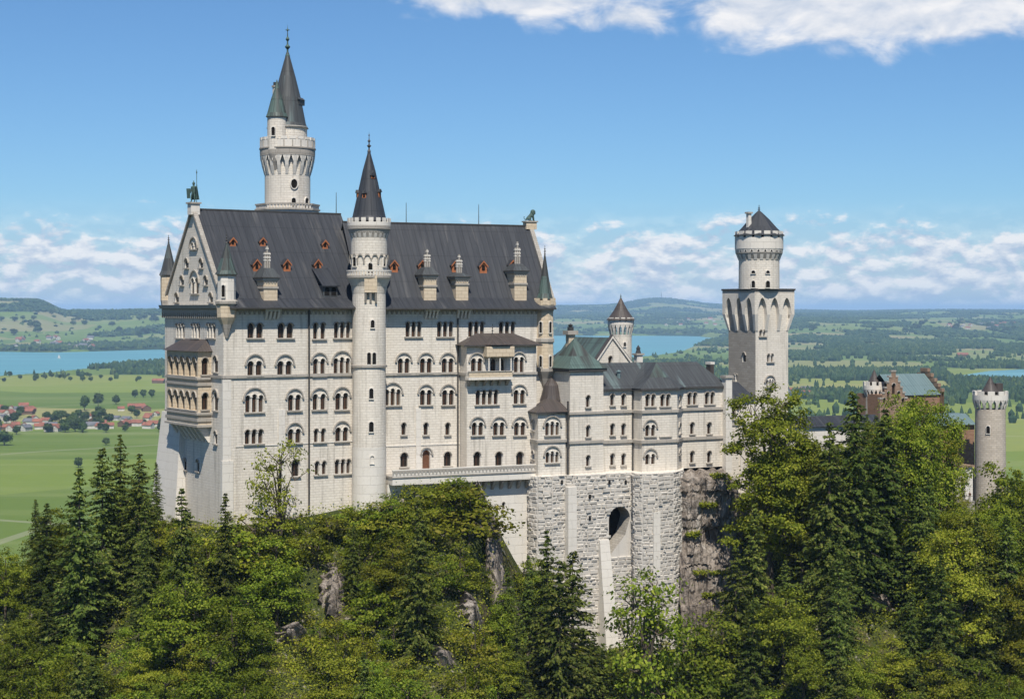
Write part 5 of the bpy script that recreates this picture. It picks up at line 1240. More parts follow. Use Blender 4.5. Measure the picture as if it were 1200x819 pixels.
rf = MB(); rf.lathe(cxq, cyq, pq([(31, 276.5), (29, 275), (21, 267), (12, 257), (4, 249.5), (1, 247)]), SLATE, 10, .2, smooth_=False); rf.poly([(x, y, zz(276.5, 326)) for x, y in ring_poly(cxq, cyq, 31 * kd_, 10, .2)][::-1], GUTTER); o = rf.build('roof', SQ)
g = MB(); finial(g, cxq, cyq, zz(248, 326), 8.5 * kd_, .32, IRON); g.build('finial', o)
g = MB(); q0 = Fr(*at(877.5, 0, 324)[:2], 30); g.box(q0, -.35, .35, -.35, .35, zz(268, 324), zz(249.5, 324), LIMEP); g.box(q0, -.55, .55, -.55, .55, zz(250.5, 324), zz(248.6, 324), TRIM); g.build('chimney', SQ)
for px, y0, y1, w_ in ((883, 329, 337, 4.2), (899.5, 329, 337, 4.8), (883, 317, 320.5, 4.5), (899.5, 317, 320.5, 4.2)): round_window(cxq, cyq, 23.7 * kd_, px, y0, y1, w_, SQ)
par_keep(SQ, None)
# gate-side connecting house between wing and square tower
G = Fr(*at(853, 0, 303)[:2], 28.0)
CH = empty('connecting_house', G.p(0, 0, -30), 'small white link house under a dark roof beside the square tower', 'house')
t = MB(); ug, _ = G.ua(884, 0); w_ = Wall(G.p2(0, 0), G.p2(ug, 0), -33, zz(469, 304), LIME); w_.win(859, 475, 491, 7, 1, hood=True); w_.win(858, 510, 514, 3, 1, sill=False); w_.emit(t, CH)
t.poly([G.p(ug, 0, -33), G.p(ug, 7, -33), G.p(ug, 7, zz(469, 304)), G.p(ug, 0, zz(469, 304))], LIME); t.poly([G.p(0, 7, -33), G.p(0, 0, -33), G.p(0, 0, zz(469, 304)), G.p(0, 7, zz(469, 304))], LIME); t.build('wall', CH)
rf = MB(); ze_ = zz(469, 304); zr_ = zz(448, 306); rf.hexa([G.p(-.3, -.5, ze_), G.p(ug + .3, -.5, ze_), G.p(ug + .3, 7.4, ze_), G.p(-.3, 7.4, ze_), G.p(.6, 3.4, zr_), G.p(ug - 1.2, 3.4, zr_), G.p(ug - 1.2, 3.7, zr_), G.p(.6, 3.7, zr_)], SLATE); rf.build('roof', CH)
g = MB(); g.box(G, -.2, ug + .3, -.18, -.003, zz(497, 303) - .3, zz(497, 303) + .2, TRIM); g.build('string_course', CH)
g = MB(); g.box(G, 2.6, 2.82, -.2, -.003, -33, ze_, LIMEP); g.build('downpipe', CH)
par_keep(CH, None)

# ------------------------------------------------------------------ knights' house: gabled house and little round tower across the court
Rk = Fr(*at(690, 0, 322)[:2], 28)
RH = empty('gabled_house', Rk.p(0, 0, -25), 'house with green copper roof and stone gable behind the copper-roofed wing', 'house')
Yg = 322; gx0, _ = Rk.ua(697.5, 0); gx1, _ = Rk.ua(739, 0); gm = (gx0 + gx1) / 2 - .2; z_e = zz(427, Yg); z_r = zz(396, Yg)
t = MB(); w_ = Wall(Rk.p2(gx0, 0), Rk.p2(gx1, 0), -30, z_e, LIME, outline=[(0, -30), (gx1 - gx0, -30), (gx1 - gx0, z_e), (gm - gx0, z_r), (0, z_e)]); w_.win(715, 417, 427, 4, 1); w_.emit(t, RH)
t.poly([Rk.p(gx0, 14, -30), Rk.p(gx0, 0, -30), Rk.p(gx0, 0, z_e), Rk.p(gx0, 14, z_e)], LIME); t.poly([Rk.p(gx1, 0, -30), Rk.p(gx1, 14, -30), Rk.p(gx1, 14, z_e), Rk.p(gx1, 0, z_e)], LIME); t.build('wall', RH)
rf = MB(); o = .5
q = lambda u_, v_, z_: Rk.p(u_, v_, z_)
rf.poly([q(gx0 - o, 16, z_e - .4), q(gx0 - o, .5, z_e - .4), q(gm, .5, z_r), q(gm, 16, z_r)], COPPER); rf.poly([q(gx1 + o, .5, z_e - .4), q(gx1 + o, 16, z_e - .4), q(gm, 16, z_r), q(gm, .5, z_r)], COPPER); rf.poly([q(gx1 + o, 16, z_e - .4), q(gx0 - o, 16, z_e - .4), q(gm, 16, z_r)], LIME); rf.build('roof', RH)
g = MB()
for s_ in (-1, 1):
    ue = gx0 - o if s_ < 0 else gx1 + o; zlo = z_e - .55
    P8 = [q(ue, -.3, zlo), q(gm, -.3, z_r - .1), q(gm, .6, z_r - .1), q(ue, .6, zlo)]
    if s_ > 0: P8 = [P8[1], P8[0], P8[3], P8[2]]
    g.hexa(P8 + [x + Vector((0, 0, .5)) for x in P8], LIMEP)
    g2 = [x + Vector((0, 0, .51)) for x in P8]; g.hexa(g2 + [x + Vector((0, 0, .15)) for x in g2], BROWNR)
g.build('gable_coping', RH)
# hall roof running left from the gable house
Lk = Fr(*at(655, 0, 334)[:2], 28); ul, _ = Lk.ua(722, 0)
rf = MB(); ze2 = zz(436, 334); zr2 = zz(396, 338); uL1, _ = Lk.ua(676, 5); uL2, _ = Lk.ua(715, 5)
rf.poly([Lk.p(0, 0, ze2), Lk.p(ul, 0, ze2), Lk.p(uL2, 5, zr2), Lk.p(uL1, 5, zr2)], COPPER); rf.poly([Lk.p(0, 10, ze2), Lk.p(0, 0, ze2), Lk.p(uL1, 5, zr2)], COPPER); rf.poly([Lk.p(ul, 10, ze2), Lk.p(0, 10, ze2), Lk.p(uL1, 5, zr2), Lk.p(uL2, 5, zr2)], COPPER); rf.poly([Lk.p(ul, 0, ze2), Lk.p(ul, 10, ze2), Lk.p(uL2, 5, zr2)], COPPER)
rf.build('hall_roof', RH); t = MB(); t.box(Lk, .4, ul - .4, .4, 9.6, -30, ze2 - .01, LIME); t.build('hall_wall', RH)
g = MB(); q0 = Fr(*at(668.5, 0, 318)[:2], 28); Yc = 318; g.box(q0, -.65, .65, -.6, .6, -20, zz(392, Yc), OCHRE); g.box(q0, -1.1, 1.1, -1, 1, zz(392, Yc), zz(387.5, Yc), TRIM); g.box(q0, -.45, .45, -.4, .4, zz(387.5, Yc), zz(383, Yc), IRON); g.lathe(q0.o.x, q0.o.y, [(.3, zz(383, Yc)), (.5, zz(381, Yc)), (0, zz(379, Yc))], IRON, 8); g.build('chimney', RH)
g = MB(); Yc = 316; q0 = Fr(*at(748, 0, Yc)[:2], 28); g.box(q0, -.6, .6, -.6, .6, -20, zz(416, Yc), LIMEP); g.box(q0, -.85, .85, -.8, .8, zz(416, Yc), zz(414, Yc), TRIM); g.lathe(q0.o.x, q0.o.y, [(.55, zz(414, Yc)), (.35, zz(410, Yc)), (.4, zz(408, Yc)), (0, zz(404, Yc))], IRON, 8); g.build('chimney', RH)
par_keep(RH, None)
YR = 338.0; kr = YR / F; cxr = (727.5 - 600) / F * YR
RT = empty('round_court_tower', (cxr, YR, -30), 'small white round tower with dark cone roof in front of the lake', 'tower')
def pr(L): return [(r * kr, zz(y, YR)) for r, y in L]
t = MB(); t.lathe(cxr, YR, pr([(12.8, 520), (12.8, 395), (13.2, 392)]), LIME, 32); t.build('wall', RT)
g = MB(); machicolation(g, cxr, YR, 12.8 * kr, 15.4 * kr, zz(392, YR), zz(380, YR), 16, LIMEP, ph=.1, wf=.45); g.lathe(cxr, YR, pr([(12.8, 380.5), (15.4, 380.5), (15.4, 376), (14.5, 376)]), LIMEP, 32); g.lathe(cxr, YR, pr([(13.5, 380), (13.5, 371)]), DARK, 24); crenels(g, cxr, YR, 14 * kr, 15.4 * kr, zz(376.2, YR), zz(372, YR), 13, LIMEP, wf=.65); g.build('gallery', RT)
rf = MB(); rf.lathe(cxr, YR, pr([(17.2, 375), (14.5, 372.5), (8.5, 364), (4, 356), (1.2, 350), (0, 348.5)]), BROWNR, 24); rf.poly([(x, y, zz(375, YR)) for x, y in ring_poly(cxr, YR, 17.2 * kr, 24)][::-1], GUTTER); finial(rf, cxr, YR, zz(350, YR), 6 * kr, .25, VERDI); rf.build('roof', RT)
round_window(cxr, YR, 12.8 * kr, 732, 401, 406, 2.6, RT)
par_keep(RT, None)

# ------------------------------------------------------------------ gatehouse group on the right
Gf = Fr(*at(1033, 0, 372)[:2], 24)
GH = empty('gatehouse', Gf.p(0, 0, -40), 'red brick and sandstone gatehouse with stepped gables and blue-green copper roof', 'gatehouse')
Yg = 372; u0g, _ = Gf.ua(1031, 0); u1g, _ = Gf.ua(1063, 0); zg_e = zz(474, Yg); zg_r = zz(436, Yg)
def stepped(fr, v, ua_, ub_, ze_, zr_, n, z0, th):
    out_ = [(0, z0), (ub_ - ua_, z0)]; half = (ub_ - ua_) / 2; L = ub_ - ua_
    for i in range(n):
        x = L - half * i / n; z_ = ze_ + (zr_ - ze_) * (i + 1) / n; out_ += [(x, z_), (L - half * (i + 1) / n, z_)]
    for i in range(n - 1, -1, -1):
        x = half * (i + 1) / n; z_ = ze_ + (zr_ - ze_) * (i + 1) / n
        if i < n - 1: out_.append((x, z_))
        out_.append((half * i / n, z_))
    clean = [];
    for p in out_:
        if not clean or abs(p[0] - clean[-1][0]) + abs(p[1] - clean[-1][1]) > 1e-4: clean.append(p)
    return clean
t = MB(); out_ = stepped(Gf, 0, u0g, u1g, zg_e, zg_r, 6, -52, 1); w_ = Wall(Gf.p2(u0g, 0), Gf.p2(u1g, 0), -52, zg_e, BROWNS, outline=out_)
w_.win(1047, 449, 462, 3.6, 1, sill=False); w_.win(1041, 458, 468, 2.6, 1, sill=False); w_.win(1053, 458, 468, 2.6, 1, sill=False); w_.win(1036, 466, 473, 2.5, 1, sill=False); w_.win(1058, 466, 473, 2.5, 1, sill=False); w_.emit(t, GH, trim=BROWNS, sillm=BROWNS)
t.build('stepped_gable', GH)
g = MB()      # thickness behind the front gable and pinnacles along its steps
L = u1g - u0g
for i in range(6):
    for s_ in (0, 1):
        x0 = u0g + (L / 2) * i / 6 if not s_ else u1g - (L / 2) * (i + 1) / 6; z_ = zg_e + (zg_r - zg_e) * (i + 1) / 6
        g.box(Gf, x0 - .06, x0 + L / 12 + .06, -.12, .7, z_ - .003, z_ + .35, TRIM)
g.box(Gf, u0g, u1g, .02, .6, zg_e - 3, zg_e - .01, BROWNS)
g.build('gable_coping', GH)
bv = 13.0
rf = MB(); uC_ = (u0g + u1g) / 2
ds = 24.0
# long roof runs right, along u, behind the cross gable
zr3 = zz(438.5, 382); zl3 = zz(462, 376); ur0, _ = Gf.ua(1058, 4); ur1, _ = Gf.ua(1098, 4); ur2, _ = Gf.ua(1087, 11)
rf = MB(); rf.poly([Gf.p(ur0 - 3, 2.5, zz(464, 375)), Gf.p(ur1, 2.5, zz(464, 375)), Gf.p(ur1, 8.5, zr3), Gf.p(ur0 - 3, 8.5, zr3)], COPPERB); rf.poly([Gf.p(ur1, 14.5, zz(464, 375)), Gf.p(ur0 - 3, 14.5, zz(464, 375)), Gf.p(ur0 - 3, 8.5, zr3), Gf.p(ur1, 8.5, zr3)], COPPERB); rf.build('roof', GH)
t = MB(); t.box(Gf, ur0 - 5, ur1 - .1, 2.9, 14.1, -52, zz(464, 375) + .05, BRICK); t.build('wall', GH)
EG = Fr(*Gf.p2(ur1 + .25, 2.2), Gf.deg + 90)
out_ = stepped(EG, 0, 0, 12.6, zz(464, 375), zr3 + .9, 5, -52, 1); t = MB()
for o_, rev in ((0, True), (.6, False)):
    w2 = Wall(EG.p2(0, o_ - .3), EG.p2(12.6, o_ - .3), 0, 1, BROWNS, outline=out_); w2.emit(t, GH) if not rev else w2.emit(t, GH)
for i in range(5):
    for s_ in (0, 1):
        x0 = 6.3 * i / 5 if not s_ else 12.6 - 6.3 * (i + 1) / 5; z_ = zz(464, 375) + (zr3 + .9 - zz(464, 375)) * (i + 1) / 5; t.box(EG, x0 - .05, x0 + 1.31, -.4, .4, z_ - .5, z_ + .3, BROWNS)
t.build('stepped_gable', GH)
t = MB(); Lg = Fr(*at(1060, 0, 366)[:2], 24); uL, _ = Lg.ua(1142, 0); t.box(Lg, 4, uL, 0, 9, -55, zz(500, 366), BRICK); t.build('lower_wing_wall', GH)
rf = MB(); zq = zz(500, 366); rf.hexa([Lg.p(3.5, -.7, zq), Lg.p(uL, -.7, zq), Lg.p(uL, 9.5, zq), Lg.p(3.5, 9.5, zq), Lg.p(3.5, 3, zq + 2.2), Lg.p(uL, 3, zq + 2.2), Lg.p(uL, 6, zq + 2.2), Lg.p(3.5, 6, zq + 2.2)], COPPERB); rf.build('lower_wing_roof', GH)
par_keep(GH, None)
def gate_tower(px, Y, rpx, ytop, ycor0, ycor1, ybot, cone_top, cone_base, cone_r, label, mat):
    k_ = Y / F; cx_ = (px - 600) / F * Y; root = empty('round_gate_tower', (cx_, Y, zz(ybot, Y)), label, 'tower')
    P2 = lambda L: [(r * k_, zz(y, Y)) for r, y in L]
    t = MB(); t.lathe(cx_, Y, P2([(rpx * 1.04, ybot), (rpx, ycor0)]), mat, 36); t.build('wall', root)
    g = MB(); R2 = rpx * 1.18; machicolation(g, cx_, Y, rpx * k_, R2 * k_, zz(ycor0, Y), zz(ycor1, Y), 16, LIMEP, ph=.15, wf=.42); g.lathe(cx_, Y, P2([(rpx * .99, ycor1 + .3), (R2, ycor1 + .3), (R2, ytop + 4.5), (R2 * .9, ytop + 4.5)]), LIMEP, 36); g.lathe(cx_, Y, P2([(R2 * .9, ytop + 4.5), (0.01, ytop + 4.4)]), TRIM, 24); crenels(g, cx_, Y, R2 * .88 * k_, R2 * k_, zz(ytop + 4.6, Y), zz(ytop, Y), 10, LIMEP, ph=.1, wf=.62); g.build('battlements', root)
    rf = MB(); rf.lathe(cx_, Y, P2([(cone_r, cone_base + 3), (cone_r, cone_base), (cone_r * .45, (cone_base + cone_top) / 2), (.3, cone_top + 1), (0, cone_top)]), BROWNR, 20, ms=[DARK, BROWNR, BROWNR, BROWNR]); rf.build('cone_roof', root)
    return root, cx_, k_
R1, cx_, k_ = gate_tower(1160.5, 362, 17.3, 458, 479, 468, 600, 440, 459, 10.5, 'round tower with battlements and open view right of the gatehouse', WARMG)
round_window(cx_, 362, 17.3 * k_, 1158, 499, 508, 4.5, R1); g = MB(); g.box(Fr(cx_ + 1.5, 362, 10), -.6, .9, -.8, .8, zz(459, 362), zz(449, 362), BROWNR); g.build('stair_cap', R1); par_keep(R1, None)
R2_, cx_, k_ = gate_tower(1024.5, 384, 11, 447, 464, 456, 540, 432, 448, 7.5, 'round tower with battlements half hidden left of the stepped gable', WARMG)
par_keep(R2_, None)
# low link range behind the trees
Lr = Fr(*at(926, 0, 338)[:2], 22); uR_, _ = Lr.ua(1035, 0)
LH = empty('link_range', Lr.p(0, 0, -38), 'long low white range with dark roof between square tower and gatehouse', 'building')
t = MB(); t.box(Lr, 0, uR_, 0, 6, -46, zz(500, 340), LIMEP); t.build('wall', LH)
rf = MB(); zq = zz(500, 340); rf.hexa([Lr.p(-.4, -.6, zq), Lr.p(uR_, -.6, zq), Lr.p(uR_, 6.5, zq), Lr.p(-.4, 6.5, zq), Lr.p(-.4, 2.8, zq + 1.9), Lr.p(uR_, 2.8, zq + 1.9), Lr.p(uR_, 3.2, zq + 1.9), Lr.p(-.4, 3.2, zq + 1.9)], SLATE); rf.build('roof', LH)
par_keep(LH, None)
# small forework with pointed windows by the visitors
Fw = Fr(*at(1092, 0, 345)[:2], 24); uF, _ = Fw.ua(1140, 0)
FW = empty('forework', Fw.p(0, 0, -46), 'low white outwork with arched windows beside the crowd of visitors', 'building')
t = MB(); w_ = Wall(Fw.p2(0, 0), Fw.p2(uF, 0), -46, zz(549, 346), LIMEP); w_.win(1100, 560, 575, 4, 1); w_.win(1114, 560, 580, 5.5, 1, sill=False); w_.win(1128, 560, 574, 4, 1); w_.emit(t, FW); t.poly([Fw.p(0, 6, -46), Fw.p(0, 0, -46), Fw.p(0, 0, zz(549, 346)), Fw.p(0, 6, zz(549, 346))], LIMEP); t.poly([Fw.p(uF, 0, -46), Fw.p(uF, 6, -46), Fw.p(uF, 6, zz(549, 346)), Fw.p(uF, 0, zz(549, 346))], LIMEP); t.build('wall', FW)
rf = MB(); rf.box(Fw, -.3, uF + .3, -.3, 6.2, zz(549, 346), zz(546.5, 346), BROWNS); rf.build('roof', FW)
par_keep(FW, None)
# ------------------------------------------------------------------ trees
def leaf_mat(name, cols, trans=.28):
    m, nt, b, out = new_mat(name)
    geo = nt.nodes.new('ShaderNodeNewGeometry'); oi = nt.nodes.new('ShaderNodeObjectInfo')
    c = ramp(nt, geo.outputs['Random Per Island'], [(0, cols[0]), (.45, cols[1]), (.8, cols[2]), (1, cols[3])])
    hsv = nt.nodes.new('ShaderNodeHueSaturation'); nt.links.new(c, hsv.inputs['Color'])
    nt.links.new(M(nt, 'ADD', M(nt, 'MULTIPLY', oi.outputs['Random'], .028), .478), hsv.inputs['Hue'])
    nt.links.new(M(nt, 'ADD', M(nt, 'MULTIPLY', M(nt, 'FRACT', M(nt, 'MULTIPLY', oi.outputs['Random'], 7.31)), .72), .76), hsv.inputs['Value'])
    nt.links.new(hsv.outputs[0], b.inputs['Base Color']); b.inputs['Roughness'].default_value = .65; b.inputs['Specular IOR Level'].default_value = .06
    tr = nt.nodes.new('ShaderNodeBsdfTranslucent'); nt.links.new(hsv.outputs[0], tr.inputs[0])
    ms = nt.nodes.new('ShaderNodeMixShader'); ms.inputs[0].default_value = trans; nt.links.new(b.outputs[0], ms.inputs[1]); nt.links.new(tr.outputs[0], ms.inputs[2]); nt.links.new(ms.outputs[0], out.inputs[0])
    return m
LEAF = leaf_mat('broad_leaves', [(.062, .098, .009), (.120, .170, .015), (.185, .230, .023), (.28, .31, .045)], .42)
LEAFY = leaf_mat('yellow_green_leaves', [(.085, .112, .010), (.165, .192, .016), (.23, .25, .026), (.33, .32, .05)], .38)
NEED = leaf_mat('spruce_needles', [(.038, .060, .012), (.070, .102, .018), (.110, .142, .026), (.18, .19, .045)], .26)
BARK = plain('bark', (.11, .085, .06), .9, (.06, .045, .035), 4)
g_ = np.random.default_rng(11)
def quads(C, Nn, L, Wd, along=None):
    """leaf-sized quads centred at C with normals Nn, length L and width Wd"""
    n = len(C); Nn = Nn / (np.linalg.norm(Nn, axis=1, keepdims=True) + 1e-9)
    r = g_.normal(size=(n, 3)) if along is None else along
    T = r - (r * Nn).sum(1, keepdims=True) * Nn; T /= (np.linalg.norm(T, axis=1, keepdims=True) + 1e-9); Bq = np.cross(Nn, T)
    L = np.broadcast_to(np.asarray(L, float).reshape(-1, 1), (n, 1)); Wd = np.broadcast_to(np.asarray(Wd, float).reshape(-1, 1), (n, 1))
    V = np.stack([C - T * L / 2, C + Bq * Wd / 2 - T * L * .05, C + T * L / 2, C - Bq * Wd / 2 - T * L * .05], 1).reshape(-1, 3)
    return V, np.arange(4 * n).reshape(-1, 4)
def tube(path, radii, n=7):
    V = []; Fq = []
    for i, (p, r) in enumerate(zip(path, radii)):
        p = np.array(p, float); d = np.array(path[min(i + 1, len(path) - 1)], float) - np.array(path[max(i - 1, 0)], float); d /= np.linalg.norm(d) + 1e-9
        a = np.cross(d, [1, 0, .1]); a /= np.linalg.norm(a) + 1e-9; b = np.cross(d, a)
        for k in range(n): t = 2 * math.pi * k / n; V.append(p + r * (a * math.cos(t) + b * math.sin(t)))
    for i in range(len(path) - 1):
        for k in range(n): k2 = (k + 1) % n; Fq.append((i * n + k, i * n + k2, (i + 1) * n + k2, (i + 1) * n + k))
    return np.array(V), np.array(Fq)
def join(parts):
    V = []; Fq = []; o = 0
    for v, f in parts: V.append(v); Fq.append(f + o); o += len(v)
    return np.concatenate(V), np.concatenate(Fq)
def spruce_meshes(seed, H=24.0, R=4.2, full=1.0):
    global g_; g_ = np.random.default_rng(seed); C = []; Nn = []; Al = []; Ls = []; br = [tube([(0, 0, -1.5), (0, 0, H * .5), (0, 0, H * .98)], [.34, .2, .03])]
    z = H * .10; 
    while z < H * .985:
        f = 1 - z / H; L0 = R * min(1.0, (f ** .72) * 1.10) * (.92 + .16 * g_.random()); nb = int(5 + 5 * f + g_.integers(0, 3))
        for k in range(nb):
            a = g_.random() * 6.283; L = L0 * g_.uniform(.62, 1.15); dr = np.array([math.cos(a), math.sin(a), 0]); 
            if z < H * .25 and g_.random() < .35: L *= .6
            nst = max(2, int(L / .34)); up = g_.uniform(-.30, -.05) * (1.0 if f > .25 else -.8)
            for s_ in range(nst):
                t = (s_ + .6) / nst
                if t < .18 and L > 1.5: continue
                cen = dr * L * t + np.array([0, 0, z + L * (up * t - .22 * t * t + .16 * t ** 4)])
                wdt = (.25 + .55 * (1 - t)) * min(1.0, L / 2.4) 
                for q in range(3 + int(6 * wdt * full + .5)):
                    side = g_.normal() * wdt * .6; c = cen + np.array([-dr[1], dr[0], 0]) * side + g_.normal(size=3) * .08 - np.array([0, 0, abs(side) * .25])
                    C.append(c); Nn.append(np.array([0, 0, 1.0]) + dr * .5 + g_.normal(size=3) * .55); Al.append(dr + np.array([-dr[1], dr[0], 0]) * np.sign(side) * .7 - np.array([0, 0, .35])); Ls.append(g_.uniform(.34, .68))
            if g_.random() < .25: br.append(tube([(0, 0, z), tuple(dr * L * .8 + np.array([0, 0, z + L * up * .7]))], [.05, .02], 4))
        z += H * .026 * g_.uniform(.8, 1.2) * (1.0 if f > .3 else .8)
    Ls = np.array(Ls); v, f_ = quads(np.array(C), np.array(Nn), Ls, Ls * .48, np.array(Al))
    tv, tf = join(br)
    return fast_mesh('spruce_crown', v, f_, NEED), fast_mesh('spruce_trunk', tv, tf, BARK)
def broad_meshes(seed, H=15.0, R=5.0, nl=7, clumps=70, leaves=95, mat=None, base=.22, leaf=.34, bare=1.0, clr=1.15, col=False):
    global g_; g_ = np.random.default_rng(seed); mat = mat or LEAF; br = [tube([(0, 0, -1.5), (.1, 0, H * .3), (-.1, .1, H * .55), (.1, 0, H * .86)], [H * .02, H * .015, H * .010, .03])]
    # a few lobes, each a lopsided dome, carry the leaf clumps
    lobes = []
    for k in range(nl if col else 0):
        zf = base + .1 + (.84 - base) * (k + .5) / nl; a = 2.4 * k + g_.random() * .8; env = math.sqrt(max(.05, 1 - ((zf - .50) / .52) ** 2)); rr = R * env * g_.uniform(.30, .60); lobes.append((rr * math.cos(a), rr * math.sin(a), H * zf, R * (.25 + .33 * env)))
    for k in range(0 if col else nl):
        a = 6.283 * (k + g_.random() * .6) / nl; rr = R * g_.uniform(.35, .62); zc = H * g_.uniform(base + .10, .66); lobes.append((rr * math.cos(a), rr * math.sin(a), zc, R * g_.uniform(.42, .62)))
    lobes.append((g_.normal() * .3, g_.normal() * .3, H * .80, R * (.50 if not col else .34))); lobes.append((0, 0, H * .55, R * .66)); lobes.append((g_.normal() * .8, g_.normal() * .8, H * (base + .14), R * .6))
    C = []; Nn = []; Ls = []
    for (lx, ly, lz, lr) in lobes:
        br.append(tube([(0, 0, H * g_.uniform(.22, .5)), (lx * .5, ly * .5, lz - lr * .5), (lx, ly, lz + lr * .3)], [H * .010, H * .006, .03], 5))
        nc = max(3, int(clumps * (lr / R) ** 2 / sum((q[3] / R) ** 2 for q in lobes)))
        for c in range(nc):
            d = g_.normal(size=3); d[2] = abs(d[2]) * 1.1 - .35; d /= np.linalg.norm(d); rad = lr * g_.uniform(.72, 1.08)
            cc_ = np.array([lx, ly, lz]) + d * rad * np.array([1, 1, .85]); cr = g_.uniform(.55, 1.0) * clr
            m_ = int(leaves * g_.uniform(.6, 1.2)); off = g_.normal(size=(m_, 3)) * np.array([cr, cr, cr * .5]) * .62
            C.append(cc_ + off); Nn.append(off * .5 + d + np.array([0, 0, .8]) + g_.normal(size=(m_, 3)) * .7); Ls.append(g_.uniform(.7, 1.3, m_) * leaf)
            if g_.random() < .3 * bare: br.append(tube([(lx, ly, lz - lr * .2), tuple(cc_)], [.07, .025], 4))
    C = np.concatenate(C); Nn = np.concatenate(Nn); Ls = np.concatenate(Ls); v, f_ = quads(C, Nn, Ls, Ls * .72); tv, tf = join(br)
    return fast_mesh('broadleaf_crown', v, f_, mat), fast_mesh('broadleaf_trunk', tv, tf, BARK)
SPR = [(spruce_meshes(100 + i, 24, R_, 1.0), 24.0) for i, R_ in enumerate((5.0, 4.5, 5.6, 4.0, 5.2))]
BRD = [(broad_meshes(200 + i, 15, R_, n_, 120, 95, m_, base=.14), 15.0) for i, (R_, n_, m_) in enumerate(((5.0, 7, LEAF), (4.6, 6, LEAF), (5.6, 8, LEAF), (4.8, 7, LEAF), (4.4, 6, LEAFY), (5.2, 8, LEAF)))]
SHR = [(broad_meshes(300 + i, 4.2, 2.6, 5, 26, 70, m_, base=.05, leaf=.26, clr=.8), 4.2) for i, m_ in enumerate((LEAFY, LEAF, LEAFY))]
THIN = (broad_meshes(401, 14, 4.2, 11, 70, 46, LEAFY, leaf=.30, bare=3.0, clr=1.0, base=.2, col=True), 14.0)
TALLB = (broad_meshes(402, 16, 3.8, 11, 120, 55, LEAF, leaf=.32, bare=2.5, clr=1.0, base=.25, col=True), 16.0)
LIND = (broad_meshes(403, 25, 5.6, 15, 330, 100, LEAFY, leaf=.34, clr=1.1, base=.15, col=True), 25.0)
BRL = [(broad_meshes(500 + i, 24, R_, n_, 300, 95, m_, base=.12, clr=1.35, col=True), 24.0) for i, (R_, n_, m_) in enumerate(((6.4, 14, LEAF), (5.8, 12, LEAFY), (6.8, 15, LEAF)))]
TREES = []
def tree(kind, var, X, Y, z, H, label, cat, group=None, rot=None, fat=1.0):
    (cm, tm), H0 = var; s_ = H / H0; e = empty(kind, (X, Y, z), label, cat, group); e.scale = (s_ * fat, s_ * fat, s_); e.rotation_euler.z = random.uniform(0, 6.28) if rot is None else rot
    link('crown', cm, e); link('trunk', tm, e); TREES.append((X, Y)); return e
def special(kind, var, px, py_top, py_base, Y, label, cat, group=None, fat=1.0):
    X = (px - 600) / F * Y; zt_ = zz(py_top, Y); zg = float(hgt(X, Y)); zb_ = zz(py_base, Y) if py_base else zg
    return tree(kind, var, X, Y, min(zg, zb_) if py_base is None else min(zb_, zt_ - 3), zt_ - (min(zg, zb_) if py_base is None else min(zb_, zt_ - 3)), label, cat, group, fat=fat)
special('broadleaf_tree', THIN, 328, 514, None, 259, 'sparse young tree whose airy crown stands before the white palace wall', 'tree', fat=.8)
special('spruce', SPR[3], 264, 575, None, 248, 'small slim spruce right at the palace corner buttress', 'tree')
special('spruce', SPR[1], 213, 568, None, 243, 'spruce standing before the battered foot of the west front', 'tree')
special('spruce', SPR[0], 141, 507, None, 262, 'tallest dark spruce on the left skyline before the meadows', 'tree')
special('spruce', SPR[2], 120, 522, None, 258, 'dark spruce just left of the tallest one on the skyline', 'tree')
special('spruce', SPR[4], 163, 528, None, 258, 'dark spruce between the tallest skyline spruce and the palace', 'tree', fat=1.2)
special('spruce', SPR[1], 93, 544, None, 250, 'slim spruce at the left below the lone meadow tree', 'tree')
special('spruce', SPR[3], 183, 540, None, 270, 'spruce tucked against the left edge of the palace', 'tree')
special('spruce', SPR[0], 641, 618, None, 266, 'tall spruce left of the pair before the rough masonry base', 'tree', fat=.9)
special('spruce', SPR[2], 671, 642, None, 262, 'wide spruce right of the pair before the rough masonry base', 'tree')
special('spruce', SPR[4], 655, 650, None, 258, 'dense spruce low before the spruce pair', 'tree')
special('broadleaf_tree', TALLB, 757, 666, None, 262, 'broadleaf tree with bare stem showing before the masonry bastion', 'tree', fat=.82)
special('linden', LIND, 903, 452, None, 284, 'big light green rounded tree right of the square tower', 'tree', fat=.95)
special('spruce', SPR[2], 1001, 455, None, 280, 'tallest dark spruce of the right hand wood', 'tree')
special('spruce', SPR[0], 972, 492, None, 277, 'spruce left of the tallest one in the right hand wood', 'tree')
special('spruce', SPR[4], 1036, 474, None, 284, 'spruce before the stepped brick gable', 'tree', fat=1.1)
special('broadleaf_tree', BRL[0], 1085, 462, None, 296, 'spreading broadleaf tree covering the gatehouse wall', 'tree', fat=.85)
special('broadleaf_tree', BRL[2], 1062, 470, None, 290, 'broadleaf tree under the blue-green gatehouse roof', 'tree', fat=.75)
special('spruce', SPR[1], 490, 582, None, 244, 'slim yellowish spruce in the scrub below the terrace', 'tree')
special('broadleaf_tree', BRL[1], 940, 500, None, 284, 'broadleaf tree between the big light green tree and the spruces', 'tree', fat=.8)
special('broadleaf_tree', BRD[0], 1172, 528, None, 300, 'broadleaf tree at the foot of the round gate tower', 'tree', fat=.7)
special('broadleaf_tree', BRD[3], 815, 722, None, 268, 'bright broadleaf tree hiding the left foot of the cliff', 'tree')
special('broadleaf_tree', BRD[0], 845, 706, None, 270, 'broadleaf tree hiding the right foot of the cliff', 'tree')
special('spruce', SPR[3], 884, 588, None, 276, 'slim spruce at the right edge of the bare cliff', 'tree', fat=1.1)
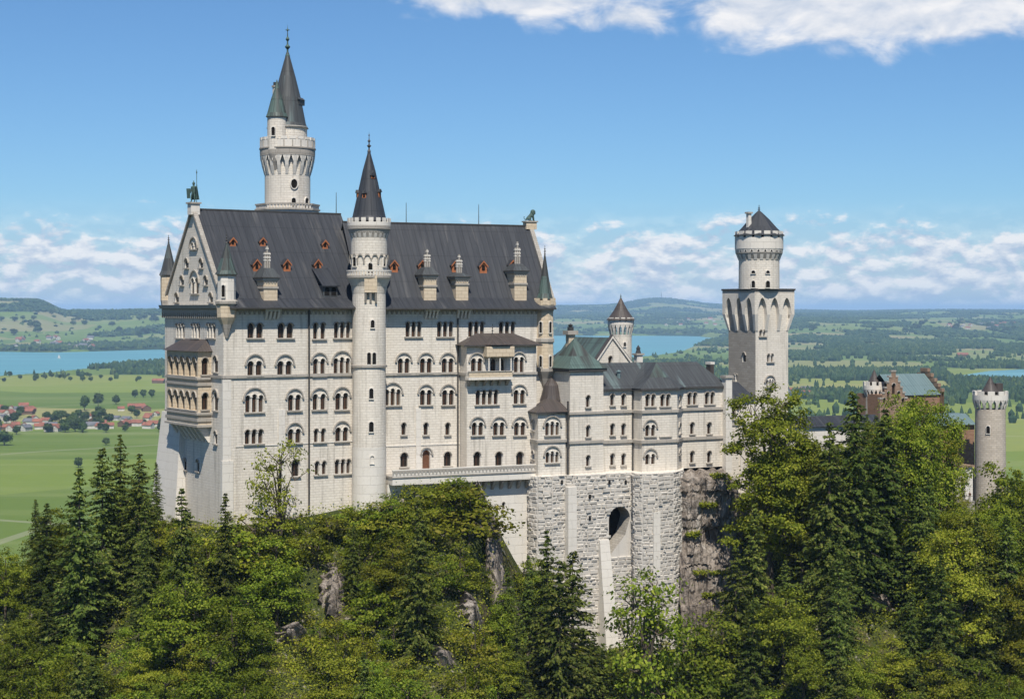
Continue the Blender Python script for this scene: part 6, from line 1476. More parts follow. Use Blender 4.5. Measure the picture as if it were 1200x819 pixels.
special('spruce', SPR[0], 862, 640, None, 272, 'spruce before the right part of the bare cliff', 'tree')
special('broadleaf_tree', BRL[1], 1112, 500, None, 306, 'broadleaf tree between gatehouse wall and forework', 'tree', fat=.6)
for i_, (px_, top_, Y_q) in enumerate(((404, 597, 270), (418, 594, 269), (433, 596, 268), (447, 590, 268), (459, 581, 269), (540, 568, 270), (551, 574, 269), (530, 561, 271), (385, 604, 266), (300, 606, 258), (280, 616, 256))):
    special('shrub', SHR[i_ % 3], px_, top_, None, Y_q, 'bushy scrub pressed against the foot of the white palace walls', 'bush', 'bushes at the foot of the palace walls', fat=1.5)
SKX = [-200, 0, 30, 60, 90, 110, 128, 150, 172, 186, 200, 235, 262, 285, 300, 345, 362, 400, 440, 452, 470, 500, 540, 556, 572, 590, 610, 622, 640, 680, 700, 716, 730, 745, 765, 785, 800, 822, 850, 872, 884, 892, 905, 925, 950, 972, 995, 1020, 1045, 1085, 1108, 1118, 1132, 1150, 1180, 1200, 1500]
SKY_ = [600, 584, 578, 566, 562, 540, 532, 530, 545, 560, 592, 612, 632, 615, 606, 592, 600, 604, 596, 584, 570, 561, 575, 590, 655, 650, 642, 632, 628, 655, 705, 745, 752, 742, 740, 722, 728, 722, 705, 600, 545, 520, 500, 502, 512, 505, 470, 480, 482, 472, 500, 592, 596, 560, 536, 530, 540]
def sky_at(px, w_): return max(np.interp(px + d_, SKX, SKY_) for d_ in (-w_, -w_ / 2, 0, w_ / 2, w_))
ROCKS = [  # px, py, Y, rx px, ry px, label
 (577, 640, 262, 7, 34, 'narrow pale crag rising beside the scrub under the terrace'),
 (566, 596, 266, 8, 16, 'small pale rock just below the terrace'),
 (634, 782, 232, 15, 15, 'pale rock outcrop at the foot of the spruces'),
 (1046, 668, 256, 14, 26, 'grey cliff patch under the tall right hand spruces'),
 (1020, 700, 250, 13, 22, 'broken grey rock face below the right hand wood'),
 (945, 645, 262, 9, 12, 'small pale rock among the trees right of the cliff'),
 (515, 772, 226, 9, 14, 'grey boulder low in the middle of the wooded slope'),
 (388, 700, 238, 8, 22, 'narrow pink-grey rock in the scrub below the palace'),
 (335, 750, 228, 12, 9, 'low bare rock ledge left of the scrub'),
 (822, 772, 242, 12, 16, 'pale rock between bushes below the cliff'),
 (120, 668, 236, 14, 7, 'low pale rock showing among the left hand trees'),
 (548, 716, 244, 8, 16, 'rock sliver between bushes below the pale crag')]
def rock_mat():
    m, nt, b, out = new_mat('rock'); geo = nt.nodes.new('ShaderNodeNewGeometry'); P = geo.outputs['Position']
    n1 = noise_tex(nt, mapping(nt, P, (1, 1, .35)), .35, 6, .65); n2 = noise_tex(nt, P, 1.6, 6, .7); n3 = noise_tex(nt, mapping(nt, P, (1.4, 1.4, .12)), .8, 5, .6)
    c = ramp(nt, n1, [(.3, (.13, .105, .085)), (.48, (.26, .215, .175)), (.62, (.38, .33, .28)), (.8, (.52, .47, .41))])
    c = mixc(nt, smooth(nt, n3, .48, .7), c, (.10, .085, .075)); c = mixc(nt, M(nt, 'MULTIPLY', smooth(nt, n2, .5, .72), .6), c, (.50, .45, .40))
    nt.links.new(c, b.inputs['Base Color']); b.inputs['Roughness'].default_value = .95; b.inputs['Specular IOR Level'].default_value = .1
    vo = nt.nodes.new('ShaderNodeTexVoronoi'); vo.feature = 'DISTANCE_TO_EDGE'; nt.links.new(mapping(nt, P, (1, 1, .45)), vo.inputs['Vector']); vo.inputs['Scale'].default_value = .55
    bump(nt, b, M(nt, 'ADD', n2, M(nt, 'MULTIPLY', smooth(nt, vo.outputs[0], 0, .12), .5)), 1.0, .5)
    return m
ROCK = rock_mat()
def rock_mesh(seed, sx, sy, sz, n=44):
    th = np.linspace(0, 2 * math.pi, n, endpoint=False); ph = np.linspace(-math.pi / 2 + .02, math.pi / 2 - .02, n); T, P_h = np.meshgrid(th, ph); 
    x = np.cos(P_h) * np.cos(T); y = np.cos(P_h) * np.sin(T); z = np.sin(P_h)
    d = np.zeros_like(x)
    for i in range(n):
        for j in range(n):
            v = Vector((x[i, j] * 1.6 + seed * 3.1, y[i, j] * 1.6, z[i, j] * 1.6)); d[i, j] = mnoise.ridged_multi_fractal(v, 1.0, 2.1, 5, 1.0, 2.0) * .22 + mnoise.cell(v * 2.6) * .14
    r = .72 + d; V = np.stack([x * r * sx, y * r * sy, z * r * sz], -1).reshape(-1, 3); idx = np.arange(n * n).reshape(n, n); i2 = np.concatenate([idx, idx[:, :1]], 1)
    Fq = np.stack([i2[:-1, :-1], i2[:-1, 1:], i2[1:, 1:], i2[1:, :-1]], -1).reshape(-1, 4)
    return fast_mesh('rock_outcrop', V, Fq, ROCK)
def slope_rock(seed, px, py, rx, ry, lab, Y0):
    """a crag grown out of the slope itself: its rim dives under the ground"""
    nu, nv = 46, 46; Yg_ = Y0
    for q in np.linspace(190, 285, 300):
        pp = at(px, py, q)
        if float(hgt(pp.x, pp.y)) > pp.z: Yg_ = q; break
    c0 = at(px, py, Yg_); k = Yg_ / F; W = rx * k * 1.9; Hh_ = ry * k * 1.75
    V = np.zeros((nv, nu, 3))
    for i in range(nv):
        for j in range(nu):
            a = (j / (nu - 1) * 2 - 1); b_ = (i / (nv - 1) * 2 - 1); n_ = mnoise.noise(Vector((a * 1.8 + seed * 5, b_ * 1.8, 1.3))) * .45
            r_ = math.hypot(a, b_) + n_; f_ = max(-1.0, 1 - r_ ** 2 * 1.25)
            # up the slope: rise and recede together
            rise = b_ * Hh_; X_ = c0.x + a * W + b_ * seed % 3 * .2; Yp = c0.y + rise * .9
            zt_ = float(hgt(X_, Yp)); v = Vector((X_ * .35, Yp * .2, rise * .3)); rd = mnoise.ridged_multi_fractal(v, .9, 2.2, 5, 1.0, 2.0)
            st_ = mnoise.cell(Vector((X_ * .55, Yp * .5, seed))) * .9
            h_ = (f_ * 2.6 + (rd * .9 + st_) * (.35 + .65 * max(0, f_))) if f_ > -.2 else f_ * 3
            V[i, j] = (X_, Yp - h_ * .62, zt_ + h_ * .55)
    idx = np.arange(nu * nv).reshape(nv, nu); Fq = np.stack([idx[:-1, :-1], idx[:-1, 1:], idx[1:, 1:], idx[1:, :-1]], -1).reshape(-1, 4)
    tag(link('rock_outcrop', fast_mesh('rock_outcrop', V.reshape(-1, 3), Fq, ROCK)), lab, 'rock', 'rocks breaking through the wooded slope')
for i, (px, py, Y, rx, ry, lab) in enumerate(ROCKS): slope_rock(i + 1, px, py, rx, ry, lab, Y)
# cliff right of the masonry
ns, nz_ = 70, 110; V = np.zeros((nz_ + 14, ns, 3))
for j in range(ns):
    px = 797 + 96 * j / (ns - 1); yt = 555.5 + max(0, px - 850) * 1.3 + 2.0 * math.sin(px * .5); Y0_ = 290.5 + .06 * (px - 797)
    for i in range(nz_):
        y_ = yt + (790 - yt) * (1 - i / (nz_ - 1)); z_ = zz(y_, Y0_); X_ = (px - 600) / F * Y0_
        v = Vector((X_ * .11, 3.3, z_ * .045)); dep = mnoise.ridged_multi_fractal(v, .9, 2.2, 6, 1.0, 2.0) * 1.9 + mnoise.cell(Vector((X_ * .30, 1, z_ * .16))) * .9 + mnoise.cell(Vector((X_ * .8, 7, z_ * .5))) * .35
        slope = max(0, (zz(640, 288) - z_)) * .32
        edge = 0 if i < nz_ - 3 else (i - nz_ + 4) * .5
        V[i, j] = (X_ + mnoise.noise(v * 5) * .5, Y0_ + 3.4 - dep - slope + edge + max(0, px - 868) * .16, z_)
    for i in range(14): V[nz_ + i, j] = (V[nz_ - 1, j, 0], V[nz_ - 1, j, 1] + (i + 1) * 1.0, V[nz_ - 1, j, 2] + .12 * i + mnoise.noise(Vector((px * .2, i, 0))) * .3)
idx = np.arange((nz_ + 14) * ns).reshape(nz_ + 14, ns); Fq = np.stack([idx[:-1, :-1], idx[:-1, 1:], idx[1:, 1:], idx[1:, :-1]], -1).reshape(-1, 4)
tag(link('cliff', fast_mesh('cliff', V.reshape(-1, 3), Fq, ROCK)), 'bare stained grey cliff between the masonry bastion and the right hand wood', 'cliff')

rr = random.Random(5); placed = list(TREES); cnt = 0
RK = [(*(at(px, py, 250)[:1]), px, py, rx, ry) for px, py, Y, rx, ry, lab in ROCKS]
cand = []
for X in np.arange(-92, 118, 2.4):
    for Y in np.arange(180, 345, 2.4): cand.append((X + rr.uniform(-1.2, 1.2), Y + rr.uniform(-1.2, 1.2)))
rr.shuffle(cand)
CH_ = [B, K]
def near_building(X, Y):
    for fr, u0, u1, v0 in ((A, -2.5, 26, -1.6), (B, -2, 36, -6.2), (K, -6, 33, -5.5)):
        d_ = Vector((X, Y)) - fr.o; u_, v_ = d_.dot(fr.u), d_.dot(fr.n)
        if u0 < u_ < u1 and v_ > v0 and v_ < 60: return True
    d_ = Vector((X, Y)) - Q.o; u_, v_ = d_.dot(Q.u), d_.dot(Q.n)
    if v_ > -4 and u_ > -8 and u_ < 15: return True
    return Y > 338 or (X > 80 and Y > 332)
ntree = 0
for X, Y in cand:
    px = 600 + F * X / Y
    if px < -35 or px > 1235 or near_building(X, Y): continue
    zg = float(hgt(X, Y))
    base_py = HYP - zg * F / Y
    yf, zf = foot(X)
    if Y > yf + 6 and not (px < 188 or px > 880): continue
    if px < 188 and Y > 285: continue
    if 795 < px < 884 and Y > 276: continue
    scrub = 372 < px < 566 and Y > 232
    u_ = rr.random()
    spr = u_ < (.13 if px < 560 else .28)
    if 590 < px < 700 and Y > 235: spr = u_ < .6
    if 940 < px < 1110 and Y > 262: spr = u_ < .65
    kind = 'shrub' if (scrub and u_ > .22) else ('spruce' if spr else 'broad')
    Hn = {'shrub': rr.uniform(3.5, 7.5), 'spruce': rr.uniform(13, 23), 'broad': rr.uniform(9.5, 15.5)}[kind]
    if px > 930 and Y > 270 and kind != 'shrub': Hn *= (1.35 if kind == 'spruce' else 1.8)
    crown = {'shrub': Hn * .6, 'spruce': Hn * .12, 'broad': Hn * .30}[kind] * F / Y
    zmax = zz(sky_at(px, crown) + rr.uniform(0, 10), Y); H = min(Hn, zmax - zg)
    if H < (1.7 if px < 570 else 2.6): continue
    if H < 6.5 and kind != 'shrub': kind = 'shrub' if rr.random() < .8 else kind
    # keep the rocks in sight
    top_py = HYP - (zg + H) * F / Y
    if top_py > 835 or base_py < 470: continue
    if any(abs(px - q[1]) < q[3] + crown * .75 and top_py < q[2] + q[4] * .6 and base_py > q[2] - q[4] for q in RK): continue
    sp = {'shrub': 2.6, 'spruce': 4.5, 'broad': 5.7}[kind] * max(.55, (H / Hn) ** .5)
    if any((X - a) ** 2 + (Y - b) ** 2 < sp * sp for a, b in placed): continue
    zone = ('left of the palace' if px < 190 else 'below the white palace walls' if px < 570 else 'below the copper-roofed wing' if px < 880 else 'before the gatehouse')
    if kind == 'shrub': tree('shrub', SHR[rr.randrange(3)], X, Y, zg - .2, H, 'low bush with loose leaves growing on the slope ' + zone, 'bush', 'bushes on the slope ' + zone)
    elif kind == 'spruce': tree('spruce', SPR[rr.randrange(5)], X, Y, zg - .3, H, 'dark green spruce in the hanging wood ' + zone, 'tree', 'spruces in the wood ' + zone, fat=rr.uniform(.9, 1.25) * max(1.0, (14 / H) ** .5))
    else: tree('broadleaf_tree', BRD[rr.randrange(6)] if H < 18 else BRL[rr.randrange(3)], X, Y, zg - .3, H, 'leafy green broadleaf tree in the hanging wood ' + zone, 'tree', 'broadleaf trees in the wood ' + zone, fat=rr.uniform(.9, 1.2))
    placed.append((X, Y)); ntree += 1
print('TREES', ntree)
# undergrowth: one mass of leaves over the slope
g_ = np.random.default_rng(21); n = 15000
X_ = g_.uniform(-92, 112, n); Y_ = g_.uniform(185, 330, n); yf, zf = foot(X_); px_ = 600 + F * X_ / Y_
ok = ((Y_ < yf + 1.5) | (px_ < 185) | (px_ > 885)) & ~((px_ > 588) & (px_ < 805) & (Y_ > 272)) & (px_ > -30) & (px_ < 1230)
X_, Y_ = X_[ok], Y_[ok]; cl = fbm(X_ / 9, Y_ / 9, 2); ok = cl > .22; X_, Y_ = X_[ok], Y_[ok]; n = len(X_); Z_ = hgt(X_, Y_); m_ = 40
hs = .6 + 2.4 * g_.random(n) ** 2
C = np.repeat(np.stack([X_, Y_, Z_ + hs * .35], -1), m_, 0) + g_.normal(size=(n * m_, 3)) * np.repeat(np.stack([hs * .62, hs * .62, hs * .32], -1), m_, 0)
Nn = np.array([0, -.3, 1.0]) + g_.normal(size=(n * m_, 3)) * .6; L_ = g_.uniform(.22, .42, n * m_)
v, f_ = quads(C, Nn, L_, L_ * .7)
tag(link('undergrowth', fast_mesh('undergrowth', v, f_, LEAFY)), 'yellow-green undergrowth covering the steep slope', 'undergrowth', kind='stuff')
# grass tufts on the cliff ledges
n = 2600; tv = []
for (px0, px1, py) in ((820, 842, 592), (806, 822, 626), (815, 858, 671), (824, 850, 697), (853, 880, 560), (835, 850, 558)):
    k_n = 420; pxs_ = g_.uniform(px0, px1, k_n); 
    for p_ in pxs_:
        j = int((p_ - 797) / 96 * (ns - 1)); col = V[:nz_ + 10, j]; q = HYP - col[:, 2] * F / col[:, 1]; i = int(np.argmin(abs(q - py))); tv.append(col[i] + np.array([g_.normal() * .15, -.25 + g_.normal() * .35, .15 + g_.normal() * .22]))
tv = np.array(tv); v, f_ = quads(tv, np.array([0, -.5, 1.0]) + g_.normal(size=tv.shape) * .5, .42, .22)
tag(link('ledge_grass', fast_mesh('ledge_grass', v, f_, LEAFY)), 'tufts of yellow-green grass on the cliff ledges', 'grass', kind='stuff')
# ------------------------------------------------------------------ bronze statues, people
def skin_mesh(name, verts, edges, mats, fmat=None, sub=1):
    """one continuous body grown over a skeleton; verts: (x, y, z, r)"""
    me = bpy.data.meshes.new(name); me.from_pydata([v[:3] for v in verts], edges, []); o = bpy.data.objects.new(name, me); COL.objects.link(o)
    md = o.modifiers.new('skin', 'SKIN'); me.skin_vertices.new() if not me.skin_vertices else None
    sv = me.skin_vertices[0].data
    for i, v in enumerate(verts): r = v[3]; sv[i].radius = (r if len(v) < 5 else v[4], r)
    sv[0].use_root = True
    sb = o.modifiers.new('sub', 'SUBSURF'); sb.levels = sub; sb.render_levels = sub
    dg = bpy.context.evaluated_depsgraph_get(); dg.update(); m2 = bpy.data.meshes.new_from_object(o.evaluated_get(dg)); m2.name = name
    bpy.data.objects.remove(o); m2.materials.clear()
    for m in mats: m2.materials.append(m)
    if fmat:
        for p in m2.polygons: p.material_index = fmat(p.center)
    for p in m2.polygons: p.use_smooth = True
    return m2
def person_skel(arm=(0, 0), hold=None):
    V = [(0, 0, .95, .15, .17), (0, 0, 1.15, .12, .15), (0, 0, 1.38, .11, .19), (0, 0, 1.50, .055), (0, -.01, 1.62, .095), (0, 0, 1.72, .075),
         (.20, 0, 1.40, .06), (.26, arm[0] * .1, 1.13, .045), (.25, -.12 - arm[0] * .2, .90, .035), (.25, -.16 - arm[0] * .2, .82, .04),
         (-.20, 0, 1.40, .06), (-.26, arm[1] * .1, 1.13, .045), (-.25, -.12 - arm[1] * .2, .90, .035), (-.25, -.16 - arm[1] * .2, .82, .04),
         (.10, 0, .86, .095), (.11, -.02, .48, .065), (.11, .02, .09, .045), (.11, -.12, .04, .045),
         (-.10, 0, .86, .095), (-.11, .03, .48, .065), (-.11, .06, .09, .045), (-.11, -.06, .04, .045)]
    E = [(0, 1), (1, 2), (2, 3), (3, 4), (4, 5), (2, 6), (6, 7), (7, 8), (8, 9), (2, 10), (10, 11), (11, 12), (12, 13), (0, 14), (14, 15), (15, 16), (16, 17), (0, 18), (18, 19), (19, 20), (20, 21)]
    return V, E
# knight with lance on the west gable
kp = A.p2(.1, HA); Yk = kp[1]; zp = ZRA + .3
pm = MB(); fk = Fr(kp[0], kp[1], 33); pm.box(fk, -.75, .75, -.75, .75, zp - 1.2, zz(238, Yk) - .15, LIMEP); pm.box(fk, -.95, .95, -.95, .95, zz(238, Yk) - .15, zz(238, Yk) + .1, TRIM); pm.build('gable_pedestal', palace).matrix_parent_inverse = Matrix.Translation(palace.location).inverted()
zk = zz(238, Yk) + .1; KN = empty('knight_statue', (kp[0], kp[1], zk), 'green bronze knight with lance and shield standing on the west gable', 'statue')
V_, E_ = person_skel(); V_ = [list(v) for v in V_]
for i, q in {6: (.22, -.02, 1.42), 7: (.42, -.12, 1.30), 8: (.50, -.22, 1.52), 9: (.50, -.24, 1.60)}.items(): V_[i][0:3] = q
V_[18][0:3] = (-.10, 0, .86); V_[19][0:3] = (-.22, -.05, .5); V_[20][0:3] = (-.28, .05, .1)
V_[21][0:3] = (-.30, -.10, .04)
body_ = link('body', skin_mesh('body', [tuple([v[0], v[1], v[2]] + [x * 1.25 for x in v[3:]]) for v in V_], E_, [VERDI], sub=1), KN); 
g = MB(); f0 = Fr(0, 0, 0); g.lathe(.50, -.24, [(.03, -.0), (.03, 2.6), (.07, 2.65), (0, 3.0)], VERDI, 6); g.build('lance', KN)
g = MB(); g.hexa([Vector(p) for p in ((-.52, -.30, .35), (-.18, -.34, .35), (-.18, -.28, .35), (-.52, -.24, .35), (-.60, -.30, 1.25), (-.12, -.34, 1.25), (-.12, -.28, 1.25), (-.60, -.24, 1.25))], VERDI); g.build('shield', KN)
g = MB(); g.poly([(-.30, .12, 1.45), (.30, .12, 1.45), (.42, .30, .25), (-.42, .30, .25)], VERDI); g.poly([(.30, .125, 1.45), (-.30, .125, 1.45), (-.42, .31, .25), (.42, .31, .25)], VERDI); g.build('cloak', KN)
g = MB(); g.lathe(0, 0, [(.13, 1.66), (.12, 1.78), (.05, 1.86), (.02, 1.98), (0, 2.0)], VERDI, 10); g.build('helmet', KN)
KN.scale = (1.75, 1.75, 1.75); KN.rotation_euler.z = math.radians(-25)
# seated lion on the east gable
lp = B.p2(uE, HBk); Yl_ = lp[1]; pm = MB(); fk = Fr(lp[0], lp[1], 25); pm.box(fk, -1.1, .9, -.7, .7, ZRB - .6, zz(260, Yl_) - .1, OCHRE); pm.box(fk, -1.3, 1.1, -.85, .85, zz(260, Yl_) - .1, zz(260, Yl_) + .12, TRIM); pm.build('gable_pedestal', palace).matrix_parent_inverse = Matrix.Translation(palace.location).inverted()
LI = empty('lion_statue', (lp[0], lp[1], zz(260, Yl_) + .12), 'green bronze lion sitting on the east gable top', 'statue')
V_ = [(-.45, 0, .38, .34, .34), (-.15, 0, .62, .30, .30), (.22, 0, .98, .30, .32), (.42, 0, 1.30, .26, .28), (.58, 0, 1.48, .22, .22), (.82, 0, 1.42, .12, .12),
      (.42, .18, .75, .12), (.48, .18, .38, .09), (.50, .18, .08, .09), (.66, .18, .05, .08), (.42, -.18, .75, .12), (.48, -.18, .38, .09), (.50, -.18, .08, .09), (.66, -.18, .05, .08),
      (-.30, .30, .34, .20), (-.02, .32, .36, .13), (-.14, .32, .08, .09), (.16, .32, .06, .08), (-.30, -.30, .34, .20), (-.02, -.32, .36, .13), (-.14, -.32, .08, .09), (.16, -.32, .06, .08),
      (-.85, 0, .18, .06), (-1.0, .15, .45, .05), (-.92, .2, .72, .07)]
E_ = [(0, 1), (1, 2), (2, 3), (3, 4), (4, 5), (2, 6), (6, 7), (7, 8), (8, 9), (2, 10), (10, 11), (11, 12), (12, 13), (0, 14), (14, 15), (15, 16), (16, 17), (0, 18), (18, 19), (19, 20), (20, 21), (0, 22), (22, 23), (23, 24)]
link('body', skin_mesh('body', V_, E_, [VERDI], sub=2), LI)
g = MB(); g.lathe(.40, 0, [(.05, .92), (.36, 1.0), (.40, 1.25), (.36, 1.52), (.2, 1.72), (0, 1.76)], VERDI, 14); g.build('mane', LI); LI.scale = (1.15,) * 3; LI.rotation_euler.z = math.radians(20)

# visitors on a small terrace before the forework; its wall stands for the shadow beneath
vt = Fr(*at(1090, 0, 341)[:2], 24); uv_, _ = vt.ua(1142, 0); zv = zz(589, 342)
VT = empty('visitor_terrace', vt.p(0, 0, -52), 'low terrace under the crowd of visitors, its dark wall standing in for the shadow beneath', 'terrace wall'); g = MB(); g.box(vt, 0, uv_, 0, 5, -54, zv, GREYS); g.build('wall', VT); g = MB(); g.box(vt, 0, uv_, -.1, .05, zv + .95, zv + 1.02, IRON)
for i in range(8): g.box(vt, i * uv_ / 7 - .03, i * uv_ / 7 + .03, -.06, .02, zv, zv + .97, IRON)
g.build('railing', VT); par_keep(VT, None)
SKIN = plain('skin', (.55, .34, .24), .6); HAIRS = plain('hair', (.06, .04, .03), .7)
cols = {'red': (.55, .05, .04), 'white': (.75, .75, .73), 'blue': (.06, .14, .42), 'pink': (.65, .28, .34), 'black': (.02, .02, .02), 'yellow': (.65, .48, .08), 'green': (.08, .28, .10), 'grey': (.3, .3, .3), 'orange': (.65, .22, .04), 'light blue': (.3, .5, .65), 'purple': (.22, .07, .30), 'beige': (.5, .42, .3), 'turquoise': (.06, .38, .38), 'dark brown': (.10, .05, .03)}
trs = [('jeans', (.05, .08, .16)), ('pale trousers', (.4, .36, .28)), ('dark trousers', (.03, .03, .035))]
TR = [plain('cloth_' + n.replace(' ', '_'), c, .9) for n, c in trs]
rp = random.Random(9)
for i, (cn_, cc_) in enumerate(cols.items()):
    V_, E_ = person_skel((rp.uniform(-.6, .8), rp.uniform(-.6, .8)))
    top = plain('cloth_' + cn_.replace(' ', '_'), cc_, .9)
    me = skin_mesh('person', V_, E_, [SKIN, top, TR[i % 3], HAIRS], lambda c: 3 if (c.z > 1.66 or (c.z > 1.55 and c.y > .03)) else 0 if c.z > 1.48 else (0 if (abs(c.x) > .2 and c.z < .98) else 1 if c.z > .96 else 2), sub=1)
    o = link('person', me); u_ = .5 + (uv_ - 1) * i / 13; v_ = rp.uniform(.5, 2.6); q = vt.p(u_, v_, zv); o.location = q; o.rotation_euler.z = rp.uniform(-2, 2); o.scale = (1, 1, rp.uniform(.94, 1.05))
    tag(o, f'person in {cn_} top and {trs[i % 3][0]} standing among the visitors on the terrace', 'person', 'visitors on the terrace before the forework')

# ------------------------------------------------------------------ villages, barns, single trees of the plain
REDR = plain('red_tile_roof', (.30, .115, .07), .85, (.19, .08, .055), .15); GREYR = plain('grey_roof', (.16, .16, .17), .8, (.10, .10, .11), .15); WHW = plain('white_render', (.58, .55, .49), .85, (.45, .42, .37), .2); WBAR = plain('barn_wood', (.16, .10, .06), .9)
def house_meshes(w, l, h, rh, wm_, rm):
    f0 = Fr(0, 0, 0); a = MB(); a.poly([f0.p(-w, -l, -2), f0.p(w, -l, -2), f0.p(w, -l, h), f0.p(0, -l, h + rh - .1), f0.p(-w, -l, h)], wm_); a.poly([f0.p(w, l, -2), f0.p(-w, l, -2), f0.p(-w, l, h), f0.p(0, l, h + rh - .1), f0.p(w, l, h)], wm_)
    a.poly([f0.p(w, -l, -2), f0.p(w, l, -2), f0.p(w, l, h), f0.p(w, -l, h)], wm_); a.poly([f0.p(-w, l, -2), f0.p(-w, -l, -2), f0.p(-w, -l, h), f0.p(-w, l, h)], wm_)
    for k in range(3):
        for z_ in (1.0, h - 2.4):
            for (x_, y_, dx, dy) in ((w + .04, -l * .6 + k * l * .6, 0, .55), (-w * .5 + k * w * .5, -l - .04, .5, 0)):
                a.poly([Vector((x_ - dx, y_ - dy, z_)), Vector((x_ + dx, y_ + dy, z_)), Vector((x_ + dx, y_ + dy, z_ + 1.4)), Vector((x_ - dx, y_ - dy, z_ + 1.4))], DARK)
    o1 = a.build('wall'); r = MB(); ov = 1.0; s_ = rh / w; 
    for sg in (-1, 1):
        q = [f0.p(sg * (w + ov), -l - ov, h - ov * s_), f0.p(0, -l - ov, h + rh), f0.p(0, l + ov, h + rh), f0.p(sg * (w + ov), l + ov, h - ov * s_)]
        if sg < 0: q = q[::-1]
        q2 = [x - Vector((0, 0, .35)) for x in q]; r.hexa([q2[0], q2[3], q2[2], q2[1], q[0], q[3], q[2], q[1]] if False else q2 + q, rm)
    o2 = r.build('roof'); m1, m2 = o1.data, o2.data; bpy.data.objects.remove(o1); bpy.data.objects.remove(o2); return m1, m2
HV = [house_meshes(5.5, 8, 6.5, 4.2, WHW, REDR), house_meshes(6.5, 10, 6.5, 4.8, WHW, REDR), house_meshes(5, 6.5, 6, 4, WHW, REDR), house_meshes(8, 15, 7, 5, WBAR, REDR), house_meshes(6, 9, 6.5, 4.2, WHW, GREYR), house_meshes(9, 20, 6, 4, WHW, GREYR)]
def ground_at(px, py):
    """first hit of the view ray with the land beyond the castle"""
    a = (px - 600) / F; b_ = (HYP - py) / F; Yq_ = np.geomspace(1400, 30000, 3000); z_ = hgt(a * Yq_, Yq_); w_ = np.where(z_ >= b_ * Yq_)[0]
    i = w_[0] if len(w_) else len(Yq_) - 1; return a * Yq_[i], Yq_[i], float(z_[i])
def house(px, py, k_, label, cat, group=None, rot=None, sc=1.0):
    X, Y, z = ground_at(px, py); e = empty('barn' if 'barn' in label else 'house', (X, Y, z), label, cat, group); e.rotation_euler.z = rv.uniform(-.5, .5) + rv.choice((0, 1.57)) if rot is None else rot; e.scale = (sc,) * 3
    link('wall', HV[k_][0], e); link('roof', HV[k_][1], e)
rv = random.Random(31)
VTREE = []
g_ = np.random.default_rng(77)
for i in range(3):
    C = []; 
    for k in range(26):
        d_ = g_.normal(size=3); d_ /= np.linalg.norm(d_); C.append(d_ * np.array([4.2, 4.2, 4.0]) * g_.uniform(.5, 1) + np.array([0, 0, 7.5]) + g_.normal(size=(70, 3)) * .9)
    C = np.concatenate(C); v, f_ = quads(C, C - np.array([0, 0, 6]) + g_.normal(size=C.shape) * 2, 1.3, 1.1); tv, tf = tube([(0, 0, -1), (0, 0, 7)], [.5, .25], 6)
    VTREE.append((fast_mesh('valley_crown', v, f_, leaf_mat('valley_leaves', [(.030, .055, .015), (.045, .08, .02), (.07, .105, .025), (.09, .12, .03)], .15) if i == 0 else VTREE[0][0].materials[0]), fast_mesh('valley_trunk', tv, tf, BARK)))
def vtree(px, py, h, label, group=None, squat=1.0):
    X, Y, z = ground_at(px, py); e = empty('meadow_tree', (X, Y, z), label, 'tree', group); s_ = h / 12.0; e.scale = (s_ * squat, s_ * squat, s_); e.rotation_euler.z = rv.uniform(0, 6); v_ = VTREE[rv.randrange(3)]; link('crown', v_[0], e); link('trunk', v_[1], e)
GV = 'red-roofed village on the green plain'
spots = []
def village(n, fx, fy, group, label, ks=(0, 0, 1, 2, 2, 3, 4), minx=6.0, miny=1.6, sc=1.0):
    k = 0; tries = 0
    while k < n and tries < n * 60:
        tries += 1; px, py = fx(), fy()
        if any(abs(px - a) < minx and abs(py - b) < miny for a, b in spots): continue
        spots.append((px, py)); kk = rv.choice(ks); house(px, py, kk, ('grey-roofed ' if kk >= 4 else 'long red-roofed barn-like ' if kk == 3 else 'white-walled red-roofed ') + label, 'house', group + (' grey roofs' if kk >= 4 else ' barns' if kk == 3 else ''), sc=sc * rv.uniform(.85, 1.15)); k += 1
village(26, lambda: rv.uniform(-20, 70), lambda: rv.uniform(489, 506), GV, 'house in the left part of the village on the green plain', sc=.92)
village(12, lambda: rv.uniform(-20, 40), lambda: rv.uniform(478, 489), GV + ' back', 'house in the back row of the village on the green plain', sc=1.0)
village(20, lambda: rv.uniform(95, 192), lambda: rv.uniform(480, 503), GV + ' right', 'house in the right part of the village beside the palace edge', sc=.92)
village(10, lambda: rv.uniform(925, 985), lambda: rv.uniform(457, 465), 'hamlet right of the square tower', 'house in the hamlet right of the square tower', sc=1.05)
village(22, lambda: rv.uniform(15, 110), lambda: rv.uniform(396, 409), 'lakeside village at the far shore', 'house in the far lakeside village', ks=(0, 1, 4), minx=3, miny=.8, sc=1.7)
village(24, lambda: rv.uniform(1110, 1200), lambda: rv.uniform(378, 386), 'village on the far right hills', 'house in the village on the far right hills', ks=(0, 1, 4), minx=3, miny=.6, sc=1.4)
village(10, lambda: rv.uniform(780, 840), lambda: rv.uniform(374, 382), 'village on the hill behind the lake', 'house on the hill behind the lake', ks=(0, 1), minx=4, miny=.6, sc=1.6)
house(186, 449, 3, 'lone long barn on the meadow close to the palace edge', 'barn', rot=1.4, sc=1.0)
house(1128, 418, 3, 'lone barn on the clearing at the right', 'barn', rot=1.5, sc=1.3); spots.append((1128, 418))
vtree(92, 548, 12, 'lone round tree standing in the green meadow above the spruces'); vtree(5, 522, 19, 'dark tree group at the left edge before the meadows', squat=1.4)
for px in (158, 168, 178): vtree(px, 466, 17, 'round tree of the row of three on the upper meadow', 'row of three trees on the upper meadow')
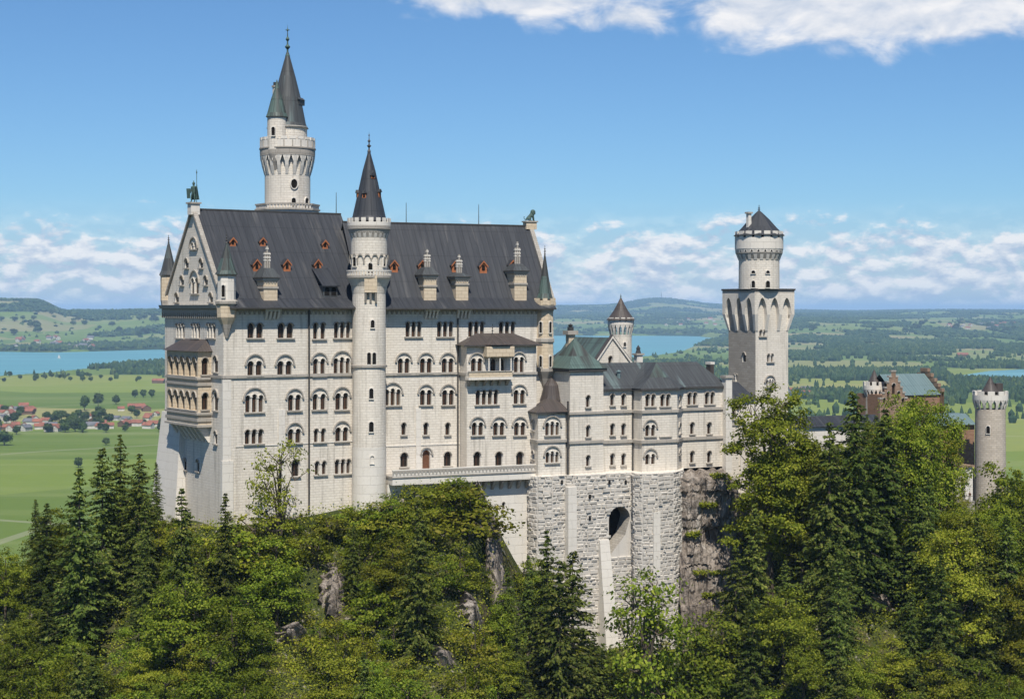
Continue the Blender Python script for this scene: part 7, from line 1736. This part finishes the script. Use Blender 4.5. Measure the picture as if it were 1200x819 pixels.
vtree(99, 481, 26, 'tall round tree at the village back edge', squat=.9); vtree(115, 477, 26, 'tallest round tree behind the village', squat=.9); vtree(136, 474, 18, 'round tree behind the right end of the village'); vtree(160, 448, 12, 'small tree alone on the upper meadow', squat=.8)
for i in range(60):
    px, py = (rv.uniform(-20, 192), rv.uniform(484, 507)) if i < 36 else (rv.uniform(58, 118), rv.uniform(490, 507))
    vtree(px, py, rv.uniform(9, 17), 'round dark tree between the village houses', 'trees between the village houses', squat=rv.uniform(.9, 1.4))
for i in range(26): vtree(rv.uniform(-20, 192), rv.uniform(441, 446) if i < 14 else rv.uniform(508, 530) if i > 23 else rv.uniform(444, 448), rv.uniform(9, 15), 'tree in the line along the near lake shore' if i <= 23 else 'small tree in the meadow in front of the village', 'trees along the near lake shore' if i <= 23 else 'trees in the meadow in front of the village', squat=1.3)
for i in range(26): vtree(rv.uniform(-10, 190), rv.uniform(368, 396), rv.uniform(22, 34), 'dark field tree dotting the hills beyond the lake', 'field trees on the hills beyond the lake', squat=1.6)
for i in range(24): vtree(rv.uniform(935, 1190), rv.uniform(377, 390), rv.uniform(22, 34), 'dark field tree dotting the hills at the right', 'field trees on the right hills', squat=1.5)
# sailing boat on the lake, mast on the far hill
X, Y = gp(69, 420, -190); e = empty('sailing_boat', (X, Y, -190), 'tiny white sailing boat on the turquoise lake', 'boat'); g = MB(); f0 = Fr(0, 0, 0)
g.hexa([Vector(p) for p in ((-5, -1, -.2), (4, -1, -.2), (4, 1, -.2), (-5, 1, -.2), (-6, -1.6, 1.2), (7, -.3, 1.2), (7, .3, 1.2), (-6, 1.6, 1.2))], WHW); g.build('hull', e); g = MB(); g.hexa([Vector(p) for p in ((-5, -.1, 2.2), (.8, -.1, 2.2), (.8, .1, 2.2), (-5, .1, 2.2), (.7, -.1, 17), (.9, -.1, 17), (.9, .1, 17), (.7, .1, 17))], WHW); g.hexa([Vector(p) for p in ((1.2, -.1, 2), (6.5, -.1, 2), (6.5, .1, 2), (1.2, .1, 2), (1.1, -.1, 14), (1.3, -.1, 14), (1.3, .1, 14), (1.1, .1, 14))], WHW); g.build('sail', e); g = MB(); g.lathe(1, 0, [(.12, 1), (.08, 18), (0, 18.1)], IRON, 6); g.build('mast', e)
X, Y, z = (775 - 600) / F * 25000, 25000, float(hgt(np.array(175 / F * 25000.), np.array(25000.))); e = empty('radio_mast', (X, Y, z), 'thin radio mast on the highest far hill', 'mast'); g = MB(); g.lathe(0, 0, [(6, -5), (4, 30), (2.5, 70), (1.5, 95), (0, 96)], GREYR, 8); g.build('shaft', e)
